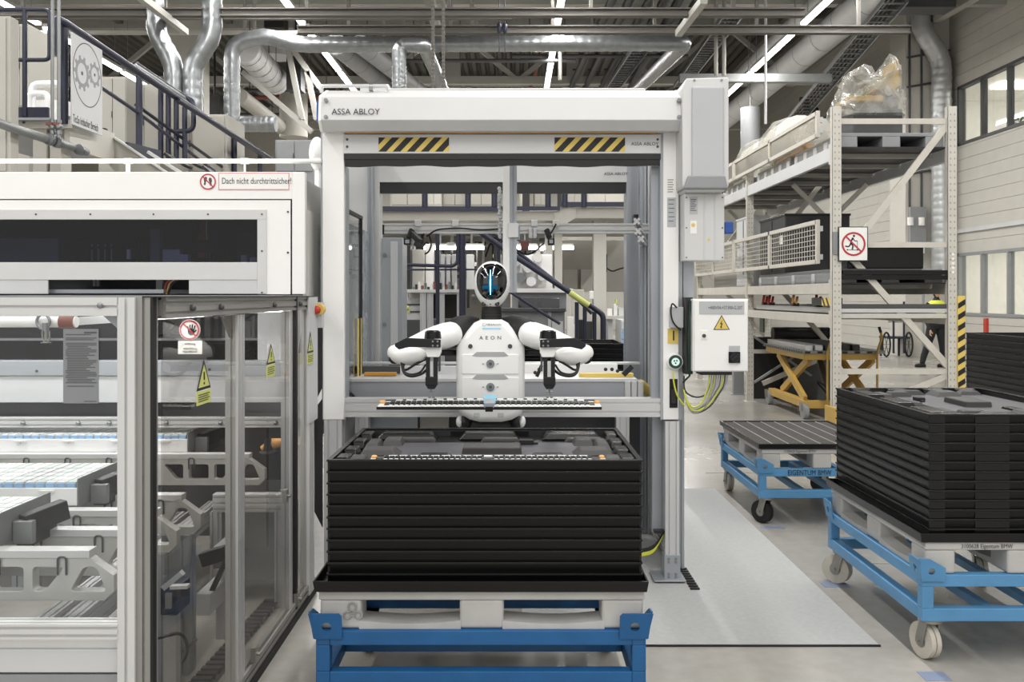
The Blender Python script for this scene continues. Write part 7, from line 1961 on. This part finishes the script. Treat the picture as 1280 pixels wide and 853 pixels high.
for a in ((62, 174.5, 7.4), (72, 178, 7.45), (100, 187.5, 7.8)):
    v = P(*a); u = (P(108, 190, 8.0) - P(0, 155, 6.8)).normalized() * .02; b = MB(); b.cyl(v - u, v + u, 7.4 * 7.2 / F, 16); b.build('coupling', 'galv', t)
# cabinets behind the railing
def cabinet(x0, x1, y0, y1, d, dep, m, label, base=None):
    t = thing('machine_cabinet', label, 'cabinet', P((x0 + x1) / 2, y1, d))
    b = MB(); b.box(PX(x0, d), PX(x1, d), d, d + dep, 0 if base is None else base, PZ(y0, d)); b.build('cabinet_body', m, t, .006)
    w = (x1 - x0)
    b = MB(); fbox(b, x0 + w * .04, x0 + w * .49, y0 + 2, y1 - 2, d - .015, .016); fbox(b, x0 + w * .51, x0 + w * .96, y0 + 2, y1 - 2, d - .015, .016); b.build('door_leaves', m, t, .004)
    b = MB(); fbox(b, x0 + w * .46, x0 + w * .48, (y0 + y1) / 2 - 4, (y0 + y1) / 2 + 4, d - .025, .012); b.build('handle', 'dark_grey', t)
cabinet(-140, 13, 20, 216, 7.0, .12, 'beige_paint', 'tall beige cabinet cut by the left edge at the top')
cabinet(13, 36, 30, 134, 10.5, .8, 'beige_paint', 'pale cabinet behind the platform railing')
cabinet(123, 158, 96, 190, 10.8, .35, 'beige_paint', 'pale tall cabinet just right of the gear sign')
cabinet(160, 200, 105, 200, 11.2, 1.0, 'beige_paint', 'pale cabinet behind the twin stair rails')
cabinet(196, 284, 143, 216, 12.2, .8, 'beige_paint', 'wide pale cabinet below the twin round ducts')
cabinet(344, 392, 175, 216, 12.0, .5, 'mid_grey', 'grey switch cabinet left of the gate header')
t = thing('hand_guard', 'white bent tube guard on the platform behind the riser pipes', 'guard rail', P(60, 130, 9.2))
rail_tube('tube', [P(40, 140, 9.2), P(40, 105, 9.2), P(80, 105, 9.2), P(80, 140, 9.2)], .035, 'white_paint', t, .08)
rail_tube('tube', [P(36, 140, 9.0), P(36, 117, 9.0), P(60, 117, 9.0), P(60, 140, 9.0)], .03, 'white_paint', t, .06)
b = MB(); a_, c_ = P(32, 150, 9.3), P(82, 125, 9.3); b.box(a_.x, c_.x, 9.3, 9.7, PZ(147, SD), c_.z); b.build('guard_base', 'white_paint', t)
# ------------------------------------------------------------------ what shows through the two gates
GB = 10.5
def gb(name, x0, x1, y0, y1, d, dep, m, label, cat, bev=.005):
    b = MB(); fbox(b, x0, x1, y0, y1, d, dep); return tag(b.build(name, m, None, bev), label, cat)
t = thing('rear_platform', 'rear steel walkway with dark blue kick plate seen above the cameras', 'platform', P(630, 265, GB))
b = MB(); fbox(b, 430, 645, 258, 264, GB, .03); fbox(b, 645, 700, 258, 263, GB, .03); fbox(b, 700, 820, 252.5, 258.5, GB, .03); b.build('kick_plate', 'navy', t)
b = MB(); fbox(b, 430, 700, 264, 276, GB + .05, 3.3); fbox(b, 700, 830, 259, 273, GB + .05, 3.3); b.build('edge_beam', 'beige_paint', t, .004)
b = MB(); pp = [(PX(a, GB), PZ(c, GB)) for a, c in ((693, 266), (704, 258), (720, 258), (720, 272), (704, 282), (693, 282))][::-1]; b.prism(pp, (0, GB + .03, 0), (1, 0, 0), (0, 0, 1), (0, .1, 0)); b.build('knee_plate', 'beige_paint', t)
b = MB(); fbox(b, 480, 640, 277, 281, GB + .4, .1); b.build('lower_beam', 'mid_grey', t)
for px in (531, 585, 618, 685, 706, 730): rail_tube('railing_post', [P(px, 259, GB + .02), P(px, 205, GB + .02)], .034, 'navy', t, 0)
rail_tube('top_rail', [P(430, 206, GB + .02), P(830, 206, GB + .02)], .034, 'navy', t, 0)
for x0, x1, lab in ((742, 758, 'broad cream column right of the robot under the rear walkway'), (693, 703, 'slim cream column left of the broad one under the walkway'), (682, 691, 'pale slim column behind the stair handrail')):
    b = MB(); fbox(b, x0, x1, 272, 560, GB + .3, .2); tag(b.build('support_column', 'cream_paint', None, .004), lab, 'column')
for k, (x0, x1) in enumerate(((488, 530), (532, 552), (553, 584), (587, 616), (650, 662), (668, 684), (708, 728), (733, 780))):
    cabinet(x0, x1, 214, 258, 12.5 + .1 * (k % 3), .8, ('beige_paint', 'cream_paint', 'beige_paint')[k % 3], 'pale cabinet on the rear walkway, %s from the left of eight' % ('first', 'second', 'third', 'fourth', 'fifth', 'sixth', 'seventh', 'eighth')[k], PZ(264, GB) if x1 < 700 else PZ(259, GB))
b = MB(); fbox(b, 653, 662, 240, 264, 12.3, .1); fbox(b, 697, 702, 240, 260, 12.3, .1); tag(b.build('wall_valve', 'charcoal'), 'dark valve gear on the rear walkway cabinets', 'valve')
# blue stair railing falling to the right
t = thing('gate_stair_railing', 'dark blue stair railing slanting down behind the robot head', 'railing', P(680, 360, 8.7))
q = 8.7
rail_tube('handrail', [P(590, 283, q), P(640, 318, q), P(745, 387, q), P(754, 394, q), P(754, 436, q)], 3.6 * q / F, 'navy', t, .06)
rail_tube('handrail', [P(612, 288, q + .25), P(720, 372, q + .25), P(740, 392, q + .25)], 2.6 * q / F, 'navy', t, .0)
rail_tube('mid_rail', [P(636, 364, q), P(676, 390, q), P(700, 405, q)], 2 * q / F, 'navy', t, .0)
for px, y0 in ((721, 378), (731, 384), (743, 390)): rail_tube('post', [P(px, y0, q), P(px, 440, q)], 2.6 * q / F, 'navy', t, 0)
rail_tube('reflective_sleeve', [P(712, 366, q - .02), P(736, 382, q - .02)], 3.9 * q / F, 'lime', t, 0)
t = thing('gate_railing_frame', 'dark blue upright railing frame left of the robot head', 'railing', P(560, 400, 9))
q = 9.0
for px, y0, y1, r in ((547, 292, 363, 2.6), (578, 288, 400, 4.2), (573, 288, 330, 2.6), (623, 300, 345, 2.4)): rail_tube('post', [P(px, y0, q), P(px, y1, q)], r * q / F, 'navy', t, 0)
rail_tube('loop', [P(505, 331, q), P(566, 333, q), P(572, 328, q), P(572, 300, q)], 2.2 * q / F, 'navy', t, .06)
rail_tube('mid_rail', [P(500, 337.5, q), P(600, 337, q)], 1.2 * q / F, 'navy', t, 0)
rail_tube('top_rail', [P(500, 290, q), P(640, 290, q)], 1.6 * q / F, 'navy', t, 0)
for px in (547, 578): rail_tube('post_base', [P(px, 363, q), (PX(px, q), q, 0)], 2.4 * q / F, 'navy', t, 0)
# lamps below the walkway
for k, (x0, x1) in enumerate(((530, 571), (574, 605), (640, 672), (675, 717))):
    t = thing('tube_lamp', 'white glowing tube lamp under the rear walkway, %s from the left' % ('first', 'second', 'third', 'fourth')[k], 'lamp', P((x0 + x1) / 2, 310, 11), group='tube lamps under the walkway')
    b = MB(); b.cyl(P(x0, 310, 11), P(x1, 310, 11), .022, 10); b.build('tube', 'lamp_glow', t)
    b = MB(); fbox(b, x0, x1, 304.5, 307.5, 11.0, .08); fbox(b, (x0 + x1) / 2 - 1, (x0 + x1) / 2 + 1, 283, 305, 11.02, .03); b.build('lamp_housing', 'light_grey', t)
# machinery behind
gb('rear_wall_panel', 700, 784, 300, 365, 14, .1, 'beige_paint', 'beige wall panel behind the broad cream column', 'wall panel')
gb('rear_wall_panel', 705, 722, 337, 365, 13.9, .1, 'cream_paint', 'left pale lower panel before the beige wall panel', 'wall panel')
gb('rear_wall_panel', 726, 740, 337, 365, 13.9, .1, 'cream_paint', 'right pale lower panel before the beige wall panel', 'wall panel')
for k, (x0, x1, y0, y1, d, m) in enumerate(((506, 513, 300, 362, 9.6, 'charcoal'), (514, 530, 312, 362, 9.8, 'cream_paint'), (532, 541, 305, 362, 9.9, 'white_paint'), (551, 556, 318, 362, 9.4, 'alu'), (558, 563, 318, 362, 9.4, 'alu'), (565, 570, 318, 362, 9.4, 'alu'), (583, 592, 318, 362, 9.6, 'part_white'))):
    gb('machine_module', x0, x1, y0, y1, d, .2, m, 'upright machine module left of the robot head, %s from the left' % ('first', 'second', 'third', 'fourth', 'fifth', 'sixth', 'seventh')[k], 'machine module')
t = thing('rear_workbench', 'pale bench with frame and small parts behind the robot shoulder at left', 'workbench', P(535, 370, 9.3))
b = MB(); fbox(b, 503, 578, 362, 366, 9.3, .5); b.build('bench_top', 'alu_bright', t, .003)
for px in (529, 538, 552, 575): b = MB(); b.profile((PX(px, 9.35), 9.35, 0), (PX(px, 9.35), 9.35, PZ(366, 9.35)), .06, .06, up=(0, 1, 0)); b.build('leg', 'alu', t)
b = MB(); fbox(b, 504, 527, 372, 400, 9.5, .2); b.build('drawer_box', 'light_grey', t, .004)
b = MB(); fbox(b, 505, 526, 380, 382, 9.49, .02); fbox(b, 505, 526, 389, 391, 9.49, .02); b.build('drawer_gap', 'dark_grey', t)
b = MB(); fbox(b, 540, 572, 368, 398, 9.6, .2); b.build('bench_machine', 'charcoal', t, .004)
b = MB(); b.ball(P(508, 385, 9.2), .03, .03, .025, 10, 8); fbox(b, 503, 512, 386, 392, 9.2, .05); b.build('yellow_part', 'lime', t, .004)
for k in range(16):
    px = 515 + 3.8 * k; b = MB(); hh = 2 + (k * 7 % 5); fbox(b, px, px + 2.6, 362 - hh * 1.6, 362, 9.35 + .02 * (k % 3), .06); b.build('small_part', ('galv', 'charcoal', 'part_white', 'rust_pipe')[k % 4], t)
t = thing('rear_machine', 'grey machine console with two dark screens behind the robot shoulder', 'machine', P(665, 420, 8.9))
b = MB(); fbox(b, 640, 708, 364, 390, 9.2, .3); b.build('console_back', 'mid_grey', t, .004)
b = MB(); fbox(b, 640, 716, 361, 366, 9.15, .3); b.build('white_ledge', 'white_paint', t, .003)
for x0, x1 in ((648, 673), (675, 699)): b = MB(); fbox(b, x0, x1, 373, 386, 9.18, .03); b.build('screen', 'screen_black', t, .003)
b = MB(); fbox(b, 624, 707, 385.5, 390, 8.9, .4); b.build('console_top', 'dark_grey', t, .004)
b = MB(); fbox(b, 627, 706, 390, 430, 8.95, .3); b.build('console_body', 'mid_grey', t, .004)
b = MB(); fbox(b, 685, 689, 390, 430, 8.93, .03); fbox(b, 690, 704, 402, 425, 8.93, .03); b.build('console_panel', 'light_grey', t, .003)
b = MB(); fbox(b, 640, 690, 318, 362, 9.6, .3); mb_ = b.build('machine_head', 'white_paint', t, .01)
for a, c, m in ((645, 327, 'alu'), (660, 335, 'alu_bright'), (672, 322, 'part_white'), (650, 347, 'galv'), (664, 352, 'alu_bright'), (678, 345, 'alu')):
    b = MB(); b.cyl(P(a, c, 9.62), P(a, c, 9.4), .05, 14); b.box(PX(a - 6, 9.5), PX(a + 6, 9.5), 9.5, 9.6, PZ(c + 4, 9.5), PZ(c - 4, 9.5)); b.build('head_fitting', m, t, .004)
gb('wall_socket_box', 714, 730, 362, 374, 9.9, .06, 'cream_paint', 'cream socket box left of the broad column', 'box')
gb('wall_socket_box', 737, 742, 364, 374, 9.9, .06, 'white_paint', 'small white box touching the broad column', 'box')
b = MB(); b.tube(fillet([P(758, 335, 13), P(765, 340, 13), P(775, 336, 13), P(784, 334, 13)], .1), .012, 6); fb = fbox(b, 756, 759, 318, 340, 13.2, .05); tag(b.build('wall_cable', 'charcoal'), 'black bracket with drooping cable on the rear wall', 'cable')
t = thing('parts_shelf', 'pale blue drawer shelf right of the broad cream column', 'shelf', P(770, 420, 9.6))
b = MB(); b.box(PX(776, 9.4), PX(790, 9.4), 9.4, 9.9, 0, PZ(400, 9.4)); b.build('shelf_body', 'light_grey', t, .004)
for k in range(5): b = MB(); fbox(b, 777, 789, 402 + 12 * k, 412 + 12 * k, 9.38, .03); b.build('drawer', 'pale_blue' if k else 'light_grey', t, .004)
t = thing('rear_bench', 'bench with small white machine parts right of the stair railing', 'workbench', P(760, 400, 10))
b = MB(); fbox(b, 757, 784, 395, 399, 10.2, .5); b.build('bench_top', 'cream_paint', t)
b = MB(); b.box(PX(760, 10.3), PX(766, 10.3), 10.3, 10.5, 0, PZ(399, 10.3)); b.box(PX(774, 10.3), PX(778, 10.3), 10.3, 10.5, 0, PZ(399, 10.3)); b.build('bench_leg', 'light_grey', t)
for k, (x, y, w, hh, m) in enumerate(((759, 386, 6, 9, 'white_paint'), (767, 380, 5, 15, 'part_white'), (773, 385, 7, 10, 'light_grey'), (770, 374, 2, 8, 'lime'), (780, 388, 4, 7, 'alu'))):
    b = MB(); fbox(b, x, x + w, y, y + hh, 10.3, .12); b.build('small_machine', m, t, .004)
for k, (x, y, w, hh, m) in enumerate(((709, 396, 8, 8, 'paper'), (711, 406, 12, 8, 'part_white'), (709, 417, 14, 10, 'light_grey'), (722, 400, 9, 30, 'charcoal'), (733, 402, 9, 20, 'dark_grey'))):
    gb('stored_box', x, x + w, y, 370 + 1840 / (10.6 + .15 * k), 10.6 + .15 * k, .12, m, 'stored box behind the stair railing posts, %s from the front' % ('first', 'second', 'third', 'fourth', 'fifth')[k], 'box')
gb('stored_box', 700, 760, 425, 600, 11.5, .3, 'mid_grey', 'grey low machine body behind the stair railing', 'machine')
gb('stored_box', 500, 600, 400, 600, 10.6, .3, 'dark_grey', 'dark low machine body behind the left bench', 'machine')

# busy machine frame in the left half of the background
t = thing('assembly_machine', 'busy grey assembly machine of posts and plates left behind the robot head', 'machine', P(560, 420, 12))
b = MB(); fbox(b, 470, 638, 284, 520, 13.5, .1); b.build('back_panel', 'beige_paint', t)
R7 = random.Random(21)
for k in range(70):
    px, py, d = R7.uniform(500, 622), R7.uniform(290, 372), R7.uniform(10.9, 13.2); w, hh = R7.choice(((2.5, 26), (8, 9), (14, 4), (5, 16), (3, 34), (20, 3), (9, 5)))
    m_ = R7.choice(('mid_grey', 'alu', 'dark_grey', 'light_grey', 'beige_paint', 'charcoal', 'galv', 'white_paint', 'alu_grey'))
    b = MB(); fbox(b, px, px + w, py - hh / 2, py + hh / 2, d, .08); b.build(R7.choice(('plate', 'post', 'module_box')), m_, t, .003)
for k in range(14):
    px, d = R7.uniform(500, 630), R7.uniform(11, 13); b = MB(); b.cyl(P(px, R7.uniform(285, 320), d), P(px + R7.uniform(-3, 3), R7.uniform(340, 372), d), R7.uniform(.012, .035), 8); b.build('cylinder_rod', R7.choice(('galv', 'alu', 'charcoal')), t)
for k in range(9):
    px, py, d = R7.uniform(500, 615), R7.uniform(300, 350), R7.uniform(10.8, 12); pts = [P(px + 6 * i, py + R7.uniform(-8, 14), d) for i in range(4)]; b = MB(); b.tube(fillet(pts, .2), .012, 6); b.build('hose', 'black_rubber', t)
for px in (502, 628): b = MB(); b.box(PX(px, 12.9), PX(px + 8, 12.9), 12.9, 13.0, 0, PZ(284, 12.9)); b.build('frame_post', 'alu_grey', t)
t = thing('packing_machine', 'pale machine with round fittings right behind the robot head', 'machine', P(668, 400, 11))
for k in range(34):
    px, py, d = R7.uniform(643, 692), R7.uniform(292, 362), R7.uniform(10.6, 12.5); w, hh = R7.choice(((3, 20), (8, 9), (12, 4), (5, 12), (6, 6)))
    b = MB(); fbox(b, px, min(px + w, 692), py - hh / 2, py + hh / 2, d, .08); b.build(R7.choice(('plate', 'module_box')), R7.choice(('alu', 'light_grey', 'mid_grey', 'galv', 'white_paint', 'dark_grey')), t, .003)
b = MB(); fbox(b, 641, 692, 290, 600, 12.8, .1); b.build('back_panel', 'light_grey', t)
